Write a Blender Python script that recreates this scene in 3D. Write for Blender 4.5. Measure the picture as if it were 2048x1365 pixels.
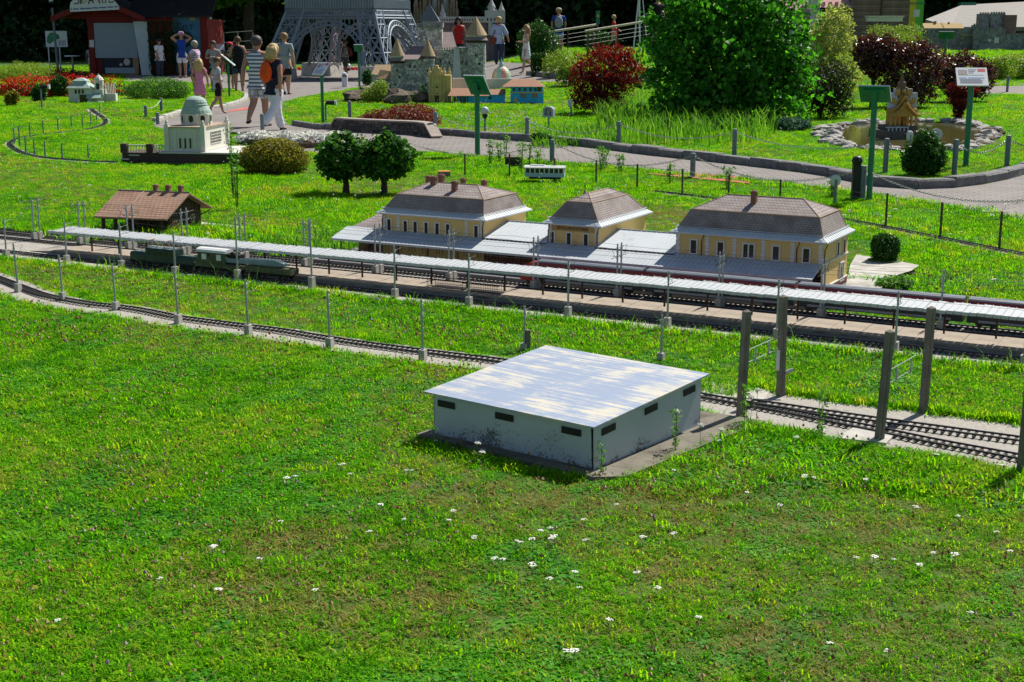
import bpy, math, random
import numpy as np
from mathutils import Matrix, Vector, geometry
for o in list(bpy.data.objects): bpy.data.objects.remove(o)
scene = bpy.context.scene
COL = scene.collection
rad = math.radians
# ---------------------------------------------------------------- camera, sky, sun, exposure
CAM_H, FPX, PITCH = 2.1, 2800.0, math.atan(633 / 2800.0)
cd = bpy.data.cameras.new('camera'); cam = bpy.data.objects.new('camera', cd); COL.objects.link(cam)
cam.location = (0, 0, CAM_H); cam.rotation_euler = (math.pi / 2 - PITCH, 0, 0)
cd.sensor_width = 36.0; cd.lens = FPX / 2048 * 36.0; cd.clip_start = 0.1; cd.clip_end = 600
scene.camera = cam
SUN_AZ, SUN_EL = rad(41.0), rad(50.0)          # azimuth clockwise from +Y (into the picture)
w = bpy.data.worlds.new('World'); scene.world = w; w.use_nodes = True
nt = w.node_tree; bg = nt.nodes['Background']
sky = nt.nodes.new('ShaderNodeTexSky'); sky.sky_type = 'NISHITA'; sky.sun_disc = False
sky.sun_elevation = SUN_EL; sky.sun_rotation = SUN_AZ; sky.air_density = 1.0; sky.dust_density = 0.6; sky.altitude = 450
nt.links.new(sky.outputs[0], bg.inputs[0]); bg.inputs[1].default_value = 0.06
sd = bpy.data.lights.new('sun', 'SUN'); sd.energy = 4.6; sd.angle = rad(0.5); sd.color = (1.0, 0.95, 0.86)
sun = bpy.data.objects.new('sun', sd); COL.objects.link(sun)
sdir = Vector((math.sin(SUN_AZ) * math.cos(SUN_EL), math.cos(SUN_AZ) * math.cos(SUN_EL), math.sin(SUN_EL)))
sun.rotation_euler = sdir.to_track_quat('Z', 'Y').to_euler(); sun.location = sdir * 60
vs = scene.view_settings; vs.view_transform = 'Standard'; vs.look = 'None'; vs.gamma = 1; vs.use_curve_mapping = False
vs.exposure = 0.60
try:
    scene.cycles.max_bounces = 6; scene.cycles.diffuse_bounces = 3; scene.cycles.glossy_bounces = 2
    scene.cycles.transmission_bounces = 4; scene.cycles.transparent_max_bounces = 8; scene.cycles.use_denoising = True
except Exception: pass
# ---------------------------------------------------------------- ground helpers
def sst(a, b, x):
    t = np.clip((x - a) / (b - a), 0, 1); return t * t * (3 - 2 * t)
def terr(x, y):
    return 0.9 * sst(38.0, 60.0, y) * sst(-3.0, 3.5, x)
_R = np.array([1, 0, 0]); _F = np.array([0, math.cos(PITCH), -math.sin(PITCH)]); _U = np.array([0, math.sin(PITCH), math.cos(PITCH)])
def ray(px, py): return _F * FPX + _R * (px - 1024) - _U * (py - 682.5)
def G(px, py, dz=0.0):
    """measured place on the ground of a point read off the photograph (2048 x 1365 grid)"""
    d = ray(px, py); z = dz
    for _ in range(30):
        t = (z - CAM_H) / d[2]; p = d * t; z = 0.5 * z + 0.5 * (float(terr(p[0], p[1])) + dz)
    t = (z - CAM_H) / d[2]; p = d * t
    return (float(p[0]), float(p[1]), float(z))
def AT(px, py, Y):
    d = ray(px, py); p = d * (Y / d[1]); return (float(p[0]), float(p[1]), float(p[2]) + CAM_H)
def SC(p): return FPX / (p[1] * math.cos(PITCH) + (CAM_H - p[2]) * math.sin(PITCH))   # pixels per metre
rnd = random.Random(7); NR = np.random.default_rng(11)
# ---------------------------------------------------------------- materials
def _n(nt, t, **kw):
    n = nt.nodes.new(t)
    for k, v in kw.items(): setattr(n, k, v)
    return n
def rgba(c): return (c[0], c[1], c[2], 1)
def newmat(name):
    m = bpy.data.materials.new(name); m.use_nodes = True; nt = m.node_tree
    return m, nt, nt.nodes['Principled BSDF'], nt.links
def noise(nt, vec, scale, detail=4, rough=.6):
    n = _n(nt, 'ShaderNodeTexNoise'); n.inputs['Scale'].default_value = scale; n.inputs['Detail'].default_value = detail
    n.inputs['Roughness'].default_value = rough
    if vec is not None: nt.links.new(vec, n.inputs['Vector'])
    return n
def ramp(nt, fac, stops):
    r = _n(nt, 'ShaderNodeValToRGB'); e = r.color_ramp.elements
    while len(e) < len(stops): e.new(0.5)
    for i, (p, c) in enumerate(stops): e[i].position = p; e[i].color = rgba(c)
    nt.links.new(fac, r.inputs[0]); return r
def mixc(nt, fac, a, b, mode='MIX'):
    m = _n(nt, 'ShaderNodeMix', data_type='RGBA', blend_type=mode)
    for s, v in ((0, fac), (6, a), (7, b)):
        if hasattr(v, 'links'): nt.links.new(v, m.inputs[s])
        elif isinstance(v, (int, float)): m.inputs[s].default_value = v
        else: m.inputs[s].default_value = rgba(v)
    return m.outputs[2]
def bump(nt, bsdf, h, strength=.3, dist=.01):
    b = _n(nt, 'ShaderNodeBump'); b.inputs['Strength'].default_value = strength; b.inputs['Distance'].default_value = dist
    nt.links.new(h, b.inputs['Height']); nt.links.new(b.outputs[0], bsdf.inputs['Normal'])
def obco(nt): return _n(nt, 'ShaderNodeTexCoord').outputs['Object']
def M(name, c, rough=.7, var=.18, scale=6, metal=0, bmp=.15, bs=30, c2=None, spec=.3, dist=.01, dirt=None):
    m, nt, b, L = newmat(name); v = obco(nt)
    n = noise(nt, v, scale); lo = [x * (1 - var) for x in c]; hi = c2 or [min(1, x * (1 + var)) for x in c]
    r = ramp(nt, n.outputs[0], [(.3, lo), (.7, hi)]); out = r.outputs[0]
    if dirt:
        n2 = noise(nt, v, dirt[2], 8, .7); f = ramp(nt, n2.outputs[0], [(dirt[1], (0, 0, 0)), (dirt[1] + .12, (1, 1, 1))])
        out = mixc(nt, f.outputs[0], out, dirt[0])
    L.new(out, b.inputs['Base Color']); b.inputs['Roughness'].default_value = rough; b.inputs['Metallic'].default_value = metal
    b.inputs['Specular IOR Level'].default_value = spec
    if bmp:
        n3 = noise(nt, v, bs, 5); bump(nt, b, n3.outputs[0], bmp, dist)
    return m
def wallvec(nt, kz=1.0):
    s = _n(nt, 'ShaderNodeSeparateXYZ'); nt.links.new(obco(nt), s.inputs[0])
    a = _n(nt, 'ShaderNodeMath', operation='ADD'); nt.links.new(s.outputs[0], a.inputs[0]); nt.links.new(s.outputs[1], a.inputs[1])
    k = _n(nt, 'ShaderNodeMath', operation='MULTIPLY'); nt.links.new(s.outputs[2], k.inputs[0]); k.inputs[1].default_value = kz
    c = _n(nt, 'ShaderNodeCombineXYZ'); nt.links.new(a.outputs[0], c.inputs[0]); nt.links.new(k.outputs[0], c.inputs[1]); return c.outputs[0]
def Mbrick(name, c1, c2, mortar, bw, bh, ms=.02, rough=.8, kz=1.0, vec=None, stain=None, bmp=.4, dist=.004, off=.5):
    m, nt, b, L = newmat(name)
    t = _n(nt, 'ShaderNodeTexBrick'); t.offset = off; t.inputs['Color1'].default_value = rgba(c1); t.inputs['Color2'].default_value = rgba(c2)
    t.inputs['Mortar'].default_value = rgba(mortar); t.inputs['Scale'].default_value = 1; t.inputs['Mortar Size'].default_value = ms * bh
    t.inputs['Brick Width'].default_value = bw; t.inputs['Row Height'].default_value = bh; t.inputs['Bias'].default_value = 0
    L.new(obco(nt) if vec == 'flat' else wallvec(nt, kz), t.inputs['Vector'])
    n = noise(nt, obco(nt), 1.2 / bw * .3, 6); out = mixc(nt, .5, t.outputs[0], ramp(nt, n.outputs[0], [(.3, [x * .55 for x in c1]), (.7, [min(1, x * 1.35) for x in c2])]).outputs[0])
    if stain:
        n2 = noise(nt, obco(nt), stain[1], 6); f = ramp(nt, n2.outputs[0], [(.5, (0, 0, 0)), (.68, (1, 1, 1))]); out = mixc(nt, f.outputs[0], out, stain[0])
    L.new(out, b.inputs['Base Color']); b.inputs['Roughness'].default_value = rough; b.inputs['Specular IOR Level'].default_value = .25
    if bmp: bump(nt, b, t.outputs[1], -bmp, dist)
    return m
def Mstone(name, c1, c2, scale, mortar=(.3, .29, .27), rough=.9):
    m, nt, b, L = newmat(name); v = obco(nt)
    t = _n(nt, 'ShaderNodeTexVoronoi'); t.inputs['Scale'].default_value = scale; L.new(v, t.inputs['Vector'])
    e = _n(nt, 'ShaderNodeTexVoronoi', feature='DISTANCE_TO_EDGE'); e.inputs['Scale'].default_value = scale; L.new(v, e.inputs['Vector'])
    s = _n(nt, 'ShaderNodeSeparateColor'); L.new(t.outputs['Color'], s.inputs[0])
    r = ramp(nt, s.outputs[0], [(.1, c1), (.9, c2)]); f = ramp(nt, e.outputs[0], [(.03, (1, 1, 1)), (.12, (0, 0, 0))])
    L.new(mixc(nt, f.outputs[0], r.outputs[0], mortar), b.inputs['Base Color']); b.inputs['Roughness'].default_value = rough
    bump(nt, b, e.outputs[0], .5, .02); return m
def Mleaf(name, stops, trans=.38, rough=.5, attr='rnd', tcol=None, pos=0.0, spec=.18):
    """leaf or blade: colour differs from leaf to leaf; thin enough to let some sun through"""
    m, nt, b, L = newmat(name)
    if attr == 'obj': f = _n(nt, 'ShaderNodeObjectInfo').outputs['Random']
    else:
        a = _n(nt, 'ShaderNodeAttribute', attribute_name=attr); f = a.outputs['Fac']
    if pos:
        g = _n(nt, 'ShaderNodeNewGeometry'); n = noise(nt, g.outputs['Position'], pos, 5); mm = _n(nt, 'ShaderNodeMath', operation='MULTIPLY_ADD')
        L.new(n.outputs[0], mm.inputs[0]); mm.inputs[1].default_value = 1.3; mm.inputs[2].default_value = -.58
        ad = _n(nt, 'ShaderNodeMath', operation='MULTIPLY_ADD'); L.new(f, ad.inputs[0]); ad.inputs[1].default_value = .85; L.new(mm.outputs[0], ad.inputs[2]); f = ad.outputs[0]
    r = ramp(nt, f, stops)
    L.new(r.outputs[0], b.inputs['Base Color']); b.inputs['Roughness'].default_value = rough; b.inputs['Specular IOR Level'].default_value = spec
    t = _n(nt, 'ShaderNodeBsdfTranslucent'); tc = mixc(nt, 1.0, r.outputs[0], tcol or (1.5, 1.6, .6), 'MULTIPLY'); L.new(tc, t.inputs[0])
    mx = _n(nt, 'ShaderNodeMixShader'); mx.inputs[0].default_value = trans
    L.new(b.outputs[0], mx.inputs[1]); L.new(t.outputs[0], mx.inputs[2]); L.new(mx.outputs[0], nt.nodes['Material Output'].inputs[0])
    return m
# ---------------------------------------------------------------- mesh builder
class MB:
    def __init__(s, mat=None): s.v = []; s.f = []; s.M = None; s.mat = mat
    def add(s, vs, fs):
        o = len(s.v)
        if s.M is not None: vs = [tuple(s.M @ Vector(p)) for p in vs]
        s.v += [tuple(p) for p in vs]; s.f += [tuple(i + o for i in f) for f in fs]; return s
    def box(s, c, d, rz=0, tap=1.0):
        x, y, z = d[0] / 2, d[1] / 2, d[2] / 2; cs, sn = math.cos(rz), math.sin(rz); vs = []
        for k in (-z, z):
            q = tap if k > 0 else 1
            for a, b in ((-x, -y), (x, -y), (x, y), (-x, y)):
                a *= q; b *= q; vs.append((c[0] + a * cs - b * sn, c[1] + a * sn + b * cs, c[2] + k))
        return s.add(vs, [(3, 2, 1, 0), (4, 5, 6, 7), (0, 1, 5, 4), (1, 2, 6, 5), (2, 3, 7, 6), (3, 0, 4, 7)])
    def bx(s, x0, x1, y0, y1, z0, z1): return s.box(((x0 + x1) / 2, (y0 + y1) / 2, (z0 + z1) / 2), (x1 - x0, y1 - y0, z1 - z0))
    def cyl(s, p0, p1, r0, r1=None, n=8, caps=True):
        r1 = r0 if r1 is None else r1; a = Vector(p0); b = Vector(p1); d = (b - a).normalized()
        t = Vector((0, 0, 1)) if abs(d.z) < .9 else Vector((1, 0, 0)); u = d.cross(t).normalized(); w = d.cross(u)
        vs = []
        for c, r in ((a, r0), (b, r1)):
            for i in range(n):
                an = 2 * math.pi * i / n; vs.append(tuple(c + (u * math.cos(an) + w * math.sin(an)) * r))
        fs = [(i, (i + 1) % n, n + (i + 1) % n, n + i) for i in range(n)]
        if caps: fs += [tuple(range(n))[::-1], tuple(range(n, 2 * n))]
        return s.add(vs, fs)
    def tube(s, pts, r, n=5):
        P = [Vector(p) for p in pts]; vs = []; fs = []; k = len(P)
        rr = r if hasattr(r, '__len__') else [r] * k
        for i, p in enumerate(P):
            d = (P[min(i + 1, k - 1)] - P[max(i - 1, 0)]).normalized(); t = Vector((0, 0, 1)) if abs(d.z) < .9 else Vector((1, 0, 0))
            u = d.cross(t).normalized(); w = d.cross(u)
            for j in range(n):
                an = 2 * math.pi * j / n; vs.append(tuple(p + (u * math.cos(an) + w * math.sin(an)) * rr[i]))
        for i in range(k - 1):
            for j in range(n): fs.append((i * n + j, i * n + (j + 1) % n, (i + 1) * n + (j + 1) % n, (i + 1) * n + j))
        fs += [tuple(range(n))[::-1], tuple(range((k - 1) * n, k * n))]
        return s.add(vs, fs)
    def lathe(s, prof, c=(0, 0, 0), n=16, sq=0.0):
        vs = []; fs = []
        for r, z in prof:
            for i in range(n):
                a = 2 * math.pi * (i + sq) / n; vs.append((c[0] + r * math.cos(a), c[1] + r * math.sin(a), c[2] + z))
        k = len(prof)
        for j in range(k - 1):
            for i in range(n): fs.append((j * n + i, j * n + (i + 1) % n, (j + 1) * n + (i + 1) % n, (j + 1) * n + i))
        fs += [tuple(range(n))[::-1], tuple(range((k - 1) * n, k * n))]
        return s.add(vs, fs)
    def ell(s, c, r, nu=10, nv=7):
        pr = [(math.sin(math.pi * j / nv), -math.cos(math.pi * j / nv)) for j in range(nv + 1)]; vs = []; fs = []
        for a, z in pr:
            for i in range(nu):
                t = 2 * math.pi * i / nu; vs.append((c[0] + r[0] * a * math.cos(t), c[1] + r[1] * a * math.sin(t), c[2] + r[2] * z))
        for j in range(nv):
            for i in range(nu): fs.append((j * nu + i, j * nu + (i + 1) % nu, (j + 1) * nu + (i + 1) % nu, (j + 1) * nu + i))
        return s.add(vs, fs)
    def poly(s, pts): return s.add(pts, [tuple(range(len(pts)))])
    def prism(s, pts, z0, z1):
        n = len(pts); vs = [(p[0], p[1], z0) for p in pts] + [(p[0], p[1], z1) for p in pts]
        return s.add(vs, [tuple(range(n))[::-1], tuple(range(n, 2 * n))] + [(i, (i + 1) % n, n + (i + 1) % n, n + i) for i in range(n)])
    def extr(s, prof, x0, x1):
        """profile of (y, z) points swept from x0 to x1"""
        n = len(prof); vs = [(x0, a, b) for a, b in prof] + [(x1, a, b) for a, b in prof]
        return s.add(vs, [tuple(range(n)), tuple(range(n, 2 * n))[::-1]] + [(i, n + i, n + (i + 1) % n, (i + 1) % n) for i in range(n)])
    def slab(s, q, t):
        """a sheet over the four corners q, t thick downwards"""
        vs = list(q) + [(p[0], p[1], p[2] - t) for p in q]
        return s.add(vs, [(0, 1, 2, 3), (7, 6, 5, 4), (0, 4, 5, 1), (1, 5, 6, 2), (2, 6, 7, 3), (3, 7, 4, 0)])
    def mesh(s, name):
        me = bpy.data.meshes.new(name); me.from_pydata(s.v, [], s.f); me.update()
        return me
    def build(s, name, mat=None, parent=None, smooth=False, loc=None, fix=True):
        me = s.mesh(name)
        if fix and len(s.v) < 60000:
            import bmesh
            b = bmesh.new(); b.from_mesh(me); bmesh.ops.recalc_face_normals(b, faces=b.faces); b.to_mesh(me); b.free()
        if mat or s.mat: me.materials.append(mat or s.mat)
        if smooth: me.polygons.foreach_set('use_smooth', [True] * len(me.polygons))
        return link(name, me, parent, loc)
def link(name, me, parent=None, loc=None):
    o = bpy.data.objects.new(name, me); COL.objects.link(o)
    if parent is not None: o.parent = parent
    if loc is not None: o.location = loc
    return o
def tag(o, label=None, cat=None, group=None, kind=None):
    for k, v in (('label', label), ('category', cat), ('group', group), ('kind', kind)):
        if v: o[k] = v
    return o
def thing(name, label, cat, loc=(0, 0, 0), rz=0, group=None):
    o = bpy.data.objects.new(name, None); COL.objects.link(o); o.location = loc; o.rotation_euler = (0, 0, rz); o.empty_display_size = .1
    return tag(o, label, cat, group)
def kids(o): return [c for c in bpy.data.objects if c.parent is o]
def tree_of(o, acc=None):
    """(object, parent index) rows for a thing, its parts and sub-parts"""
    acc = [] if acc is None else acc
    def rec(x, pi):
        i = len(acc); acc.append((x, pi))
        for c in kids(x): rec(c, i)
    rec(o, -1); return acc
def dup(rows, loc, rz=0, label=None, group=None, scale=1.0, zs=None):
    new = []
    for x, pi in rows:
        c = x.copy(); COL.objects.link(c)
        if pi >= 0: c.parent = new[pi]
        new.append(c)
    r = new[0]; r.location = loc; r.rotation_euler = (0, 0, rz); r.scale = (scale, scale, zs or scale)
    if label: r['label'] = label
    if group: r['group'] = group
    return r
def pip(px, py, poly):
    """points in polygon, vectorised"""
    x = np.asarray(px); y = np.asarray(py); ins = np.zeros(x.shape, bool); n = len(poly)
    for i in range(n):
        x1, y1 = poly[i][:2]; x2, y2 = poly[(i + 1) % n][:2]
        if y1 == y2: continue
        c = ((y1 > y) != (y2 > y)) & (x < (x2 - x1) * (y - y1) / (y2 - y1) + x1); ins ^= c
    return ins
def pdist(x, y, line):
    d = np.full(np.shape(x), 1e9)
    for i in range(len(line) - 1):
        a = np.array(line[i][:2]); b = np.array(line[i + 1][:2]); ab = b - a; L2 = float(ab @ ab)
        t = np.clip(((x - a[0]) * ab[0] + (y - a[1]) * ab[1]) / L2, 0, 1)
        d = np.minimum(d, np.hypot(x - a[0] - t * ab[0], y - a[1] - t * ab[1]))
    return d
def sheet(name, pts, dz, mat, cell=1.2, kind='structure'):
    """a flat polygon draped over the terrain, dz above it"""
    import bmesh
    b = bmesh.new(); P = [Vector((p[0], p[1], 0)) for p in pts]
    tri = geometry.tessellate_polygon([P]); vs = [b.verts.new(p) for p in P]
    for t in tri:
        try: b.faces.new([vs[i] for i in t])
        except ValueError: pass
    if cell:
        for _ in range(6):
            lg = [e for e in b.edges if e.calc_length() > cell and max(v.co.y for v in e.verts) > 36]
            if not lg: break
            bmesh.ops.subdivide_edges(b, edges=lg, cuts=1); bmesh.ops.triangulate(b, faces=b.faces)
    for v in b.verts: v.co.z = float(terr(v.co.x, v.co.y)) + dz
    bmesh.ops.recalc_face_normals(b, faces=b.faces)
    if sum(f.normal.z for f in b.faces) < 0: bmesh.ops.reverse_faces(b, faces=b.faces)
    me = bpy.data.meshes.new(name); b.to_mesh(me); b.free(); me.materials.append(mat)
    o = link(name, me); tag(o, kind=kind); return o
def smoothline(pts, step):
    """Catmull-Rom through pts, resampled at an even step"""
    P = [np.array(p[:2], float) for p in pts]; P = [2 * P[0] - P[1]] + P + [2 * P[-1] - P[-2]]; out = []
    for i in range(1, len(P) - 2):
        for t in np.linspace(0, 1, 24, endpoint=False):
            a, b, c, d = P[i - 1:i + 3]
            out.append(.5 * (2 * b + (c - a) * t + (2 * a - 5 * b + 4 * c - d) * t * t + (-a + 3 * b - 3 * c + d) * t ** 3))
    out.append(P[-2]); out = np.array(out); s = np.concatenate([[0], np.cumsum(np.hypot(*np.diff(out, axis=0).T))])
    q = np.arange(0, s[-1], step); return np.stack([np.interp(q, s, out[:, 0]), np.interp(q, s, out[:, 1])], 1)
def offset(line, d):
    t = np.gradient(np.asarray(line), axis=0); t /= np.maximum(1e-9, np.hypot(t[:, 0], t[:, 1]))[:, None]
    return np.asarray(line) + np.stack([-t[:, 1], t[:, 0]], 1) * d
# ---------------------------------------------------------------- materials of the setting
m_soil = M('soil_under_grass', (.05, .115, .010), .95, .4, 9, bmp=.5, bs=60, dist=.02, dirt=((.10, .07, .035), .56, 1.1))
m_paver = Mbrick('rose_pavers', (.265, .235, .22), (.22, .198, .186), (.075, .066, .06), .21, .105, .13, .85, vec='flat', stain=((.22, .19, .175), .5), dist=.006)
m_plaza = M('asphalt_plaza', (.25, .225, .21), .9, .15, 3, bmp=.3, bs=80)
m_kerb = M('granite_kerb', (.17, .168, .165), .85, .3, 9, bmp=.7, bs=40, dist=.02, dirt=((.10, .10, .09), .55, 14))
m_kerbpale = M('pale_granite_edging', (.42, .40, .36), .85, .3, 9, bmp=.7, bs=40, dist=.02)
m_gravel = M('concrete_track_bed', (.36, .335, .295), .95, .25, 60, bmp=.9, bs=140, dist=.006, dirt=((.14, .13, .11), .58, 7))
m_concrete = M('pale_concrete', (.42, .40, .36), .9, .2, 7, bmp=.4, bs=90, dist=.004, dirt=((.22, .21, .18), .55, 3))
m_conc_dark = M('weathered_concrete', (.30, .275, .235), .9, .25, 8, bmp=.5, bs=90, dist=.004, dirt=((.12, .11, .085), .52, 5))
m_plat = M('platform_concrete', (.32, .27, .215), .9, .16, 5, bmp=.3, bs=90, dist=.004, dirt=((.22, .19, .15), .6, 4))
m_asph = M('grey_asphalt', (.17, .165, .165), .9, .15, 5, bmp=.4, bs=120, dist=.004)
m_rail = M('dark_rail_steel', (.055, .05, .048), .5, .25, 20, metal=.5, bmp=.1)
m_sleeper = M('black_sleeper', (.028, .026, .025), .75, .3, 30, bmp=.3, bs=80)
m_redpave = M('red_painted_paving', (.48, .12, .09), .9, .2, 6, bmp=.2)
# ---------------------------------------------------------------- lawn: one sheet to the horizon
xs = np.concatenate([np.linspace(-160, -34, 15), np.linspace(-32, 32, 90), np.linspace(34, 160, 15)])
ys = np.concatenate([np.linspace(-25, 2, 6), np.linspace(2.8, 30, 70), np.linspace(30.6, 66, 60), np.linspace(69, 260, 18)])
X, Y = np.meshgrid(xs, ys); Z = terr(X, Y)
nx, ny = len(xs), len(ys); ii = np.arange(nx * ny).reshape(ny, nx)
lawn_me = bpy.data.meshes.new('lawn')
lawn_me.from_pydata(np.stack([X, Y, Z], -1).reshape(-1, 3).tolist(), [], np.stack([ii[:-1, :-1], ii[:-1, 1:], ii[1:, 1:], ii[1:, :-1]], -1).reshape(-1, 4).tolist())
lawn_me.materials.append(m_soil); lawn = tag(link('lawn', lawn_me), kind='structure')
def g2(*pts): return [G(*p)[:2] for p in pts]
# main paved walk + plaza behind
up_edge = [(2130, 322), (2048, 352), (1960, 372), (1860, 380), (1760, 376), (1640, 352), (1500, 334), (1300, 312), (1130, 291), (1000, 281), (870, 271), (760, 266), (640, 260), (575, 250), (563, 226), (568, 206), (605, 195), (660, 186), (715, 177), (800, 174), (900, 172), (1100, 165), (1320, 164)]
top_edge = [(1320, 154), (1160, 150), (1075, 133), (990, 124), (820, 128), (690, 134), (560, 140), (470, 148), (400, 150), (250, 147), (250, 165)]
lo_edge = [(380, 166), (440, 176), (480, 183), (496, 194), (492, 202), (452, 215), (378, 225), (312, 244), (302, 252), (340, 264), (480, 266), (560, 300), (640, 308), (740, 306), (840, 304), (1000, 316), (1200, 332), (1350, 347), (1500, 360), (1700, 384), (1880, 411), (2048, 443), (2150, 466)]
path_poly = g2(*up_edge, *top_edge, *lo_edge)
sheet('paved_path', path_poly, .012, m_paver)
EXC = [path_poly]; EXL = []
sheet('back_path', b2 := g2((1960, 188), (2060, 190), (2060, 172), (1975, 174)), .012, m_paver); EXC.append(b2)
red = g2((455, 226), (505, 219), (505, 214), (462, 222)); sheet('red_path_marking', red, .018, m_redpave)
red2 = g2((1290, 350), (1380, 358), (1500, 370), (1490, 357), (1390, 350)); sheet('red_path_marking', red2, .018, m_redpave)
# kerb stones along the upper side of the walk
def kerb(name, px, step, w, h, mat, label, side=1, gap=.012):
    line = smoothline(g2(*px), .05); s = np.concatenate([[0], np.cumsum(np.hypot(*np.diff(line, axis=0).T))]); root = bpy.data.objects.new(name, None); COL.objects.link(root)
    root.location = (line[0][0], line[0][1], 0); tag(root, label, 'kerb', kind='structure'); q = 0
    ox, oy = line[0]
    while q < s[-1] - .2:
        l = step * rnd.uniform(.75, 1.3); a = np.array([np.interp(q, s, line[:, k]) for k in (0, 1)]); q2 = min(q + l, s[-1]); b = np.array([np.interp(q2 - gap, s, line[:, k]) for k in (0, 1)])
        q = q2; d = b - a; L = math.hypot(*d)
        if L < .1: continue
        n = np.array([-d[1], d[0]]) / L * side; hh = h * rnd.uniform(.9, 1.08); mb = MB(mat); j = lambda: rnd.uniform(-.008, .008)
        A, B, Cc, D = a, b, b + n * w, a + n * w; ch = .018; vs = []
        for z, k in ((-.05, 0), (hh - ch, 0), (hh, ch)):
            for p, sx, sy in ((A, 1, 1), (B, -1, 1), (Cc, -1, -1), (D, 1, -1)):
                e = p + d / L * k * sx + n * k * sy; vs.append((e[0] - ox + j(), e[1] - oy + j(), z + float(terr(e[0], e[1])) + (j() * .6 if k else 0)))
        mb.add(vs, [(8, 9, 10, 11)] + [(r * 4 + i, r * 4 + (i + 1) % 4, r * 4 + 4 + (i + 1) % 4, r * 4 + 4 + i) for r in (0, 1) for i in range(4)])
        mb.build('kerb_stone', mat, root)
    return root
kerb('kerb', up_edge[0:13][::-1], .62, .20, .14, m_kerb, 'dark rounded granite kerb stones along the far side of the paved walk', 1)
kerb('kerb', [(640, 261), (612, 257), (577, 251)], .5, .15, .12, m_kerb, 'short dark kerb at the corner of the lawn behind the walking couple', -1)
kerb('kerb', [(497, 192), (492, 203), (452, 216), (378, 226), (312, 246)], .42, .12, .10, m_kerbpale, 'pale granite edging curving along the lawn by the barefoot children', -1)
kerb('kerb', [(1052, 151), (1110, 158), (1210, 164), (1310, 166)], .6, .2, .16, m_kerb, 'dark kerb stones below the clipped hedge beside the girl in the floral dress', 1)
# ---------------------------------------------------------------- station frame
ST_A = rad(-28.5); ST_O = (0.0, 10.2); _cu, _su = math.cos(ST_A), math.sin(ST_A)
def ST(u, v, z=0): return (ST_O[0] + u * _cu - v * _su, ST_O[1] + u * _su + v * _cu, z)
def UV(px, py, z=0):
    g = G(px, py, z); x, y = g[0] - ST_O[0], g[1] - ST_O[1]; return (x * _cu + y * _su, -x * _su + y * _cu)
STM = Matrix.Translation((ST_O[0], ST_O[1], 0)) @ Matrix.Rotation(ST_A, 4, 'Z')
bed_uv = [(-9, -.03), (5.5, -.03), (5.5, 1.16), (-2.6, 1.16), (-2.8, 1.32), (-9, 1.32)]
bed = [ST(u, v)[:2] for u, v in bed_uv]
sheet('station_track_bed', bed, .008, m_gravel, 0); EXC.append(bed)
mainp = [ST(u, v)[:2] for u, v in ((-2.7, 1.16), (2.0, 1.16), (2.35, 1.62), (2.0, 2.45), (-2.75, 2.45))]; EXC.append(mainp)
mb = MB(m_asph); mb.prism(mainp, -.02, .035); p_main = tag(mb.build('station_forecourt'), kind='structure')
light_pav = g2((1690, 586), (1700, 540), (1712, 519), (1762, 527), (1800, 533), (1838, 541), (1822, 552), (1796, 560), (1775, 572), (1760, 590))
sheet('light_paving', light_pav, .045, m_concrete, 0); EXC.append(light_pav)
hut_pav = g2((330, 470), (345, 458), (400, 446), (480, 455), (505, 464), (440, 466)); sheet('hut_paving', hut_pav, .012, m_concrete, 0); EXC.append(hut_pav)
# ---------------------------------------------------------------- tracks
slp_me = MB(m_sleeper).box((0, 0, 0), (.015, .118, .004)).mesh('sleeper'); slp_me.materials.append(m_sleeper)
def track(label, line, z, limit=300, pitch=.040, gauge=.074, name='railway_track', wide=1.0):
    """rails and sleepers of one model railway track; line is already evenly resampled (n, 2)"""
    o = thing(name, label, 'railway track', (line[0][0], line[0][1], 0)); ox, oy = line[0]
    for sgn in (-1, 1):
        r = offset(line, sgn * gauge / 2); mb = MB(m_rail); n = len(r); vs = []; fs = []
        t = np.gradient(r, axis=0); t /= np.hypot(t[:, 0], t[:, 1])[:, None]; nn = np.stack([-t[:, 1], t[:, 0]], 1)
        for i in range(n):
            for a, h in ((-.0055, .003), (-.0032, .0125), (.0032, .0125), (.0055, .003)):
                vs.append((r[i][0] + nn[i][0] * a - ox, r[i][1] + nn[i][1] * a - oy, z + h))
        for i in range(n - 1):
            for k in range(3): fs.append((i * 4 + k, i * 4 + k + 1, i * 4 + 5 + k, i * 4 + 4 + k))
        mb.add(vs, fs); mb.build('rail', m_rail, o)
    s = np.concatenate([[0], np.cumsum(np.hypot(*np.diff(line, axis=0).T))]); q = np.arange(0, s[-1], pitch)
    P = np.stack([np.interp(q, s, line[:, 0]), np.interp(q, s, line[:, 1])], 1); T = np.gradient(P, axis=0)
    d = np.hypot(P[:, 0], P[:, 1]); vis = np.abs(P[:, 0]) < .40 * P[:, 1]; order = np.argsort(np.where(vis, d, d + 100))
    rest = MB(m_sleeper)
    for k, i in enumerate(order):
        an = math.atan2(T[i][1], T[i][0]); p = (P[i][0] - ox, P[i][1] - oy, z + .001)
        if k < limit and vis[i]:
            c = link('sleeper', slp_me, o, p); c.rotation_euler = (0, 0, an)
        else: rest.box(p, (.015, .118, .004), an)
    if rest.v: tag(rest.build('sleepers', m_sleeper, o, fix=False), kind='stuff')
    return o
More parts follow.
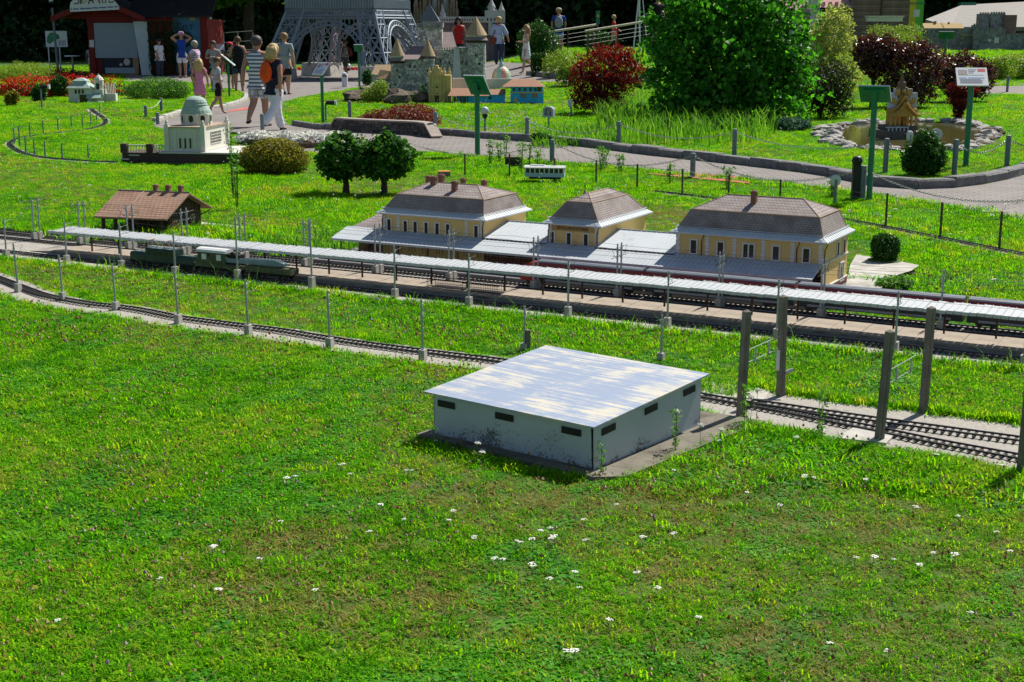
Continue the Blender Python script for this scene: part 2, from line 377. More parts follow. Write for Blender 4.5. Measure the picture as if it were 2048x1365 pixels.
F_px = [(-120, 520), (0, 562), (44, 579), (89, 595), (137, 605), (185, 613), (239, 618.5), (294, 627), (352, 639), (410, 647), (496, 658), (560, 666), (625, 677), (700, 689), (800, 702.5), (868, 711), (937, 719.5), (991, 726), (1200, 758), (1400, 797), (1471, 810), (1543, 823), (1641, 843), (1749, 865), (1869, 890), (2036, 921), (2200, 953), (2450, 1003), (2800, 1075)]
F_line = smoothline(g2(*F_px), .05)
track('near model track curving across the lawn from the left edge past the metal box', F_line, .014)
F2_line = smoothline(g2((1500, 811), (1560, 819), (1640, 831), (1771, 850), (1860, 862), (2036, 886), (2200, 910)), .05)
track('branch track leaving the near track at the points below the concrete posts', F2_line, .0165, 200)
left_b = offset(F_line, -.23); right_b = offset(F_line, .15)
k0 = int(np.argmin(np.hypot(F_line[:, 0] - G(1480, 812)[0], F_line[:, 1] - G(1480, 812)[1])))
fbed = [tuple(p) for p in right_b[:k0]] + g2((1500, 776), (1620, 796), (1760, 815), (1850, 826), (2060, 852), (2240, 876), (2480, 910), (2820, 958)) + g2((2820, 1130), (2480, 1052), (2240, 995), (2060, 952), (1900, 912), (1800, 900), (1690, 886), (1600, 862), (1480, 842)) + [tuple(p) for p in left_b[:k0 - 4][::-1]]
sheet('near_track_bed', fbed, .004, m_gravel, 0); EXC.append(fbed)
for v, lab, u0, u1, lim in ((.215, 'station track in front of the island platform with the green locomotive', -9, 5.2, 40), (.83, 'station track hidden behind the island platform', -9, 5.2, 0), (1.045, 'station track under the long red train', -9, 5.2, 60)):
    n = int((u1 - u0) / .1); track(lab, np.array([ST(u, v)[:2] for u in np.linspace(u0, u1, n)]), .014, lim)
track('short siding beside the wooden hut ending at the forecourt', np.array([ST(u, 1.23)[:2] for u in np.linspace(-9, -2.8, 60)]), .014, 0)
R_line = smoothline(g2((1300, 384), (1400, 396), (1500, 411), (1700, 444), (1800, 463), (1920, 487), (2048, 512), (2150, 533)), .1)
track('far model track behind the station running to the right edge', R_line, .012, 60); 
rb = [tuple(p) for p in offset(R_line, .09)] + [tuple(p) for p in offset(R_line, -.1)[::-1]]; sheet('far_track_bed', rb, .006, m_gravel, 0); EXL.append((R_line, .09))
L_line = smoothline(g2((182, 219), (190, 226), (203, 234), (211, 243), (206, 251), (188, 257), (165, 262), (110, 268), (60, 274), (30, 281), (20, 290), (30, 300), (50, 309), (80, 316), (130, 321), (190, 325), (260, 328)), .1)
track('small looping track on the left lawn leading to the white pavilion', L_line, .012, 0, .05); EXL.append((L_line, .09))
lb = [tuple(p) for p in offset(L_line, .12)] + [tuple(p) for p in offset(L_line, -.12)[::-1]]; sheet('loop_track_bed', lb, .004, m_gravel, 0)
# concrete pads on the near bed
mb = MB(m_concrete); q = [Vector((*p, 0)) for p in g2((1672, 882), (1705, 862), (1790, 874), (1772, 893))]; mb.slab([(p.x, p.y, .018) for p in q], .02); tag(mb.build('concrete_cover_plate'), 'pale concrete plate at the foot of the leaning square post', 'cover plate')
mb = MB(m_concrete); q = [Vector((*p, 0)) for p in g2((1405, 793), (1412, 766), (1540, 783), (1530, 802))]; mb.slab([(p.x, p.y, .009) for p in q], .02); tag(mb.build('concrete_cover_plate'), 'long pale concrete plate beside the track right of the box', 'cover plate')
# ---------------------------------------------------------------- grey metal box in the foreground
m_boxwall = M('grey_painted_sheet', (.40, .43, .46), .55, .06, 3, bmp=.05, bs=60, dirt=((.05, .05, .045), .62, 22))
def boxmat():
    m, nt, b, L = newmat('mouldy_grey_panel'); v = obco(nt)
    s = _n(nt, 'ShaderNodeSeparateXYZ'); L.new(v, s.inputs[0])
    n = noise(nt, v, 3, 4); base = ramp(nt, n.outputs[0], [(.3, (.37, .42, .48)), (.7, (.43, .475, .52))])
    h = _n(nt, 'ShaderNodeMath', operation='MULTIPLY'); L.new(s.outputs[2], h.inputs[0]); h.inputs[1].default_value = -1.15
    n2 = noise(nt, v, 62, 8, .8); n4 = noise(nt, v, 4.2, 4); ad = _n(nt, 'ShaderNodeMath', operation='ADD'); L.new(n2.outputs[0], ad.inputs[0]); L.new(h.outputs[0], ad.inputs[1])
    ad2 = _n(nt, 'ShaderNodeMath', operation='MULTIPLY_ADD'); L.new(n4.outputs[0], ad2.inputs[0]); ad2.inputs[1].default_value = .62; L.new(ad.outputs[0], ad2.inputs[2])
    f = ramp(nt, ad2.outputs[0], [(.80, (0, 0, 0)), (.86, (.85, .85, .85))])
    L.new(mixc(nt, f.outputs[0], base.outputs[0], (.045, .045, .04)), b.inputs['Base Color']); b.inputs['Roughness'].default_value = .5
    return m
def roofmat():
    m, nt, b, L = newmat('worn_white_sheet'); v = obco(nt)
    mp = _n(nt, 'ShaderNodeMapping'); mp.inputs['Scale'].default_value = (1.5, 24, 4); L.new(v, mp.inputs['Vector'])
    n = noise(nt, mp.outputs[0], 1.7, 12, .78); n2 = noise(nt, v, 3.6, 6, .65)
    ad = _n(nt, 'ShaderNodeMath', operation='MULTIPLY_ADD'); L.new(n2.outputs[0], ad.inputs[0]); ad.inputs[1].default_value = .62; L.new(n.outputs[0], ad.inputs[2])
    f = ramp(nt, ad.outputs[0], [(1.06, (0, 0, 0)), (1.13, (1, 1, 1))]); f.color_ramp.elements[0].position = .0
    mm = _n(nt, 'ShaderNodeMath', operation='MULTIPLY_ADD'); L.new(ad.outputs[0], mm.inputs[0]); mm.inputs[1].default_value = 9.0; mm.inputs[2].default_value = -7.2
    mm.use_clamp = True
    c = mixc(nt, mm.outputs[0], (.28, .335, .44), (.53, .495, .40)); L.new(c, b.inputs['Base Color'])
    r = _n(nt, 'ShaderNodeMapRange'); L.new(mm.outputs[0], r.inputs[0]); r.inputs[3].default_value = .42; r.inputs[4].default_value = .8; L.new(r.outputs[0], b.inputs['Roughness'])
    bump(nt, b, mm.outputs[0], .15, .002); return m
m_vent = M('black_vent', (.012, .012, .012), .6, .1, bmp=0); m_boxp = boxmat(); m_broof = roofmat()
FL, FF, FR = G(868, 867, .02), G(1187, 941, .02), G(1397, 849, .02)
bang = math.atan2(FF[1] - FL[1], FF[0] - FL[0]); BW = math.hypot(FF[0] - FL[0], FF[1] - FL[1]); BD = math.hypot(FR[0] - FF[0], FR[1] - FF[1])
slab = thing('concrete_slab', 'rough concrete base slab under the grey metal box', 'slab', (FL[0], FL[1], 0), bang)
m_slabc = M('rough_base_concrete', (.19, .17, .135), .95, .25, 12, bmp=.7, bs=90, dist=.006, dirt=((.10, .09, .065), .5, 6))
mb = MB(m_slabc); mb.prism([(-.07, -.06), (BW + .05, -.09), (BW + .17, .02), (BW + .24, BD + .28), (-.05, BD + .15)], -.03, .02); mb.build('slab_body', None, slab)
EXC.append([(FL[0] + x * math.cos(bang) - y * math.sin(bang), FL[1] + x * math.sin(bang) + y * math.cos(bang)) for x, y in ((-.06, -.05), (BW + .04, -.08), (BW + .16, .02), (BW + .23, BD + .28), (-.05, BD + .15))])
box = thing('metal_box', 'low grey metal box with a worn white sloping lid and black vents on the lawn', 'equipment box', (FL[0], FL[1], .02), bang)
HF, HB = .214, .262
mb = MB(m_boxp); mb.slab([(0, 0, 0), (BW - .012, 0, 0), (BW - .012, 0, HF), (0, 0, HF)], 0)
def panel(name, pts, nrm, t=.006):
    n = Vector(nrm) * t; vs = [Vector(p) for p in pts] + [Vector(p) - n for p in pts]; k = len(pts); mb = MB(m_boxp)
    mb.add(vs, [tuple(range(k)), tuple(range(2 * k - 1, k - 1, -1))] + [(i, k + i, k + (i + 1) % k, (i + 1) % k) for i in range(k)]); return mb.build(name, None, box)
panel('side_panel', [(0, 0, 0), (BW - .014, .004, .004), (BW - .02, 0, HF), (0, 0, HF)], (0, -1, 0))
panel('side_panel', [(BW, .006, 0), (BW, BD, 0), (BW, BD, HB), (BW, .002, HF)], (1, 0, 0))
panel('side_panel', [(0, 0, 0), (0, 0, HF), (0, BD, HB), (0, BD, 0)], (-1, 0, 0))
panel('side_panel', [(0, BD, 0), (0, BD, HB), (BW, BD, HB), (BW, BD, 0)], (0, 1, 0))
mb = MB(m_vent); mb.bx(BW - .05, BW - .012, .012, .05, .002, HF - .01); mb.build('corner_gap', None, box)
mb = MB(m_broof); y0, y1 = -.032, BD + .035; zr = lambda y: HF + .006 + (HB - HF) * y / BD * 1.0
mb.slab([(-.04, y0, zr(y0) + .008), (BW + .022, y0, zr(y0) + .007), (BW + .03, y1, zr(y1) + .008), (-.04, y1, zr(y1) + .010)], .009); mb.build('lid', None, box)
for xc in (.09, .47, .88):
    mb = MB(m_vent); mb.bx(xc - .057, xc + .057, -.0065, -.003, HF - .06, HF - .026); f = mb.build('vent', None, box)
for yc in (.12, .50, .87):
    z = HF + (HB - HF) * yc / BD - .043; sl = (HB - HF) / BD; mb = MB(m_vent)
    mb.add([(BW + .0015, yc - .057, z - .017 - .057 * sl), (BW + .0015, yc + .057, z - .017 + .057 * sl), (BW + .0015, yc + .057, z + .017 + .057 * sl), (BW + .0015, yc - .057, z + .017 - .057 * sl), (BW + .0065, yc - .057, z - .017 - .057 * sl), (BW + .0065, yc + .057, z - .017 + .057 * sl), (BW + .0065, yc + .057, z + .017 + .057 * sl), (BW + .0065, yc - .057, z + .017 - .057 * sl)], [(0, 3, 2, 1), (4, 5, 6, 7), (0, 1, 5, 4), (1, 2, 6, 5), (2, 3, 7, 6), (3, 0, 4, 7)]); mb.build('vent', None, box)
# ---------------------------------------------------------------- station building
m_yel = M('ochre_render', (.70, .49, .19), .85, .08, 5, bmp=.1, bs=80, dirt=((.42, .29, .13), .6, 5))
m_whi = M('white_stone_trim', (.66, .65, .62), .8, .08, 20, bmp=.15)
m_zinc = M('zinc_sheet', (.49, .525, .55), .5, .06, 4, bmp=.06, bs=20, dirt=((.34, .35, .35), .6, 5))
m_shin = Mbrick('grey_brown_shingles', (.38, .325, .30), (.29, .25, .235), (.10, .085, .08), .032, .02, .20, .85, 1.25, stain=((.19, .15, .14), 4.5), dist=.003)
m_ridge = M('ridge_tile', (.36, .25, .18), .8, .2, 30)
m_glass = M('dark_glass', (.015, .017, .02), .12, .1, bmp=0, spec=.5); m_brown = M('dark_brown_timber', (.06, .03, .022), .7, .25, 20)
m_win = M('brown_window_frame', (.10, .035, .025), .6, .15); m_brick = Mbrick('chimney_brick', (.27, .12, .085), (.21, .095, .07), (.16, .13, .11), .03, .012, .12, .85)
m_redbrick = Mbrick('plinth_brick', (.26, .10, .07), (.2, .08, .055), (.14, .11, .1), .04, .014, .14, .85)
sta = thing('station_building', 'ochre station building with three hipped shingle roofs and a long zinc canopy', 'station', ST(0, 0), ST_A)
def mansard(u0, u1, v0, v1, ze, bu, bv, zb, ridge, along='u', eave=.045, zin=.035):
    """walls, zinc eave, mansard roof in two slopes; ridge = (a0, a1, across, z)"""
    wall = MB(m_yel); wu0, wu1, wv0, wv1 = u0 + eave, u1 - eave, v0 + eave, v1 - eave
    wall.bx(wu0, wu1, wv0, wv1, .03, ze - .012); w = wall.build('wall', None, sta)
    # zinc eave ring
    e = MB(m_zinc); iu0, iu1, iv0, iv1 = u0 + zin + .02, u1 - zin - .02, v0 + zin + .02, v1 - zin - .02; t = .02
    O = [(u0, v0), (u1, v0), (u1, v1), (u0, v1)]; I = [(iu0, iv0), (iu1, iv0), (iu1, iv1), (iu0, iv1)]
    vs = [(a, b, ze) for a, b in O] + [(a, b, ze + .032) for a, b in I] + [(a, b, ze - .012) for a, b in O] + [(a, b, ze - .012) for a, b in I]
    fs = []
    for i in range(4):
        j = (i + 1) % 4; fs += [(i, j, 4 + j, 4 + i), (8 + i, 8 + j, j, i), (12 + i, 12 + j, 8 + j, 8 + i)]
    e.add(vs, fs)
    for i in range(4):       # standing seams and the snow rail
        a0, a1 = Vector((*O[i], ze)), Vector((*O[(i + 1) % 4], ze)); b0, b1 = Vector((*I[i], ze + .032)), Vector((*I[(i + 1) % 4], ze + .032)); n = int((a1 - a0).length / .05)
        for k in range(1, n): p = a0.lerp(a1, k / n); q = b0.lerp(b1, k / n); e.cyl(p + Vector((0, 0, .001)), q + Vector((0, 0, .001)), .0022, n=4)
        m0, m1 = a0.lerp(b0, .75) + Vector((0, 0, .018)), a1.lerp(b1, .75) + Vector((0, 0, .018)); e.cyl(m0, m1, .0022, n=4)
        for k in range(1, n * 2): p = m0.lerp(m1, k / n / 2); e.cyl(p - Vector((0, 0, .016)), p + Vector((0, 0, .004)), .0014, n=3)
    e.build('zinc_eave', None, sta)
    rf = MB(m_shin); B = [(bu[0], bv[0]), (bu[1], bv[0]), (bu[1], bv[1]), (bu[0], bv[1])]; zl = ze + .030
    for i in range(4):
        j = (i + 1) % 4; rf.poly([(*I[i], zl), (*I[j], zl), (*B[j], zb), (*B[i], zb)])
    a0, a1, ac, zr = ridge; Bz = [(p[0], p[1], zb) for p in B]
    if along == 'u': R0, R1 = (a0, ac, zr), (a1, ac, zr); up = [[Bz[0], Bz[1], R1, R0], [Bz[1], Bz[2], R1], [Bz[2], Bz[3], R0, R1], [Bz[3], Bz[0], R0]]
    else: R0, R1 = (ac, a0, zr), (ac, a1, zr); up = [[Bz[0], Bz[1], R0], [Bz[1], Bz[2], R1, R0], [Bz[2], Bz[3], R1], [Bz[3], Bz[0], R0, R1]]
    for q in up: rf.poly(q)
    r = rf.build('roof', None, sta)
    rg = MB(m_ridge)
    for i in range(4):
        rg.cyl((*B[i], zb), (*B[(i + 1) % 4], zb), .006, n=6); rg.cyl((*I[i], zl), (*B[i], zb), .0055, n=6)
    for i, Rr in enumerate((R0, R1, R1, R0) if along == 'u' else (R0, R0, R1, R1)): rg.cyl(Bz[i], Rr, .0055, n=6)
    rg.cyl(R0, R1, .006, n=6); rg.build('ridge_cap', None, r)
    return w, r, (wu0, wu1, wv0, wv1)
def window(c, wd, ht, n, parent=sta, double=False):
    """c on the wall surface; n = outward direction ('f' front, 'e' east end)"""
    x, y, z = c; f = MB(m_whi); g = MB(m_glass); b = MB(m_win); t = .011
    def bb(mb, a0, a1, z0, z1, d0, d1):
        if n == 'f': mb.bx(x + a0, x + a1, y - d1, y - d0, z + z0, z + z1)
        else: mb.bx(x + d0, x + d1, y + a0, y + a1, z + z0, z + z1)
    h, k = wd / 2, ht / 2
    bb(f, -h - t, -h, -k, k + t, .0, .010); bb(f, h, h + t, -k, k + t, .0, .010); bb(f, -h, h, k, k + t, .0, .010); bb(f, -h - t - .003, h + t + .003, -k - t * .7, -k, .0, .014)
    bb(g, -h, h, -k, k, .0, .0025)
    s = .0045; bb(b, -h, -h + s, -k, k, .0028, .006); bb(b, h - s, h, -k, k, .0028, .006); bb(b, -h + s, h - s, k - s, k, .0028, .006); bb(b, -h + s, h - s, k * .35, k * .35 + s, .0028, .006); bb(b, -s / 2, s / 2, -k, k * .35, .0028, .006)
    if double: bb(f, -.006, .006, -k, k, .0065, .011)
    o = f.build('window', None, parent); g.build('pane', None, o); b.build('window_frame', None, o)
def quoin(u, v, z0, z1, n='f'):
    mb = MB(m_whi); z = z0; k = 0
    while z < z1 - .005:
        w_ = .036 if k % 2 else .028; h = min(.026, z1 - z); mb.bx(u - w_ / 2, u + w_ / 2, v - .006, v - .0004, z, z + h - .003); z += .026; k += 1
    mb.build('quoin_strip', None, sta)
def chimney(u, v, z0, z1, a=.042, b=.042, parent=None):
    a *= .86; b *= .86; z1 -= .008
    mb = MB(m_brick); mb.bx(u - a / 2, u + a / 2, v - b / 2, v + b / 2, z0, z1 - .012); mb.bx(u - a / 2 - .005, u + a / 2 + .005, v - b / 2 - .005, v + b / 2 + .005, z1 - .012, z1)
    mb.bx(u - a / 2 + .006, u + a / 2 - .006, v - b / 2 + .006, v + b / 2 - .006, z1, z1 + .006); mb.build('chimney', None, parent)
w1, r1, W1 = mansard(-2.25, -1.10, 1.55, 2.42, .44, (-2.10, -1.20), (1.69, 2.28), .60, (-1.92, -1.42, 1.97, .69))
w2, r2, W2 = mansard(-.575, -.01, 1.58, 2.68, .455, (-.40, -.165), (1.72, 2.45), .63, (1.90, 2.30, -.283, .69), 'v')
w3, r3, W3 = mansard(.60, 1.91, 1.57, 2.37, .462, (.735, 1.80), (1.70, 2.24), .635, (.95, 1.59, 1.96, .74))
for u in np.linspace(-2.13, -1.22, 2): window((u, W1[2], .33), .036, .10, 'f')
for u in (-1.955, -1.85, -1.735, -1.62, -1.51): window((u, W1[2], .325), .034, .10, 'f')
for u in (-.49, -.33, -.17): window((u, W2[2], .325), .036, .10, 'f')
for u in (.80, 1.03, 1.49, 1.735): window((u, W3[2], .345), .048, .105, 'f')
window((1.265, W3[2], .345), .085, .105, 'f', double=True)
for u in (W1[0] + .015, -2.03, -1.32, W1[1] - .018): quoin(u, W1[2], .285, .428)
for u in (W2[0] + .018, W2[1] - .018): quoin(u, W2[2], .285, .443)
for u in (W3[0] + .018, .915, 1.145, 1.385, 1.625, W3[1] - .018): quoin(u, W3[2], .285, .45)
for v in (2.02, 2.20): window((W3[1], v, .35), .05, .105, 'e')
window((W3[1], 2.16, .145), .09, .14, 'e', double=True)
mb = MB(m_redbrick); mb.bx(W3[1], W3[1] + .012, W3[2] + .1, W3[3] - .01, .03, .085); mb.build('brick_plinth', None, sta)
mb = MB(m_whi); mb.bx(W3[1], W3[1] + .012, W3[2] + .1, W3[3] + .004, .085, .093); mb.bx(W3[1], W3[1] + .01, W3[2], W3[3], .275, .285); mb.build('string_course', None, sta)
mb = MB(m_redbrick); mb.bx(W1[0] - .2, W3[1] + .002, 1.598, 1.606, .0, .12); mb.build('brick_plinth', None, sta)
# writing on the middle block
tc = bpy.data.curves.new('name_sign', 'FONT'); tc.body = 'SPITTAL-MILLSTÄTTERSEE'; tc.size = .036; tc.align_x = 'CENTER'; tc.align_y = 'CENTER'; tc.extrude = .001; tc.materials.append(m_win)
mb = MB(M('sign_band', (.45, .28, .10), .8, .08)); mb.bx(-.51, -.085, W2[2] - .004, W2[2] - .0004, .392, .434); sgn = mb.build('sign_board', None, sta)
to = bpy.data.objects.new('lettering', tc); COL.objects.link(to); to.parent = sgn; to.location = (-.297, W2[2] - .0058, .413); to.rotation_euler = (math.pi / 2, 0, 0)
tc.size = .036; to.scale = (.72, 1, 1)
for (u, v, z0, z1, a, b, r) in ((-2.02, 2.1, .64, .735, .055, .045, r1), (-1.93, 2.18, .63, .745, .06, .045, r1), (-1.86, 1.93, .63, .755, .062, .05, r1), (-1.66, 2.12, .64, .73, .045, .045, r1), (-1.58, 1.83, .62, .735, .055, .045, r1), (-1.44, 2.12, .62, .725, .048, .045, r1), (1.21, 1.86, .67, .80, .05, .05, r3)): chimney(u, v, z0, z1, a, b, r)
# little turret roof and roof railing of the middle block
mb = MB(m_shin); mb.lathe([(.085, 0), (.07, .012), (.03, .06), (.008, .11), (.001, .12)], (-.46, 2.2, .56), 4, .5); t = mb.build('turret_roof', None, r2)
mb = MB(m_brown); mb.cyl((-.46, 2.2, .67), (-.46, 2.2, .735), .004, .002, 6); mb.ell((-.46, 2.2, .715), (.008, .008, .008), 6, 4)
for (a, b) in (((-.40, 1.72), (-.165, 1.72)), ((-.165, 1.72), (-.165, 2.45))):
    n = int(math.hypot(b[0] - a[0], b[1] - a[1]) / .022); P = [Vector((a[0] + (b[0] - a[0]) * k / n, a[1] + (b[1] - a[1]) * k / n, .648)) for k in range(n + 1)]
    mb.cyl(P[0] + Vector((0, 0, .018)), P[-1] + Vector((0, 0, .018)), .0018, n=4)
    for p in P: mb.cyl(p - Vector((0, 0, .012)), p + Vector((0, 0, .018)), .0013, n=3)
mb.build('roof_railing', None, r2)
# link wings with zinc roofs
for u0, u1 in ((-1.145, -.53), (-.055, .645)):
    mb = MB(m_yel); mb.bx(u0, u1, 1.63, 2.36, .03, .26); mb.build('wall', None, sta)
    mb = MB(m_zinc); Q = [(u0, 1.575, .282), (u1, 1.575, .282), (u1, 2.0, .378), (u0, 2.0, .378)]; mb.slab(Q, .012); Q2 = [(u0, 2.42, .282), (u0, 2.0, .379), (u1, 2.0, .379), (u1, 2.42, .282)]; mb.slab(Q2, .012)
    k = int((u1 - u0) / .046)
    for i in range(k + 1):
        u = u0 + (u1 - u0) * i / k; mb.cyl((u, 1.577, .2835), (u, 2.0, .3795), .0028, n=4)
    mb.cyl((u0, 2.0, .382), (u1, 2.0, .382), .006, n=6); mb.build('link_roof', None, sta)
    mb = MB(m_brown); mb.cyl((u0, 1.572, .272), (u1, 1.572, .272), .009, n=6); mb.bx(u0, u1, 1.585, 1.6, .245, .272); mb.build('gutter', None, sta)
# long platform canopy
mb = MB(m_zinc); Q = [(-2.6, 1.35, .207), (1.865, 1.35, .207), (1.865, 1.608, .283), (-2.6, 1.608, .283)]; mb.slab(Q, .008)
for i in range(112): u = -2.6 + 4.465 * i / 111; mb.cyl((u, 1.352, .2095), (u, 1.608, .2855), .0022, n=4)
mb.bx(-2.6, 1.865, 1.343, 1.35, .190, .208); can = mb.build('platform_canopy', None, sta)
mb = MB(m_brown)
for i in range(15): u = -2.55 + 4.35 * i / 14; mb.cyl((u, 1.42, .03), (u, 1.42, .222), .005, n=6); mb.cyl((u, 1.60, .17), (u, 1.40, .205), .004, n=4)
mb.bx(-2.6, 1.86, 1.415, 1.425, .19, .20); mb.build('canopy_posts', None, can)
# ground floor front under the canopy
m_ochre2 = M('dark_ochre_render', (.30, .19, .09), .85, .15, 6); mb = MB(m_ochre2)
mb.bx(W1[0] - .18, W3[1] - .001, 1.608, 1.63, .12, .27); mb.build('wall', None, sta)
for i in range(30):
    u = -2.32 + 4.15 * i / 29; z0 = .04 if i % 4 == 2 else .1
    mb = MB(m_glass); mb.bx(u - .028, u + .028, 1.600, 1.607, z0, .2); d = mb.build('door' if i % 4 == 2 else 'window', None, sta)
    mb = MB(m_win)
    for a0, a1, b0, b1 in ((-.034, -.028, z0, .206), (.028, .034, z0, .206), (-.028, .028, .2, .206), (-.028, .028, .155, .16), (-.003, .003, z0, .155)): mb.bx(u + a0, u + a1, 1.594, 1.5995, b0, b1)
    mb.build('window_frame', None, d)
# low annex at the west end
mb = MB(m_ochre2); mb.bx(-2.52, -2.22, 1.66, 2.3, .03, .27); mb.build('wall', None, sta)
mb = MB(m_shin); A = [(-2.58, 1.60, .272), (-2.215, 1.60, .272), (-2.215, 1.98, .385), (-2.45, 1.98, .385)]; mb.poly(A); mb.poly([(-2.58, 2.36, .272), (-2.45, 1.98, .385), (-2.215, 1.98, .385), (-2.215, 2.36, .272)]); mb.poly([(-2.58, 1.60, .272), (-2.45, 1.98, .385), (-2.58, 2.36, .272)]); mb.build('annex_roof', None, sta)
mb = MB(m_brown)
for (u, v, ze) in ((W1[1] - .01, W1[2] - .01, .44), (W2[1] - .01, W2[2] - .01, .455), (W2[0] + .004, W2[2] - .01, .455), (W3[1] + .01, W3[2] + .02, .46), (.87, W3[2] - .012, .46), (1.66, W3[2] - .012, .46), (W1[0] + .004, W1[2] - .01, .44)):
    mb.tube([(u + .03, v - .03, ze - .01), (u, v, ze - .07), (u, v, .28)], .0045, 5)
mb.build('downpipe', None, sta)
# ---------------------------------------------------------------- island platform and its canopy
plat = thing('island_platform', 'long narrow concrete island platform between the station tracks', 'platform', ST(0, 0), ST_A)
PZ = .04; u = -5.05
mb = MB(m_conc_dark); mb.bx(-5.05, 5.2, .375, .715, 0, PZ - .008); mb.bx(-5.05, 5.2, .365, .378, PZ - .014, PZ - .008); mb.add([(-5.4, .38, 0), (-5.05, .375, 0), (-5.05, .715, 0), (-5.4, .70, 0), (-5.4, .38, .012), (-5.05, .375, PZ - .002), (-5.05, .715, PZ - .002), (-5.4, .7, .012)], [(0, 3, 2, 1), (4, 5, 6, 7), (0, 1, 5, 4), (1, 2, 6, 5), (2, 3, 7, 6), (3, 0, 4, 7)]); mb.build('platform_wall', None, plat)
sl = MB(m_plat); sl.box((0, 0, 0), (.2185, .375, .01)); sme = sl.mesh('platform_slab'); sme.materials.append(m_plat)
u = -5.05 + .11
while u < 5.2:
    c = link('platform_slab', sme, plat, (u, .548, PZ - .003 + rnd.uniform(-.0012, .0012))); u += .222
ican = thing('platform_shelter', 'very long white ribbed metal canopy on brown posts over the island platform', 'canopy', ST(0, 0), ST_A)
m_white = M('white_ribbed_sheet', (.47, .49, .50), .5, .05, 7, bmp=.05, dirt=((.46, .45, .42), .64, 9))
zc = lambda u: .222 + .0042 * (u + 5.1)
pm = MB(m_white); Wp = .0455; prof = [(.335, .008), (.43, -.001), (.62, .012), (.62, .007), (.43, -.007), (.335, .0015)]
pm.extr(prof, -Wp / 2, Wp / 2); pm.extr([(.335, .012), (.43, .003), (.62, .017), (.62, .012), (.43, -.001), (.335, .008)], -Wp / 2 - .0004, -Wp / 2 + .0045); pm.bx(-Wp / 2 + .0001, Wp / 2 - .0001, .3305, .335, -.014, .009)
pmesh = None; po = pm.build('roof_panel', None, ican); pmesh = po.data; u = -5.1 + Wp / 2; first = True
while u < 5.1:
    c = po if first else link('roof_panel', pmesh, ican); first = False
    c.location = (u, 0, zc(u)); c.rotation_euler = (rnd.uniform(-.006, .006), -.0042, 0); u += Wp + .0043
tp = MB(m_brown); tp.bx(-.006, .006, -.006, .006, PZ + .002, .212); tp.cyl((0, -.14, .2), (0, .0, .185), .004, n=4); tp.cyl((0, .0, .185), (0, .13, .212), .004, n=4); tpo = tp.build('canopy_post', None, ican); tpo.location = (-4.72, .505, 0)
u = -4.72 + .337
while u < 5.1: link('canopy_post', tpo.data, ican, (u, .505, .0042 * (u + 4.7) * .9)); u += .337
mb = MB(m_brown); mb.cyl((-5.05, .505, .212), (5.1, .505, .255), .004, n=4); mb.build('purlin', None, ican)
def rail_st(u, v, L, lab):
    o = thing('stair_railing', lab, 'railing', ST(u, v, PZ + .003), ST_A); mb = MB(m_brown)
    for vv in (0, .12):
        mb.cyl((0, vv, .062), (L, vv, .062), .0028, n=4); mb.cyl((0, vv, .012), (L, vv, .012), .002, n=4)
        for k in range(int(L / .016) + 1): mb.cyl((k * .016, vv, 0), (k * .016, vv, .062), .0016, n=3)
    for vv in (0, .06, .12): mb.cyl((0, vv, 0), (0, vv, .062), .0024, n=4)
    mb.cyl((0, 0, .062), (0, .12, .062), .0028, n=4); mb.build('bars', None, o)
    mb = MB(m_vent); mb.bx(.03, L - .005, .012, .108, -.001, .004); mb.build('stair_opening', None, o)
rail_st(-1.02, .45, .33, 'dark stair railing on the island platform, the one farther left'); rail_st(-.68, .43, .33, 'dark stair railing on the island platform, the one nearer the red train')
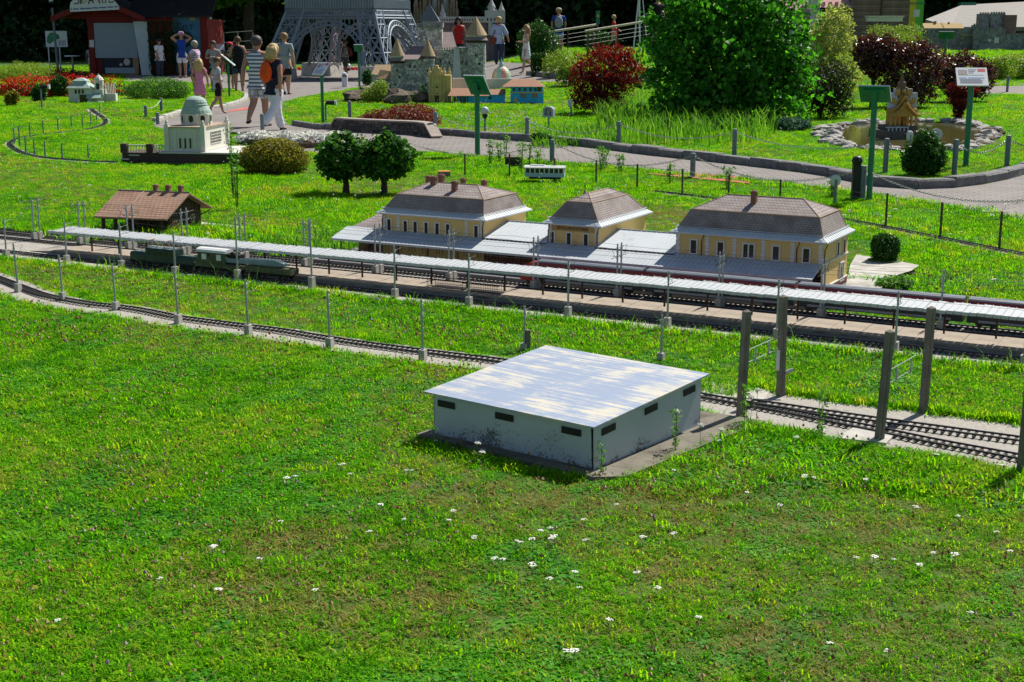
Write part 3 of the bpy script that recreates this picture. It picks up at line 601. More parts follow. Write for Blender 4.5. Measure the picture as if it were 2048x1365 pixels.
# ---------------------------------------------------------------- red train
m_tred = M('deep_red_paint', (.20, .014, .022), .35, .12, 5, bmp=0, spec=.5); m_tdark = M('dark_grey_coach', (.035, .037, .042), .45, .15, 6, bmp=0); m_troof = M('grey_coach_roof', (.14, .16, .19), .5, .1, 9, bmp=.05)
m_tred2 = M('bright_red_nose', (.42, .04, .02), .4, .1, 5, bmp=0); m_tsill = M('silver_skirt', (.30, .31, .33), .4, .1, bmp=0)
def coach(u0, u1, lab, loco=False, v=1.045):
    o = thing('train_car' if not loco else 'locomotive', lab, 'train car' if not loco else 'locomotive', ST(u0, v, .045), ST_A); L = u1 - u0; hw = .062
    prof = [(-hw, .02), (-hw, .098), (-hw * .96, .150), (-hw * .78, .178), (hw * .78, .178), (hw * .96, .150), (hw, .098), (hw, .02)]
    up = MB(m_tred); dn = MB(m_tdark); rf = MB(m_troof); st = MB(m_tsill)
    x0 = .16 if loco else 0
    dn.extr([(-hw, .02), (-hw, .098), (hw, .098), (hw, .02)], x0, L); up.extr([(-hw, .0985), (-hw * .97, .160), (-hw * .9, .176), (hw * .9, .176), (hw * .97, .160), (hw, .0985)], x0, L)
    rf.extr([(-hw * .9, .1765), (-hw * .75, .186), (-hw * .4, .193), (hw * .4, .193), (hw * .75, .186), (hw * .9, .1765)], x0 + .004, L)
    if loco:
        nose = MB(m_tred2); secs = [(0.0, .03, .10, .8), (.03, .02, .135, .92), (.09, .02, .165, .98), (.16, .02, .178, 1.0)]; vs = []; n = 6
        for x, z0, z1, k in secs: vs += [(x, -hw * k, z0), (x, -hw * k, (z0 + z1) / 2), (x, -hw * k * .8, z1), (x, hw * k * .8, z1), (x, hw * k, (z0 + z1) / 2), (x, hw * k, z0)]
        fs = [tuple(range(6))[::-1]] + [(i * n + j, i * n + (j + 1) % n, (i + 1) * n + (j + 1) % n, (i + 1) * n + j) for i in range(3) for j in range(n)] + [tuple(range(18, 24))]
        nose.add(vs, fs); nb = nose.build('nose', None, o); g = MB(m_glass); g.add([(.032, -.045, .137), (.09, -.045, .168), (.09, .045, .168), (.032, .045, .137)], [(0, 1, 2, 3)]); g.v = [(x, y, z + .0015) for x, y, z in g.v]; g.build('windscreen', None, nb)
    b = up.build('upper_body', None, o); dn.build('lower_body', None, o); rf.build('roof', None, o)
    st.bx(.08 + x0, L - .08, -hw - .002, -hw + .004, .026, .042); st.build('skirt', None, o)
    if not loco:
        for k in range(9):
            g = MB(m_glass); a = .09 + (L - .18) * k / 9; g.bx(a, a + (L - .18) / 9 - .02, -hw - .0012, -hw + .002, .060, .092); g.build('window', None, o)
    else:
        g = MB(m_glass); g.bx(.2, .3, -hw - .0012, -hw + .002, .104, .135); g.build('window', None, o)
    for a in (.13, L - .17):
        w = MB(m_rail); w.bx(a - .07, a + .07, -.05, .05, .004, .018)
        for k in (-.045, .045):
            for sy in (-.042, .034): w.cyl((a + k, sy, .0), (a + k, sy + .008, .0), .017, n=12)
        w.build('bogie', None, o)
coach(-.47, .62, 'red electric locomotive with rounded nose at the head of the train', True)
coach(.645, 1.84, 'dark red coach right behind the locomotive nose car, half hidden by the canopy'); coach(1.865, 3.06, 'dark red coach passing in front of the small round bush and paving'); coach(3.085, 4.28, 'dark red coach at the right edge of the picture')
# ---------------------------------------------------------------- green locomotive and crane wagons
m_green = M('bottle_green_paint', (.018, .05, .042), .4, .2, 12, bmp=.05); m_lgreen = M('pale_green_roof', (.17, .21, .20), .5, .15, 9, bmp=.05); m_under = M('black_running_gear', (.012, .012, .012), .7, .2, bmp=.1); m_olive = M('olive_wagon', (.085, .095, .05), .7, .25, 14)
m_crane = M('blue_grey_jib', (.20, .27, .31), .55, .12, 9); m_cabr = M('white_cab_roof', (.66, .67, .66), .5, .08, 9); m_copper = M('copper_insulators', (.35, .19, .13), .5, .2, bmp=0)
FV = .215; u0 = -3.95
lo = thing('locomotive', 'old dark green articulated electric locomotive with low bonnets on the front track', 'locomotive', ST(u0, FV, .045), ST_A)
mb = MB(m_green); mb.extr([(-.055, .03), (-.055, .112), (-.045, .124), (.045, .124), (.055, .112), (.055, .03)], .21, .55); cb = mb.build('cab', None, lo)
mb = MB(m_lgreen); mb.extr([(-.052, .1245), (-.03, .134), (.03, .134), (.052, .1245)], .22, .54); mb.build('roof', None, lo)
for k in range(5):
    g = MB(m_glass); g.bx(.235 + k * .062, .275 + k * .062, -.0565, -.05, .075, .105); g.build('window', None, cb)
for a, b in ((.02, .195), (.565, .74)):
    mb = MB(m_green); sg = 1 if a > .3 else -1; mb.extr([(-.045, .03), (-.045, .07), (-.03, .085), (.03, .085), (.045, .07), (.045, .03)], a, b); hd = mb.build('bonnet', None, lo)
    mb = MB(m_lgreen); mb.bx(a + .03, a + .09, -.022, .022, .0855, .090); mb.bx(b - .07, b - .03, -.022, .022, .0855, .090); mb.build('bonnet_vent', None, hd)
    mb = MB(m_copper); xe = b if sg > 0 else a
    for y in (-.025, .025): mb.ell((xe + .003 * sg, y, .045), (.006, .008, .008), 8, 5)
    mb.build('headlight', None, hd)
mb = MB(m_under); mb.bx(.02, .74, -.05, .05, .005, .03)
for x in (.06, .12, .18, .25, .38, .51, .58, .64, .70):
    for y in (-.05, .042): mb.cyl((x, y, .008), (x, y + .008, .008), .02, n=12)
mb.build('running_gear', None, lo)
for x in (.27, .46):
    mb = MB(m_copper); mb.tube([(x - .05, 0, .14), (x + .04, 0, .158), (x - .03, 0, .178)], .0035, 4); mb.cyl((x - .03, -.045, .178), (x - .03, .045, .178), .0035, n=5)
    for y in (-.03, .03): mb.cyl((x - .05, y, .13), (x - .05, y, .15), .005, n=6); mb.cyl((x + .06, y, .13), (x + .06, y, .152), .005, n=6)
    mb.build('pantograph', None, lo)
cw = thing('crane_wagon', 'olive crane wagon with white roofed cab and blue grey jib', 'crane wagon', ST(-3.18, FV, .045), ST_A)
mb = MB(m_olive); mb.bx(.0, .52, -.05, .05, .03, .06); mb.build('chassis', None, cw)
mb = MB(m_olive); mb.bx(.03, .33, -.052, .052, .062, .135); c = mb.build('cab', None, cw)
mb = MB(m_cabr); pr = [(-.058, .134), (-.05, .15), (-.025, .160), (.025, .160), (.05, .15), (.058, .134)]; mb.extr(pr, .015, .335); mb.build('cab_roof', None, c)
for x in (.075, .235):
    mb = MB(m_cabr); mb.bx(x, x + .05, -.0545, -.05, .082, .122); mb.build('shutter', None, c)
mb = MB(m_glass)
mb.bx(.14, .16, -.0535, -.05, .105, .125); mb.build('window', None, c)
mb = MB(m_crane)
for y in (-.036, .036): mb.add([(.33, y - .004, .075), (.86, y * .5 - .004, .075), (.93, y * .4 - .004, .082), (.93, y * .4 - .004, .097), (.84, y * .5 - .004, .118), (.79, y * .5 - .004, .118), (.33, y - .004, .102), (.33, y + .004, .075), (.86, y * .5 + .004, .075), (.93, y * .4 + .004, .082), (.93, y * .4 + .004, .097), (.84, y * .5 + .004, .118), (.79, y * .5 + .004, .118), (.33, y + .004, .102)], [(0, 1, 2, 3, 4, 5, 6), (13, 12, 11, 10, 9, 8, 7)] + [(i, 7 + i, 7 + (i + 1) % 7, (i + 1) % 7) for i in range(7)])
for k in range(12): x = .36 + k * .04; mb.cyl((x, -.036 + .016 * k / 12, .10), (x + .03, .036 - .016 * k / 12, .10), .003, n=4)
mb.cyl((.9, -.018, .09), (.9, .018, .09), .012, n=10); jb = mb.build('jib', None, cw)
mb = MB(m_under); mb.bx(.34, .47, -.035, .035, .06, .13); mb.cyl((.40, -.04, .13), (.40, .04, .13), .022, n=10); mb.build('winch', None, cw)
mb = MB(m_under); mb.cyl((.9, 0, .085), (.9, 0, .06), .0025, n=4); mb.ell((.9, 0, .055), (.009, .006, .01), 8, 5); mb.build('hook', None, jb)
def gear(L, o):
    mb = MB(m_under); mb.bx(.03, L - .03, -.035, .035, .01, .03)
    for x in (.07, .13, L - .13, L - .07):
        for y in (-.044, .036): mb.cyl((x, y, .004), (x, y + .008, .004), .018, n=12)
    mb.build('running_gear', None, o)
gear(.5, cw)
fw = thing('flat_wagon', 'olive low sided flat wagon under the crane jib', 'wagon', ST(-2.64, FV, .045), ST_A)
mb = MB(m_olive); mb.bx(0, .48, -.052, .052, .03, .04)
for a in ((0, .48, -.055, -.05), (0, .48, .05, .055), (0, .006, -.05, .05), (.474, .48, -.05, .05)): mb.bx(*a, .04, .068)
for k in range(8): x = .03 + k * .06; mb.bx(x, x + .006, -.0575, -.055, .034, .068)
mb.build('wagon_body', None, fw); mb = MB(m_olive); mb.bx(.34, .42, -.03, .03, .041, .066); mb.build('load_rest', None, fw); gear(.48, fw)
for o in (lo, cw, fw): o.scale = (1, 1, 1.22)
# ---------------------------------------------------------------- wooden hut
m_hroof = Mbrick('rust_wood_shingles', (.46, .28, .19), (.36, .215, .15), (.07, .04, .03), .05, .026, .22, .85, 1.6, stain=((.28, .19, .14), 4), dist=.006)
m_hwall = M('dark_tarred_boards', (.05, .026, .017), .75, .35, 14, bmp=.3)
HA = rad(-16.1); HX, HY = -3.465, 13.964      # right front eave corner
hut = thing('wooden_hut', 'dark timber hut with a rust brown shingle roof and three brick chimneys', 'hut', (HX, HY, 0), HA)
RL, RD, RY, ZE, ZR = .83, .98, .49, .195, .405
mb = MB(m_hroof); x0, x1 = -RL, 0; t = .016
mb.slab([(x0, 0, ZE), (x1, 0, ZE), (x1 - .0, RY, ZR), (x0 + .0, RY, ZR)], t); mb.slab([(x0, RY, ZR), (x1, RY, ZR), (x1, RD, ZE), (x0, RD, ZE)], t); hr = mb.build('roof', None, hut)
mb = MB(M('weathered_ridge_board', (.33, .25, .20), .85, .2, 30)); mb.cyl((x0, RY, ZR + .004), (x1, RY, ZR + .004), .007, n=6); mb.slab([(-.535, .0, ZE + .006), (-.515, .0, ZE + .006), (-.515, RY, ZR + .006), (-.535, RY, ZR + .006)], .006); mb.build('ridge_cap', None, hr)
for k in range(3): chimney(-.40 + k * .145, RY + .02, ZR - .03, ZR + .075, .05, .05, hr)
bx0, bx1, by0, by1 = -.58, -.09, .20, .86; zg = lambda y: ZE + (ZR - ZE) * (y / RY if y < RY else (RD - y) / (RD - RY)) - t - .002
mb = MB(m_hwall); mb.add([(bx0, by0, 0), (bx1, by0, 0), (bx1, by1, 0), (bx0, by1, 0), (bx0, by0, zg(by0)), (bx1, by0, zg(by0)), (bx1, by1, zg(by1)), (bx0, by1, zg(by1)), (bx0, RY, zg(RY)), (bx1, RY, zg(RY))], [(0, 1, 5, 4), (1, 2, 6, 9, 5), (2, 3, 7, 6), (3, 0, 4, 8, 7)]); mb.build('wall', None, hut)
bd = MB(m_hwall).bx(-.003, .003, -.018, .018, 0, .1); bme = bd.mesh('board'); bme.materials.append(m_hwall)
for k in range(16):
    y = by0 + .02 + k * (by1 - by0 - .04) / 15; c = link('board', bme, hut, (bx1 + .002 + (k % 2) * .002, y, .01)); c.scale = (1, 1, (zg(y) - .015) / .1)
for k in range(13):
    x = bx0 + .02 + k * (bx1 - bx0 - .04) / 12; c = link('board', bme, hut, (x, by0 - .002 - (k % 2) * .002, .01)); c.scale = (1, 1, (zg(by0) - .02) / .1); c.rotation_euler = (0, 0, math.pi / 2)
wf = MB(M('pale_window_frame', (.45, .36, .25), .7, .1)); y = .68
for a in ((-.04, .04, .045, .052), (-.04, .04, .12, .127), (-.04, -.034, .052, .12), (.034, .04, .052, .12), (-.003, .003, .052, .12)): wf.bx(bx1 + .007, bx1 + .012, y + a[0], y + a[1], a[2] + .03, a[3] + .03)
wo = wf.build('window', None, hut); mb = MB(m_glass); mb.bx(bx1 + .0035, bx1 + .007, y - .034, y + .034, .082, .15); mb.build('pane', None, wo)
for x in (-.47, -.3):
    mb = MB(m_win); mb.bx(x - .03, x + .03, by0 - .011, by0 - .006, .05, .14); wo = mb.build('window', None, hut); mb = MB(m_glass); mb.bx(x - .024, x + .024, by0 - .0135, by0 - .011, .056, .134); mb.build('pane', None, wo)
for x, yy in ((-.76, .06), (-.76, .92), (-.62, .06), (-.1, .06), (-.36, .06)):
    mb = MB(m_hwall); mb.bx(x - .014, x + .014, yy - .014, yy + .014, 0, zg(yy)); mb.build('porch_post', None, hut)
mb = MB(m_hwall); mb.bx(x0 + .02, x1 - .02, .05, .07, ZE - .03, ZE - .012); mb.cyl((-.02, RD - .03, ZE - .02), (-.09, by1 - .05, .12), .006, n=4); mb.build('beam', None, hut)
mb = MB(m_conc_dark); mb.bx(-.78, .02, .06, .95, 0, .012); mb.build('floor_slab', None, hut)
EXC.append([(HX + x * math.cos(HA) - y * math.sin(HA), HY + x * math.sin(HA) + y * math.cos(HA)) for x, y in ((-.8, .02), (.04, .02), (.04, .97), (-.8, .97))])
# ---------------------------------------------------------------- catenary masts and posts
m_galv = M('galvanised_mast', (.34, .37, .38), .5, .12, 12, metal=.3, bmp=.05)
m_mastbase = M('mast_footing', (.40, .38, .34), .9, .25, 25, bmp=.4, bs=80, dist=.004, dirt=((.24, .16, .10), .6, 18)); m_wire = M('dark_wire', (.03, .03, .03), .5, .1, bmp=0); m_ins = M('white_insulator', (.6, .6, .58), .4, .1, bmp=0)
m_chain = M('steel_chain', (.36, .37, .37), .45, .2, 40, metal=.5, bmp=0)
m_postg = M('grey_plastic_post', (.17, .20, .225), .6, .12, 10); m_greenp = M('green_lacquer', (.004, .17, .085), .4, .12, 5, bmp=0, spec=.5); m_rustp = M('rusty_brown_post', (.10, .065, .045), .8, .3, 20)
m_conpost = M('weathered_grey_timber', (.165, .15, .122), .9, .28, 6, bmp=.5, bs=50, dirt=((.10, .085, .06), .55, 9))
def mast_proto(kind):
    """unit mast 0.4 m high; arm towards +y"""
    o = thing('catenary_mast', 'x', 'mast')
    mb = MB(m_galv); mb.cyl((0, 0, .03), (0, 0, .4), .0085, .0065, 8); mb.cyl((0, 0, .398), (0, 0, .404), .004, .003, 6)
    for z in (.34, .355, .29): mb.cyl((0, 0, z), (0, 0, z + .006), .0105, n=8)
    mb.build('pole', None, o, smooth=False)
    mb = MB(m_mastbase); mb.box((0, 0, .035), (.042, .05, .07), 0, .94); mb.build('footing', None, o)
    for s in ((1,) if kind == 1 else (1, -1)):
        mb = MB(m_wire); mb.cyl((0, 0, .365), (0, s * .105, .374), .0013, n=4); a = mb.build('bracket_arm', None, o)
        mb = MB(m_wire); mb.tube([(0, s * .008, .30), (0, s * .05, .315), (0, s * .11, .375)], .0016, 4); mb.tube([(0, s * .02, .308), (0, s * .09, .302), (0, s * .125, .312)], .0015, 4); mb.cyl((0, s * .07, .325), (0, s * .085, .303), .0016, n=4); mb.build('registration_arm', None, a)
        mb = MB(m_ins); mb.ell((0, s * .018, .3665), (.004, .008, .004), 6, 4); mb.ell((0, s * .02, .304), (.004, .008, .004), 6, 4); mb.build('insulator', None, a)
    return o
def place(proto_rows, used, xy, rz, label, group, h, lean=(0, 0)):
    if not used: o = proto_rows[0][0]; o.location = (xy[0], xy[1], xy[2] if len(xy) > 2 else 0); o.rotation_euler = (0, 0, rz); used.append(1)
    else: o = dup(proto_rows, (xy[0], xy[1], xy[2] if len(xy) > 2 else 0), rz)
    o['label'] = label; o['group'] = group; o.scale = (1, 1, h / .4); o.rotation_euler = (lean[0], lean[1], rz); return o
mp1 = tree_of(mast_proto(1)); us1 = []
GF = 'thin masts along the near track'
near = [(37, 585, 490), (126, 601, 513), (232, 621, 530), (357, 648, 548), (497, 670, 562), (660, 697, 584), (846, 722, 601)]
for i, (px, py, pt) in enumerate(near):
    p = G(px, py); q = G(px, py); h = (py - pt) / SC((p[0], p[1], .2)) * 1.03
    place(mp1, us1, (p[0], p[1], .004), ST_A + rad(8), 'thin grey catenary mast with one bracket beside the near curving track', GF, h, (0, rad(-2.2 + i * .2)))
p = G(1049, 702); place(mp1, us1, (p[0], p[1], 0), ST_A, 'thin grey mast with a dark signal box just behind the metal box', 'lone masts on the middle lawn', .30)
mb = MB(m_conpost); mb.box((.022, 0, .07), (.028, .03, .14)); cpost = mb.build('short_post', None); cpost.location = (p[0], p[1], 0); cpost.rotation_euler = (0, 0, .2); tag(cpost, 'short pale wooden stub against the mast behind the metal box', 'post')
p = G(1322, 722); place(mp1, us1, (p[0], p[1], 0), ST_A + math.pi, 'thin grey mast rising behind the far right corner of the metal box lid', 'lone masts on the middle lawn', .30)
front = [(26, 511, 437), (131, 527, 446), (236, 540, 452), (355, 549, 465), (482, 562, 437), (619, 581, 446), (779, 601, 499), (946, 611, 509), (1129, 638, 525), (1338, 655, 544), (1552, 681, 562), (1791, 705, 585), (2046, 735, 612)]
for px, py, pt in front:
    u, v = UV(px, py); v = .09; p = ST(u, v); h = (py - pt) / SC((p[0], p[1], .2)) * 1.03
    place(mp1, us1, (p[0], p[1], .006), ST_A, 'grey catenary mast on a stone footing in front of the island platform canopy', 'masts in front of the island platform', h)
mp2 = tree_of(mast_proto(2)); us2 = []
mid = [70, 160, 255, 362, 480, 610, 755, 905, 1072, 1237, 1440, 1643, 1877]
for k, px in enumerate(mid):
    py = np.interp(px, [70, 365, 610, 905, 1237, 1643, 1877], [482, 513, 536, 563, 597, 637, 665]); u, v = UV(px, py)
    for dv in ((0, .075) if px != 1877 else (0,)):
        p = ST(u, .905 + dv); place(mp2, us2, (p[0], p[1], .006), ST_A, 'twin grey catenary mast standing between island platform and station building', 'masts behind the island platform', .43)
ow = MB(m_wire)
for v, z in ((.22, .335), (.22, .395), (.86, .345), (.86, .41), (1.05, .345), (1.05, .41)):
    for a in range(14):
        u0 = -6.3 + a * .82; ow.tube([ST(u0 + t * .82, v, z - (.012 * 4 * t * (1 - t) if z > .38 else 0)) for t in np.linspace(0, 1, 5)], .0012, 3)
tag(ow.build('overhead_wires', None, fix=False), 'thin dark overhead wires strung along the station tracks', 'wires')
# big square posts on the right with wire brackets
def bigpost(px, py, pt, lab, lean, cap=.040):
    p = G(px, py); h = (py - pt) / SC((p[0], p[1], .3)) * 1.02; o = thing('square_post', lab, 'post', (p[0], p[1], 0), rad(28)); o.rotation_euler = (0, lean, rad(28))
    mb = MB(m_conpost); c = cap / 2; mb.box((0, 0, h / 2), (cap, cap * .8, h)); mb.add([(-c, -c * .8, h), (c, -c * .8, h), (c, c * .8, h), (-c, c * .8, h), (0, 0, h + .012)], [(0, 1, 4), (1, 2, 4), (2, 3, 4), (3, 0, 4)]); mb.bx(-.003, .003, -c * .8 - .003, -c * .8, .02, h - .03); mb.build('shaft', None, o)
    mb = MB(m_wire)
    for z in (.92, .72, .55, .4): mb.cyl((c, 0, h * z), (c + .014, 0, h * z), .004, n=6)
    mb.build('wire_hook', None, o); return o, p, h
P1, a1, h1 = bigpost(1481, 835, 622, 'square grey timber post right beside the metal box', rad(1.6)); P2, a2, h2 = bigpost(1561, 793, 592, 'square grey timber post carrying a small spotlight behind the near track', rad(-1))
P3, a3, h3 = bigpost(1758, 884, 662, 'leaning square grey timber post standing on the pale plate', rad(3)); P4, a4, h4 = bigpost(1846, 827, 615, 'square grey timber post right of the leaning one, behind the track', rad(1)); bigpost(2046, 945, 735, 'square grey timber post cut by the right edge of the picture', rad(1), .05)
def wires(a, b, ha, hb, lab):
    mb = MB(m_galv)
    for z in (.52, .40): mb.cyl((a[0], a[1], ha * z + .06), (b[0], b[1], hb * z + .06), .0022, n=4)
    for t in (.3, .62):
        x = a[0] + (b[0] - a[0]) * t; y = a[1] + (b[1] - a[1]) * t; mb.cyl((x, y, .36), (x, y, .28), .004, n=5); mb.tube([(x, y, .36), (x + .012, y, .33), (x, y, .28)], .002, 3)
    tag(mb.build('cross_wires', None, fix=False), lab, 'wires')
wires(a1, a2, h1, h2, 'pair of thin steel cross wires between the two posts next to the metal box'); wires(a3, a4, h3, h4, 'pair of thin steel cross wires from the leaning post to the post behind it')
o = thing('spotlight', 'small chrome spotlight clamped low on a square post', 'spotlight', (a2[0] + .03, a2[1] - .01, .145)); mb = MB(m_chain); mb.cyl((-.01, 0, 0), (.028, .01, .012), .010, .012, 10); mb.build('lamp_body', None, o); mb = MB(m_ins); mb.cyl((.0285, .0102, .0122), (.031, .011, .013), .011, n=10); mb.build('lens', None, o)
mb = MB(M('white_plate', (.62, .62, .6), .6, .1)); mb.box((a2[0] - .027, a2[1] - .02, .22), (.012, .018, .12), rad(28)); tag(mb.build('cable_cover'), 'narrow pale cable cover screwed to the post with the spotlight', 'cover')
# rusty wire posts along the far track
wp = thing('wire_post', 'x', 'post'); mb = MB(m_rustp); mb.cyl((0, 0, 0), (0, 0, .5), .0125, .0115, 7); mb.build('shaft', None, wp)
mb = MB(m_wire)
for s in (1, -1): mb.tube([(s * .0, 0, .40), (s * .05, 0, .42), (s * .062, 0, .455), (s * .045, 0, .485), (0, 0, .495)], .0026, 4)
mb.build('wire_hoop', None, wp); wr = tree_of(wp); uw = []
far = [(930, 352, 310), (1019, 356, 309), (1109, 365, 318), (1192, 367, 322), (1274, 378, 329), (1364, 392, 339), (1457, 391, 349), (1560, 396, 360), (1771, 455, 388), (1880, 477, 406), (1998, 501, 424)]
prev = None; wm = MB(m_wire)
for px, py, pt in far:
    p = G(px, py); h = (py - pt) / SC((p[0], p[1], .25)) * 1.02
    if not uw: o = wp; uw.append(1)
    else: o = dup(wr, p, 0)
    o.location = p; o.rotation_euler = (0, 0, rnd.uniform(-.3, .3)); o.scale = (1, 1, h / .5); o['label'] = 'thin rusty brown post with wire hoops near the far track behind the station'; o['group'] = 'rusty wire posts behind the station'
    if prev:
        for z in (.95, .78): wm.tube([(prev[0] + (p[0] - prev[0]) * t, prev[1] + (p[1] - prev[1]) * t, (prev[2] + (h - prev[2]) * t) * z - .02 * 4 * t * (1 - t)) for t in np.linspace(0, 1, 5)], .0018, 3)
    prev = (p[0], p[1], h)
tag(wm.build('post_wires', None, fix=False), 'thin sagging wires between the rusty posts behind the station', 'wires')
# masts of the loop track on the left
lp = [(115, 290, 257), (155, 294, 253), (235, 272, 246), (340, 269, 242), (455, 263, 237), (560, 258, 232), (645, 255, 228), (710, 250, 223), (205, 311, 275), (270, 312, 279), (355, 318, 283), (487, 319, 287), (690, 318, 290), (780, 231, 212), (755, 243, 222), (960, 323, 291)]
lp = [(x / 3.9 if k not in () else x, a, b) for k, (x, a, b) in enumerate(lp)]
lw = thing('track_mast', 'x', 'mast'); mb = MB(m_postg); mb.cyl((0, 0, 0), (0, 0, .4), .0145, .011, 6); mb.build('pole', None, lw); mb = MB(m_wire); mb.cyl((0, 0, .385), (0, .16, .385), .005, n=4); mb.build('bracket_arm', None, lw); lr = tree_of(lw); ul = []
for px, py, pt in lp:
    p = G(px, py); h = (py - pt) / SC((p[0], p[1], .2)); 
    o = lw if not ul else dup(lr, p, 0); ul.append(1); o.location = p; o.rotation_euler = (0, 0, rnd.uniform(-2, -.5)); o.scale = (1, 1, h / .4); o['label'] = 'thin dark mast along the looping model track on the left lawn'; o['group'] = 'masts along the looping track'
# ---------------------------------------------------------------- chain fence along the walk
cp = thing('chain_post', 'x', 'post'); mb = MB(m_postg); mb.cyl((0, 0, 0), (0, 0, .485), .038, .038, 14); mb.lathe([(.038, .485), (.033, .496), (.015, .502), (.001, .503)], (0, 0, 0), 14); mb.build('shaft', None, cp, smooth=False); mb = MB(m_chain); mb.cyl((-.045, 0, .45), (.045, 0, .45), .006, n=5); mb.build('chain_eye', None, cp); cr = tree_of(cp); uc = []
def chainpost(px, py, pt, lab, grp):
    p = G(px, py); h = (py - pt) / SC((p[0], p[1], .25)) * 1.01; o = cp if not uc else dup(cr, p, 0); uc.append(1)
    o.location = p; o.rotation_euler = (0, 0, rnd.uniform(0, .5)); o.scale = (1, 1, h / .5); o['label'] = lab; o['group'] = grp; return (p[0], p[1], p[2] + h * .9)
lk = MB(m_chain); 
def torus_link(mb, c, d, side, L, r=.0042):
    d = Vector(d).normalized(); s = Vector(side).normalized(); pts = [Vector(c) + d * (math.cos(a) * L * .62) + s * (math.sin(a) * L * .34) for a in np.linspace(0, 2 * math.pi, 7)]; mb.tube(pts, r, 3)
def chain(a, b, sag, lab, grp, links=True):
    A, B = Vector(a), Vector(b); L = (B - A).length; n = max(6, int(L / .034)); mb = MB(m_chain); f = lambda t: A.lerp(B, t) - Vector((0, 0, sag * 4 * t * (1 - t)))
    if links:
        for i in range(n):
            p, q = f(i / n), f((i + 1) / n); d = q - p; side = d.cross(Vector((0, 0, 1))) if i % 2 else Vector((0, 0, 1)); torus_link(mb, p.lerp(q, .5), d, side, d.length * 1.0)
    else: mb.tube([f(t) for t in np.linspace(0, 1, 14)], .008, 4)
    tag(mb.build('chain', None, fix=False), lab, 'chain', grp)
GU, GL_ = 'grey posts of the chain fence on the far side of the walk', 'grey posts of the chain fence on the near side of the walk'
up = [chainpost(*q, 'slim grey post of the chain fence on the far lawn edge', GU) for q in ((871, 274, 225), (1054, 283, 236), (1237, 292, 244), (1468, 319, 259), (1770, 347, 278), (1908, 352, 280), (2013, 335, 272))]
up.append(G(2120, 320)[:2] + (.45,))
CU, CL = 'sagging chains on the far side of the walk', 'sagging chains on the near side of the walk'
for k in range(len(up) - 1): chain(up[k], up[k + 1], .17 if k > 1 else .2, 'sagging steel chain between grey posts on the far lawn edge', CU)
lo_ = [chainpost(*q, 'grey post of the chain fence on the near side of the paved walk', GL_) for q in ((790, 318, 272), (1104, 328, 280), (1385, 357, 307), (1724, 399, 332))]
lo_.append(G(2140, 470)[:2] + (.43,))
for k in range(len(lo_) - 1): chain(lo_[k], lo_[k + 1], .24 if k < 3 else .22, 'sagging steel chain along the near side of the paved walk', CL)
lf = [chainpost(*q, 'small grey chain post on the lawn left of the white pavilion', 'small chain posts left of the pavilion') for q in ((292, 235, 212), (323, 226, 197), (316, 250, 226))]
chain(lf[0], lf[1], .1, 'thin chain between small posts left of the pavilion', None, False)
q = chainpost(526, 281, 229, 'thin grey post standing in the white flower bed', None); q2 = chainpost(700, 250, 203, 'small white topped post beside the black floodlight', None)
rr = [chainpost(*q, 'grey chain post by the path near the yellow green hedge at right', 'posts by the hedge at right') for q in ((2014, 185, 153),)]
chain(G(1975, 190)[:2] + (.5,), rr[0], .15, 'thin white chain beside the yellow green hedge, left span', None, False); chain(rr[0], G(2075, 180)[:2] + (.5,), .2, 'thin white chain beside the yellow green hedge, right span', None, False)
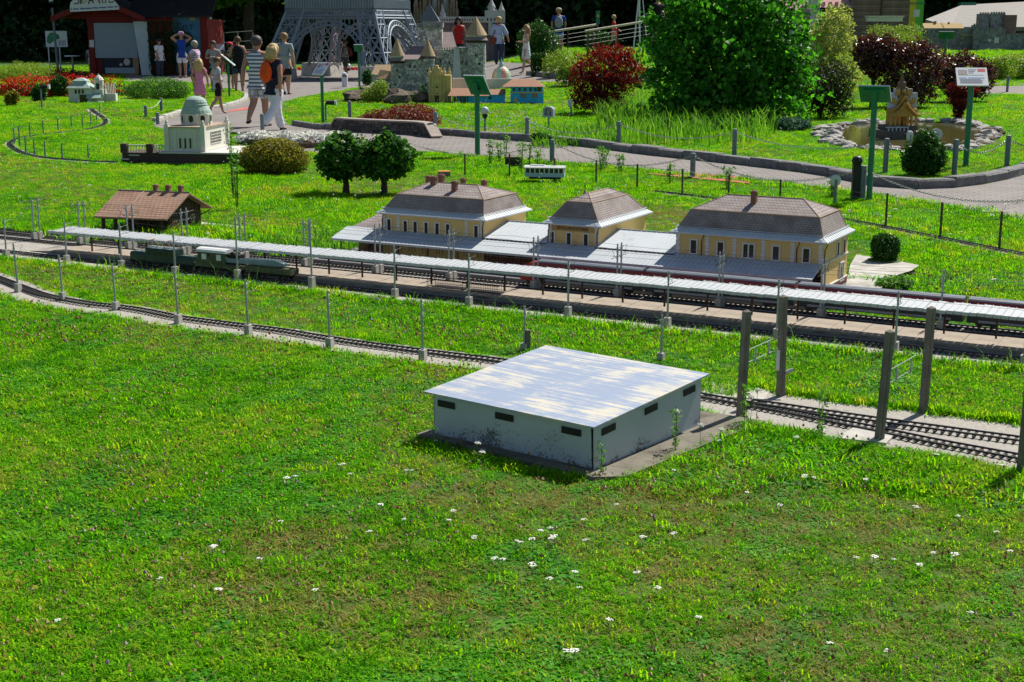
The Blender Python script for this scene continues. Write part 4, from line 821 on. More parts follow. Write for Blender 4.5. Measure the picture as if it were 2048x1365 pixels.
# ---------------------------------------------------------------- information signs
m_panel = M('white_info_panel', (.66, .67, .70), .4, .03, 5, bmp=0); m_panback = M('pale_panel_edge', (.42, .45, .33), .6, .1); m_txt = M('grey_print', (.18, .19, .22), .6, .1, bmp=0); m_redp = M('red_print', (.55, .03, .05), .6, .1, bmp=0); m_bluep = M('blue_print', (.05, .28, .55), .6, .1, bmp=0); m_pic = M('photo_print', (.30, .25, .25), .6, .5, 40, bmp=0)
def sign(px, py, top, lab, face, wpx, hpx, tilt=35, print_=True, postw=.075, greenback=True):
    """face: heading of the printed side, degrees clockwise from the camera (0 = towards us, 180 = away)"""
    p = G(px, py); s = SC((p[0], p[1], .6)); h = (py - top) / s; wd, hd = wpx / s, hpx / s
    o = thing('information_sign', lab, 'sign', p, rad(face))
    mb = MB(m_greenp); mb.cyl((0, 0, 0), (0, 0, h * .93), postw / 2, n=12); mb.add([(-postw / 2, -.01, h * .93), (postw / 2, -.01, h * .93), (postw / 2, .09, h + .04), (-postw / 2, .09, h + .04), (-postw / 2, .03, h * .85), (postw / 2, .03, h * .85)], [(0, 1, 2, 3), (4, 5, 1, 0), (3, 2, 5, 4)]); mb.build('post', None, o)
    pn = thing('panel_mount', None, None, (0, 0, 0)); del_ = pn; bpy.data.objects.remove(del_)
    T = Matrix.Translation((0, -.0, h)) @ Matrix.Rotation(rad(tilt), 4, 'X')
    mb = MB(m_panel); mb.M = T; mb.bx(-wd / 2, wd / 2, -hd / 2, hd / 2, 0, .018); pan = mb.build('panel', None, o)
    mb = MB(m_greenp if greenback else m_panback); mb.M = T; mb.bx(-wd * .33, wd * .33, -hd * .36, hd * .36, -.022, -.0005); mb.bx(-wd / 2, wd / 2, -hd / 2, hd / 2, -.008, -.0004); mb.build('panel_back', None, o)
    if print_:
        mb = MB(m_txt); mb.M = T
        for k in range(3): mb.bx(-wd * .1, wd * (.16 - .05 * k), hd * (.36 - .09 * k), hd * (.40 - .09 * k), .0185, .0195)
        for k in range(6): mb.bx(-wd * .40, wd * rnd.uniform(.25, .4), hd * (-.16 - .045 * k), hd * (-.145 - .045 * k), .0185, .0195)
        mb.bx(-wd * .4, wd * .38, hd * .07, hd * .085, .0185, .0195); mb.build('print', None, pan)
        mb = MB(m_redp); mb.M = T; mb.bx(wd * .2, wd * .44, hd * .27, hd * .43, .0185, .0195); mb.build('red_number_plate', None, pan)
        mb = MB(m_pic); mb.M = T; mb.bx(-wd * .43, -wd * .14, hd * .08, hd * .38, .0185, .0195); mb.build('picture', None, pan)
        mb = MB(m_bluep); mb.M = T
        for a in (-.42, -.12, .14): mb.bx(wd * a, wd * (a + .25), -hd * .1, -hd * .06, .0185, .0195)
        mb.build('blue_headings', None, pan)
    return o
sign(1738, 401, 190, 'tall green sign post seen from behind, in front of the pond', 158, 60, 52, 38, False, .07)
sign(1931, 333, 157, 'white information panel with red corner on a green post right of the pond', -8, 60, 50, 42, True, .085)
sign(955, 312, 172, 'green information sign seen from behind, left of the grey floodlight', 150, 46, 48, 52, False, .085)
sign(646, 246, 140, 'white information panel on a slanted green post on the lawn beside the walking couple', -40, 32, 32, 48, True, .07)
sign(459, 195, 122, 'green sign post with its panel seen edge on beside the barefoot boy', 95, 24, 34, 40, True, .06)
sign(719, 176, 98, 'thin green sign post in front of the lattice tower', 178, 18, 16, 55, False, .075)
sign(1890, 110, 72, 'green information sign half hidden behind the purple shrubs', 165, 30, 20, 45, False, .1)
sign(443, 150, 96, 'small white panel behind the boy with the pale grey shirt', 10, 15, 14, 45, False, .06)
o = thing('banner', 'small green banner with a yellow badge hanging in front of the dark trees', 'banner', (G(1195, 99)[0], G(1195, 99)[1], G(1195, 99)[2])); s = SC(G(1195, 99)); mb = MB(m_greenp); mb.bx(-4 / s, 4 / s, -.02, .02, 49 / s, 75 / s); b = mb.build('cloth', None, o); mb = MB(M('yellow_badge', (.6, .5, .08), .6)); mb.cyl((0, -.03, 65 / s), (0, -.021, 65 / s), 2.4 / s, n=12); mb.build('badge', None, b); mb = MB(m_postg); mb.cyl((0, .03, 0), (0, .03, 75 / s), .03, n=6); mb.build('pole', None, o)
# ---------------------------------------------------------------- lamps, floodlights, small things on the grass
m_lampg = M('grey_lamp_housing', (.36, .38, .42), .35, .08, 6, bmp=0, spec=.6); m_lens = M('frosted_lens', (.55, .58, .58), .25, .08, 8, bmp=0, spec=.6); m_black = M('black_plastic', (.02, .02, .02), .5, .1, bmp=0)
def pole_lamp(px, py, pt, lab, r, kind, face=0):
    p = G(px, py); s = SC((p[0], p[1], .3)); h = (py - pt) / s; R = r / s; o = thing('garden_lamp', lab, 'lamp', p, rad(face))
    mb = MB(m_postg if kind != 'flood' else m_lampg); mb.cyl((0, 0, 0), (0, 0, h - R * .8), max(.02, R * .22), n=8); mb.build('stem', None, o)
    if kind == 'disc':
        mb = MB(m_lens); mb.lathe([(.001, -R * .12), (R * .8, -R * .12), (R, 0), (R, R * .25), (R * .55, R * .5), (.001, R * .55)], (0, 0, 0), 20); mb.v = [(x, z, y + h - R) for x, y, z in mb.v]; mb.build('lamp_head', None, o)
        mb = MB(m_black); mb.cyl((0, R * .5, h - R), (0, R * 1.2, h - R), R * .4, n=10); mb.build('lamp_back', None, o)
    elif kind == 'globe':
        mb = MB(m_lens); mb.ell((0, 0, h - R), (R, R, R), 14, 9); mb.build('globe', None, o, smooth=True); mb = MB(m_black); mb.lathe([(R * .3, h - R * 3), (R * .75, h - R * 2.2), (R * .6, h - R * 1.8)], (0, 0, 0), 10); mb.build('collar', None, o)
    elif kind == 'flood':       # grey horseshoe shaped spotlight
        W, H_ = R, R * 1.9; out = [(-W, -H_ * .5), (-W, H_ * .25), (-W * .75, H_ * .42), (-W * .3, H_ * .5), (W * .3, H_ * .5), (W * .75, H_ * .42), (W, H_ * .25), (W, -H_ * .5)]
        mb = MB(m_lampg); zc_ = h - H_ * .5
        inn = [(x * .68, z * .72 + H_ * .02) for x, z in out]; n = len(out)
        vs = [(x, -.05, zc_ + z) for x, z in out] + [(x, .1, zc_ + z) for x, z in out] + [(x, -.05, zc_ + z) for x, z in inn] + [(x * .8, .03, zc_ + z * .8) for x, z in inn]
        fs = [(i, (i + 1) % n, n + (i + 1) % n, n + i) for i in range(n)] + [(i, 2 * n + i, 2 * n + (i + 1) % n, (i + 1) % n) for i in range(n)] + [(2 * n + i, 3 * n + i, 3 * n + (i + 1) % n, 2 * n + (i + 1) % n) for i in range(n)] + [tuple(range(3 * n, 4 * n)), tuple(range(n, 2 * n))[::-1]]
        mb.add(vs, fs); mb.build('housing', None, o)
    elif kind == 'spot':
        mb = MB(m_black); mb.tube([(0, 0, h - R * 1.4), (0, 0, h - R * .3), (R * .5, 0, h)], R * .25, 6); mb.cyl((R * .2, 0, h), (R * 3, 0, h - R * .1), R * .7, R * .8, 10); mb.build('arm', None, o); mb = MB(m_lens); mb.cyl((R * 3, 0, h - R * .1), (R * 3.7, 0, h - R * .12), R * .85, R * 1.0, 12); mb.build('lamp_head', None, o)
pole_lamp(1669, 412, 350, 'round frosted lamp disc on a thin post beside the walk', 11.5, 'disc', 15); pole_lamp(970, 270, 214, 'white globe lamp on a post in the flowery lawn', 8, 'globe')
pole_lamp(1097, 262, 214, 'grey horseshoe shaped floodlight on a post by the walk', 11, 'flood', -20); pole_lamp(652, 243, 206, 'black floodlight with white rim on a bent stem by the slanted sign', 6, 'spot')
pole_lamp(84, 218, 174, 'twin headed grey lamp on the left lawn', 5, 'spot', 0); pole_lamp(1868, 350, 258, 'pale round pond floodlight right of the dark pond bush', 12, 'disc', 0); pole_lamp(1817, 330, 262, 'white ring lamp left of the dark pond bush', 10, 'disc', 40)
pole_lamp(697, 143, 128, 'small white lamp head at the foot of the lattice tower', 5, 'globe')
p = G(1722, 399); mb = MB(m_black); mb.bx(p[0] - .12, p[0] - .03, p[1] - .03, p[1] + .04, 0, .42); mb.lathe([(.05, .42), (.07, .48), (.05, .52), (.03, .53)], (p[0] - .07, p[1], 0), 8); tag(mb.build('lamp_bracket'), 'black lamp bracket strapped beside the tall green sign post', 'bracket')
o = thing('bollard', 'short white rounded bollard on the plaza by the tower', 'bollard', G(690, 175)); s = SC(G(690, 175)); mb = MB(m_panel); mb.lathe([(6 / s, 0), (6 / s, 24 / s), (4.5 / s, 28 / s), (.001, 30 / s)], (0, 0, 0), 12); mb.build('body', None, o); mb = MB(m_postg); mb.bx(-4 / s, 4 / s, -6.4 / s, -5 / s, 20 / s, 25 / s); mb.build('plate', None, o)
o = thing('plant_label', 'small white plant label on a stake below the red maple', 'label', G(1143, 232)); s = SC(G(1143, 232)); mb = MB(m_postg); mb.cyl((0, 0, 0), (-2 / s, 0, 22 / s), 2 / s, n=6); mb.build('stake', None, o); mb = MB(m_panel); mb.box((-3 / s, -.02, 26 / s), (9 / s, .02, 14 / s)); mb.build('plate', None, o)
o = thing('meter_box', 'small grey ground box with an orange lid behind the station roof', 'box', G(888, 353), .1); mb = MB(m_conc_dark); mb.bx(-.085, .085, -.06, .06, 0, .06); mb.build('body', None, o); mb = MB(M('orange_lid', (.62, .22, .06), .6)); mb.bx(-.088, .088, -.063, .063, .0602, .075); mb.build('lid', None, o)
o = thing('planter_box', 'dark weathered box among weeds on the edge of the walk', 'box', G(1028, 334), -.1); mb = MB(m_black)
for a in ((-.13, .13, -.08, -.065), (-.13, .13, .065, .08), (-.13, -.115, -.065, .065), (.115, .13, -.065, .065)): mb.bx(*a, 0, .14)
mb.build('body', None, o); mb = MB(m_rustp); mb.bx(-.14, -.05, -.09, .09, .141, .155); mb.build('lid', None, o)
# small white and blue tram
m_tram = M('pale_blue_tram', (.33, .47, .58), .4, .06, 8, bmp=0); o = thing('tram', 'small white and pale blue model tram standing in tall weeds', 'tram', G(1090, 358, .05), rad(-9)); L, Wd, Hh = .54, .15, .15
mb = MB(m_tram); mb.bx(-L / 2, L / 2, -Wd / 2, Wd / 2, .03, .085); mb.build('body', None, o); mb = MB(m_whi)
for k in range(9): x = -L / 2 + .01 + k * (L - .02) / 8; mb.bx(x - .007, x + .007, -Wd / 2, -Wd / 2 + .01, .0851, .145); mb.bx(x - .007, x + .007, Wd / 2 - .01, Wd / 2, .0851, .145)
for y in (-.06, 0, .06): mb.bx(L / 2 - .01, L / 2, y - .006, y + .006, .0851, .145); mb.bx(-L / 2, -L / 2 + .01, y - .006, y + .006, .0851, .145)
mb.bx(-L / 2, L / 2, -Wd / 2, Wd / 2, .1451, .158); mb.build('window_pillars', None, o)
mb = MB(m_glass); mb.bx(-L / 2 + .006, L / 2 - .006, -Wd / 2 + .005, Wd / 2 - .005, .0852, .145); mb.build('glazing', None, o)
mb = MB(m_cabr); mb.extr([(-Wd / 2 - .005, .1581), (-Wd * .3, .178), (Wd * .3, .178), (Wd / 2 + .005, .1581)], -L / 2 - .008, L / 2 + .008); mb.bx(-.2, .0, -.03, .03, .178, .19); mb.build('roof', None, o)
mb = MB(m_under); mb.bx(-L * .4, L * .4, -.05, .05, .0, .0299); mb.build('underframe', None, o)
ORD = ('first', 'second', 'third', 'fourth', 'fifth', 'sixth', 'seventh', 'eighth', 'ninth', 'tenth', 'eleventh', 'twelfth', 'thirteenth', 'fourteenth', 'fifteenth', 'sixteenth')
def number(grp, fmt, key=lambda o: o.location.x / max(o.location.y, 1), per=1, sub_=None):
    """labels that tell alike things of a row apart by their place, counted from the left"""
    L = sorted([o for o in bpy.data.objects if o.get('group') == grp and o.parent is None], key=key)
    for i, o in enumerate(L): o['label'] = fmt % ORD[i // per] if per == 1 else fmt % (sub_[(o.location.y > L[(i // per) * per + 1 - i % per].location.y) if (i // per) * per + 1 - i % per < len(L) else 0], ORD[i // per])
number('thin masts along the near track', '%s thin catenary mast from the left along the near curving track'); number('masts in front of the island platform', '%s grey catenary mast from the left in front of the island platform canopy')
number(GU, '%s grey chain post from the left on the far lawn edge'); number(GL_, '%s grey chain post from the left on the near side of the walk'); number(CU, '%s sagging chain from the left along the far lawn edge'); number(CL, '%s sagging chain from the left on the near side of the walk')
number('rusty wire posts behind the station', '%s thin rusty wire post from the left near the far track'); number('small chain posts left of the pavilion', '%s small grey chain post from the left beside the white pavilion'); number('masts along the looping track', '%s thin dark mast from the left along the looping track')
tw_ = [o for o in bpy.data.objects if o.get('group') == 'masts behind the island platform']
for k, px in enumerate(mid):
    for dv, wd in ((0, 'nearer'), (.075, 'farther')):
        u = UV(px, np.interp(px, [70, 365, 610, 905, 1237, 1643, 1877], [482, 513, 536, 563, 597, 637, 665]))[0]; q = ST(u, .905 + dv)
        for o in tw_:
            if abs(o.location.x - q[0]) < .005 and abs(o.location.y - q[1]) < .005: o['label'] = '%s mast of the %s twin pair from the left behind the island platform' % (wd, ORD[k]) if px != 1877 else 'single mast at the right end of the row behind the island platform'
# ---------------------------------------------------------------- helpers for the model buildings further back
class Front:
    """plan frame of a model building: origin on the ground, x to the right, y away, z up, measured in photo pixels at its base"""
    def __init__(s, name, lab, cat, px, py, rz=0, dz=0, group=None, scale=None):
        s.p = G(px, py, dz); s.s = scale or SC(s.p); s.o = thing(name, lab, cat, s.p, rad(rz), group); s.px, s.py = px, py
    def X(s, px): return (px - s.px) / s.s
    def Z(s, py): return (s.py - py) / s.s
    def b(s, name, mat, x0, x1, z0, z1, y0, y1, parent=None):
        """box given by left/right/bottom/top pixels and front/back depth in metres"""
        mb = MB(mat); mb.bx(s.X(x0), s.X(x1), y0, y1, s.Z(z0), s.Z(z1)); return mb.build(name, None, parent or s.o)
m_pav = M('cream_white_render', (.62, .61, .53), .85, .08, 6, bmp=.15, dirt=((.36, .36, .30), .6, 6)); m_patina = M('patina_copper', (.30, .40, .35), .7, .15, 9, bmp=.2, dirt=((.42, .44, .38), .56, 7)); m_brickdk = Mbrick('dark_brick_wall', (.085, .06, .05), (.07, .05, .042), (.035, .03, .028), .12, .05, .12, .9, bmp=.6, dist=.01)
m_gold = M('gilded_wood', (.42, .25, .06), .45, .3, 20, metal=.3); m_cstone = Mstone('castle_rubble', (.22, .22, .21), (.68, .66, .62), 13, (.24, .23, .22)); m_cone = M('ochre_shingle_cone', (.38, .27, .16), .85, .12, 12, bmp=.3, bs=60); m_croof = M('mauve_slate', (.21, .165, .16), .85, .15, 14, bmp=.3, bs=60)
m_dkwood = M('dark_hoarding', (.05, .03, .025), .8, .3, 14); m_pale = M('pale_plaster', (.55, .53, .49), .85, .1, 7); m_yelch = M('sand_yellow_facade', (.60, .46, .19), .85, .15, 18, bmp=.3); m_blue = M('bright_blue_wall', (.05, .46, .85), .8, .08, 7); m_tile = M('terracotta_tile', (.36, .19, .12), .85, .2, 25, bmp=.4, bs=60); m_greyst = Mstone('grey_castle_stone', (.12, .125, .13), (.30, .30, .30), 9, (.2, .2, .2))
# ---------------------------------------------------------------- white domed pavilion
A, Bq, Cq = G(408, 304, .19), G(336, 303, .19), G(473, 292, .19)
pa = math.atan2(A[1] - Bq[1], A[0] - Bq[0]); PW = math.hypot(A[0] - Bq[0], A[1] - Bq[1]); PD = math.hypot(Cq[0] - A[0], Cq[1] - A[1]) * .93
pav = thing('domed_pavilion', 'small cream white pavilion model with a pale green dome and round windows', 'pavilion', (Bq[0], Bq[1], .19), pa)
mb = MB(m_pav); mb.bx(0, PW, 0, PD, 0, .36); mb.bx(-.02, PW + .02, -.02, PD + .02, .0, .03); mb.build('wall', None, pav)
mb = MB(M('brown_cornice', (.36, .27, .19), .8, .2, 20)); mb.bx(-.022, PW + .022, -.022, PD + .022, .361, .378); mb.build('cornice', None, pav)
mb = MB(m_pav)
for x, y in ((0, 0), (PW, 0), (PW, PD), (0, PD)):
    mb.bx(x - .035, x + .035, y - .035, y + .035, 0, .40); mb.lathe([(.03, .40), (.035, .42), (.02, .43), (.028, .45), (.012, .475), (.001, .48)], (x, y, 0), 8)
for x in (.13, PW - .13): mb.bx(x - .02, x + .02, -.012, .0, .05, .345)
mb.build('corner_pier', None, pav)
for k in range(3):
    x = PW * (.36 + .14 * k); mb = MB(m_glass); mb.bx(x - .016, x + .016, -.006, -.001, .05, .20); wo = mb.build('window', None, pav); mb = MB(m_pav)
    for a in ((-.021, -.016, .045, .205), (.016, .021, .045, .205), (-.021, .021, .205, .212)): mb.bx(x + a[0], x + a[1], -.012, -.001, a[2], a[3])
    mb.build('window_frame', None, wo)
y0, y1 = PD * .30, PD * .72; mb = MB(m_glass); mb.bx(PW + .001, PW + .006, y0, y1, .10, .28); wo = mb.build('window', None, pav); mb = MB(m_pav)
for k in range(9): y = y0 + (y1 - y0) * k / 8; mb.bx(PW + .0065, PW + .011, y - .004, y + .004, .10, .28)
for z in (.10, .145, .19, .235, .28): mb.bx(PW + .0065, PW + .012, y0, y1, z - .004, z + .004)
mb.build('window_bars', None, wo)
dc = (PW * .52, PD * .45, .36); mb = MB(m_pav); mb.lathe([(.24, 0), (.24, .17), (.25, .175), (.25, .19), (.235, .195)], dc, 8, .5); dr = mb.build('drum', None, pav)
mb = MB(m_patina); mb.lathe([(.238, .19), (.225, .24), (.195, .30), (.185, .315), (.19, .32), (.19, .335), (.175, .34), (.172, .37), (.15, .41), (.11, .44), (.06, .458), (.001, .464)], dc, 20); mb.build('dome', None, pav, smooth=False)
for k in range(8):
    an = 2 * math.pi * (k + 0) / 8 + math.pi / 8 * 0; x, y = dc[0] + math.cos(an) * .226, dc[1] + math.sin(an) * .226; d = Vector((math.cos(an), math.sin(an), 0))
    mb = MB(m_pav); c = Vector((x, y, dc[2] + .12)); sd_ = Vector((-d.y, d.x, 0)); ring = [c + sd_ * math.cos(t) * .05 + Vector((0, 0, math.sin(t) * .068)) for t in np.linspace(0, 2 * math.pi, 15)]; mb.tube([p + d * .004 for p in ring], .012, 5); ro = mb.build('oculus', None, dr)
    mb = MB(m_glass); mb.poly([p + d * .0025 for p in ring[:-1]]); mb.build('pane', None, ro)
EXC.append([(Bq[0] + x * math.cos(pa) - y * math.sin(pa), Bq[1] + x * math.sin(pa) + y * math.cos(pa)) for x, y in ((-.75, -.12), (PW + .5, -.12), (PW + .5, PD + .1), (-.75, PD + .1))])
bw = thing('brick_terrace', 'dark brick terrace with pale coping carrying the white pavilion', 'terrace', (Bq[0], Bq[1], 0), pa)
mb = MB(m_brickdk); mb.bx(-.08, PW + .75, -.10, PD + .06, 0, .165); mb.bx(-.72, -.081, -.05, .5, 0, .165); mb.build('brick_wall', None, bw); mb = MB(m_pale); mb.bx(-.1, PW + .77, -.12, PD + .08, .1655, .188); mb.build('coping', None, bw)
mb = MB(m_brickdk)
for x in (-.70, -.28): mb.bx(x - .05, x + .05, -.06, .04, .1655, .30)
mb.build('brick_pier', None, bw); mb = MB(m_pale); mb.bx(-.65, -.33, -.02, .01, .27, .285); mb.bx(-.23, -.02, -.02, .01, .27, .285)
for k in range(14): mb.bx(-.64 + k * .045, -.63 + k * .045, -.012, .0, .1656, .27)
mb.build('railing', None, bw)
o = thing('garden_bench', 'low brown stepped brick seat left of the dark terrace', 'bench', G(264, 327), pa); mb = MB(m_brickdk); mb.bx(-.15, .13, -.05, .1, 0, .06); mb.bx(-.02, .13, -.02, .1, .06, .12); mb.build('base', None, o); mb = MB(m_pale); mb.bx(-.16, -.02, -.06, .1, .0601, .075); mb.bx(-.03, .14, -.03, .11, .1201, .135); mb.build('top', None, o)
# ---------------------------------------------------------------- small pale station on the left
f = Front('model_station', 'small cream model station with green roofs and a little tower by the red flower bed', 'station', 185, 206)
f.b('wall', m_pav, 138, 186, 206, 176, 0, .5)
mb = MB(m_patina); mb.lathe([(.48, f.Z(177)), (.28, f.Z(168)), (.27, f.Z(166)), (.27, f.Z(163)), (.1, f.Z(158)), (.001, f.Z(157))], (f.X(160), .25, 0), 4, .5); mb.build('roof', None, f.o)
for px in (153, 160, 167): f.b('window', m_glass, px - 2, px + 2, 188, 180, -.008, .002)
f.b('portal', m_glass, 160, 176, 206, 190, -.012, .0005); f.b('wall', m_pav, 187, 206, 206, 180, .05, .4)
mb = MB(m_pav); mb.lathe([(.125, f.Z(181)), (.125, f.Z(163)), (.14, f.Z(162)), (.11, f.Z(158)), (.06, f.Z(154)), (.02, f.Z(152)), (.001, f.Z(148))], (f.X(196), .2, 0), 8, .5); t = mb.build('tower', None, f.o); f.b('arch', m_glass, 193, 199, 180, 168, .07, .085, t)
mb = MB(m_patina); mb.slab([(f.X(176), -.15, f.Z(196)), (f.X(206), -.15, f.Z(196)), (f.X(200), .12, f.Z(183)), (f.X(172), .12, f.Z(183))], .02); mb.build('canopy', None, f.o)
for k in range(7): f.b('column', m_pav, 206 + 3.2 * k, 207.4 + 3.2 * k, 190, 168 + (k % 2) * 3, .25, .28)
f.b('wall', m_pav, 206, 228, 203, 189, .2, .4); f.b('platform_wall', m_pav, 180, 210, 208, 203, -.2, -.1)
mb = MB(M('sand_gravel', (.40, .35, .27), .95, .2, 40, bmp=.6)); mb.poly([(*q, .012) for q in g2((228, 183), (262, 181), (268, 206), (212, 205))]); tag(mb.build('sand_patch'), kind='structure')
# ---------------------------------------------------------------- souvenir kiosk
m_kred = M('dark_red_boards', (.17, .012, .010), .7, .2, 6, bmp=.2); m_kroof = M('dark_kiosk_roof', (.02, .019, .02), .85, .2, 6, bmp=.3); m_shut = Mbrick('white_roller_shutter', (.30, .36, .41), (.29, .345, .39), (.18, .21, .24), 20, .07, .1, .5); m_kwht = M('white_sign_paint', (.62, .64, .60), .6, .04, bmp=0); m_kblue = M('teal_painted_panel', (.05, .16, .25), .7, .25, 3)
f = Front('souvenir_kiosk', 'dark red kiosk with a white arched sign board and closed roller shutter', 'kiosk', 260, 151); KY = 3.2
f.b('wall', m_kred, 184, 306, 151, 40, 0.06, KY); f.b('wall', m_kred, 306, 420, 151, 42, .06, KY)
f.b('post', m_kred, 182, 193, 151, 46, -.06, .055); f.b('post', m_kred, 406, 420, 151, 38, -.06, .055); f.b('fascia', m_kred, 180, 352, 47, 38, -.05, .055)
mb = MB(m_kred); rx0, rxm, rx1, ze, zr_ = f.X(118), f.X(212), f.X(303), f.Z(43), f.Z(4)
for s, (xa, xb) in ((0, (rx0, rxm)), (1, (rx1, rxm))): mb.add([(xa, -.62, ze - .10), (xb, -.62, zr_ - .10), (xb, -.62, zr_ + .12), (xa, -.62, ze + .12), (xa, -.56, ze - .10), (xb, -.56, zr_ - .10), (xb, -.56, zr_ + .12), (xa, -.56, ze + .12)], [(0, 1, 2, 3), (7, 6, 5, 4), (0, 4, 5, 1), (3, 2, 6, 7), (1, 5, 6, 2), (0, 3, 7, 4)])
mb.build('barge_board', None, f.o)
mb = MB(m_kroof); mb.slab([(rx0, -.555, ze + .12), (rxm, -.555, zr_ + .12), (rxm, KY, zr_ + .12), (rx0, KY, ze + .12)], .07); mb.slab([(rxm, -.555, zr_ + .12), (rx1, -.555, ze + .12), (rx1, KY, ze + .12), (rxm, KY, zr_ + .12)], .07)
mb.slab([(rx1 - .8, -.3, ze + .18), (f.X(432), -.3, ze + .18), (f.X(432), 1.6, ze + 1.5), (rx1 - .8, 1.6, ze + 1.5)], .07); mb.build('roof', None, f.o)
mb = MB(m_kred); mb.poly([(rx0 + .3, .05, ze + .05), (rx1 - .3, .05, ze + .05), (rxm, .05, zr_)]); mb.build('gable', None, f.o)
f.b('roller_shutter', m_shut, 194, 278, 117, 49, -.03, .05)
f.b('counter_recess', m_vent, 205, 271, 148, 117, -.02, .052); ctr = f.b('counter_poster', M('dark_poster', (.012, .012, .03), .5, .2, bmp=0), 210, 268, 136, 118, -.05, -.022); f.b('counter_front', m_shut, 212, 272, 147, 136, -.08, -.03)
f.b('door_jamb', M('tan_wood', (.32, .20, .10), .7), 268, 279, 148, 117, -.06, -.035); f.b('step', M('tan_step', (.25, .15, .09), .8), 245, 278, 153, 147, -.15, -.02)
mb = MB(M('pale_shell_print', (.52, .42, .36), .7, .2, bmp=0)); mb.ell((f.X(256), -.052, f.Z(125)), (.14, .004, .15), 12, 6); mb.ell((f.X(244), -.052, f.Z(130)), (.07, .004, .06), 10, 6); mb.build('print', None, ctr)
f.b('notice', m_kwht, 184, 193, 96, 82, -.072, -.062)
mb = MB(M('streaked_white_panel', (.55, .62, .64), .7, .12, 3, bmp=.1)); mb.add([(f.X(285), -.10, f.Z(152)), (f.X(305), -.10, f.Z(152)), (f.X(300), -.10, f.Z(46)), (f.X(274), -.10, f.Z(46)), (f.X(285), -.06, f.Z(152)), (f.X(305), -.06, f.Z(152)), (f.X(300), -.06, f.Z(46)), (f.X(274), -.06, f.Z(46))], [(0, 1, 2, 3), (7, 6, 5, 4), (0, 4, 5, 1), (1, 5, 6, 2), (2, 6, 7, 3), (3, 7, 4, 0)]); mb.build('display_panel', None, f.o)
bl = f.b('poster_panel', m_kblue, 350, 405, 150, 34, -.02, .055)
def text(body, parent, loc, size, mat, rx=math.pi / 2, sx=1.0, name='lettering', rz=0):
    c = bpy.data.curves.new(name, 'FONT'); c.body = body; c.size = size; c.align_x = 'CENTER'; c.align_y = 'CENTER'; c.extrude = .003; c.materials.append(mat); o = bpy.data.objects.new(name, c); COL.objects.link(o); o.parent = parent; o.location = loc; o.rotation_euler = (rx, 0, rz); o.scale = (sx, 1, 1); return o
m_black2 = M('black_lettering', (.01, .012, .012), .6, .05, bmp=0)
for ch, px, py, rz in (('E', 373, 59, .12), ('L', 380, 57, 0), ('T', 388, 58, -.15)):
    t = text(ch, bl, (f.X(px), -.025, f.Z(py)), .30, m_black2); t.rotation_euler = (math.pi / 2, rz, 0)
mb = MB(M('dark_green_globe', (.01, .06, .045), .7, .3, 5, bmp=0)); mb.cyl((f.X(375), -.027, f.Z(80)), (f.X(375), -.021, f.Z(80)), .33, n=24); mb.build('globe_print', None, bl); f.b('corner_print', M('tan_print', (.3, .25, .13), .7, .2, bmp=0), 385, 396, 44, 35, -.026, -.021, bl)
mb = MB(m_kwht); n = 18; yb = -.70; pts = [(f.X(159), f.Z(28)), (f.X(255), f.Z(23.5)), (f.X(255), f.Z(17)), (f.X(247), f.Z(7)), (f.X(236), f.Z(-1)), (f.X(233), f.Z(-12)), (f.X(205), f.Z(-18)), (f.X(172), f.Z(-10)), (f.X(169), f.Z(2)), (f.X(161), f.Z(10)), (f.X(159), f.Z(18))]
k = len(pts); mb.add([(x, yb, z) for x, z in pts] + [(x, yb + .06, z) for x, z in pts], [tuple(range(k)), tuple(range(2 * k - 1, k - 1, -1))] + [(i, k + i, k + (i + 1) % k, (i + 1) % k) for i in range(k)]); sb = mb.build('sign_board', None, f.o)
L_ = lambda *p: [(f.X(a), yb - .008, f.Z(b)) for a, b in p]
for nm, col, lines in (('skyline_drawing', (.02, .05, .04), [L_((168, 12.5), (177, 11), (177, 2), (180, 0), (181, 13)), L_((196, 13), (200, 1), (203, -2), (206, 12)), L_((198, 7), (205, 6)), L_((218, 12), (217, 3), (223, 2), (224, 11)), L_((229, 11), (230, 3), (236, 3), (237, 10), (246, 8.5))]), ('skyline_drawing', (.5, .1, .05), [L_((206, 2), (211, 5), (214, 0), (216, 8), (218, 3))]), ('skyline_drawing', (.6, .42, .08), [L_((184, 9), (186, 4), (190, 3), (192, 8), (187, 11), (184, 9))]), ('skyline_drawing', (.1, .25, .55), [L_((177, 0), (183, 1), (182, 12))])):
    mb = MB(M('print_' + str(len(bpy.data.materials)), col, .7, .05, bmp=0))
    for q in lines: mb.tube(q, .022, 4)
    mb.build(nm, None, sb)
mb = MB(M('blue_lettering', (.02, .05, .3), .6, bmp=0))
for a, w_ in ((161, 2.5), (166, 10), (179, 9), (189.5, 11.5), (203, 12), (217, 13.5), (233, 10.5), (246, 7)):
    k = 0
    while k < w_: z = f.Z(22.8 - (a - 161) * .055); mb.bx(f.X(a + k), f.X(a + k + .8), yb - .008, yb - .0005, z - .022, z + .022 + .008 * (int(a + k) % 3)); k += 1.25
mb.build('small_print', None, sb)
EXC.append([(f.p[0] + x, f.p[1] + y) for x, y in ((f.X(184), -.1), (f.X(420), -.1), (f.X(420), KY), (f.X(184), KY))])
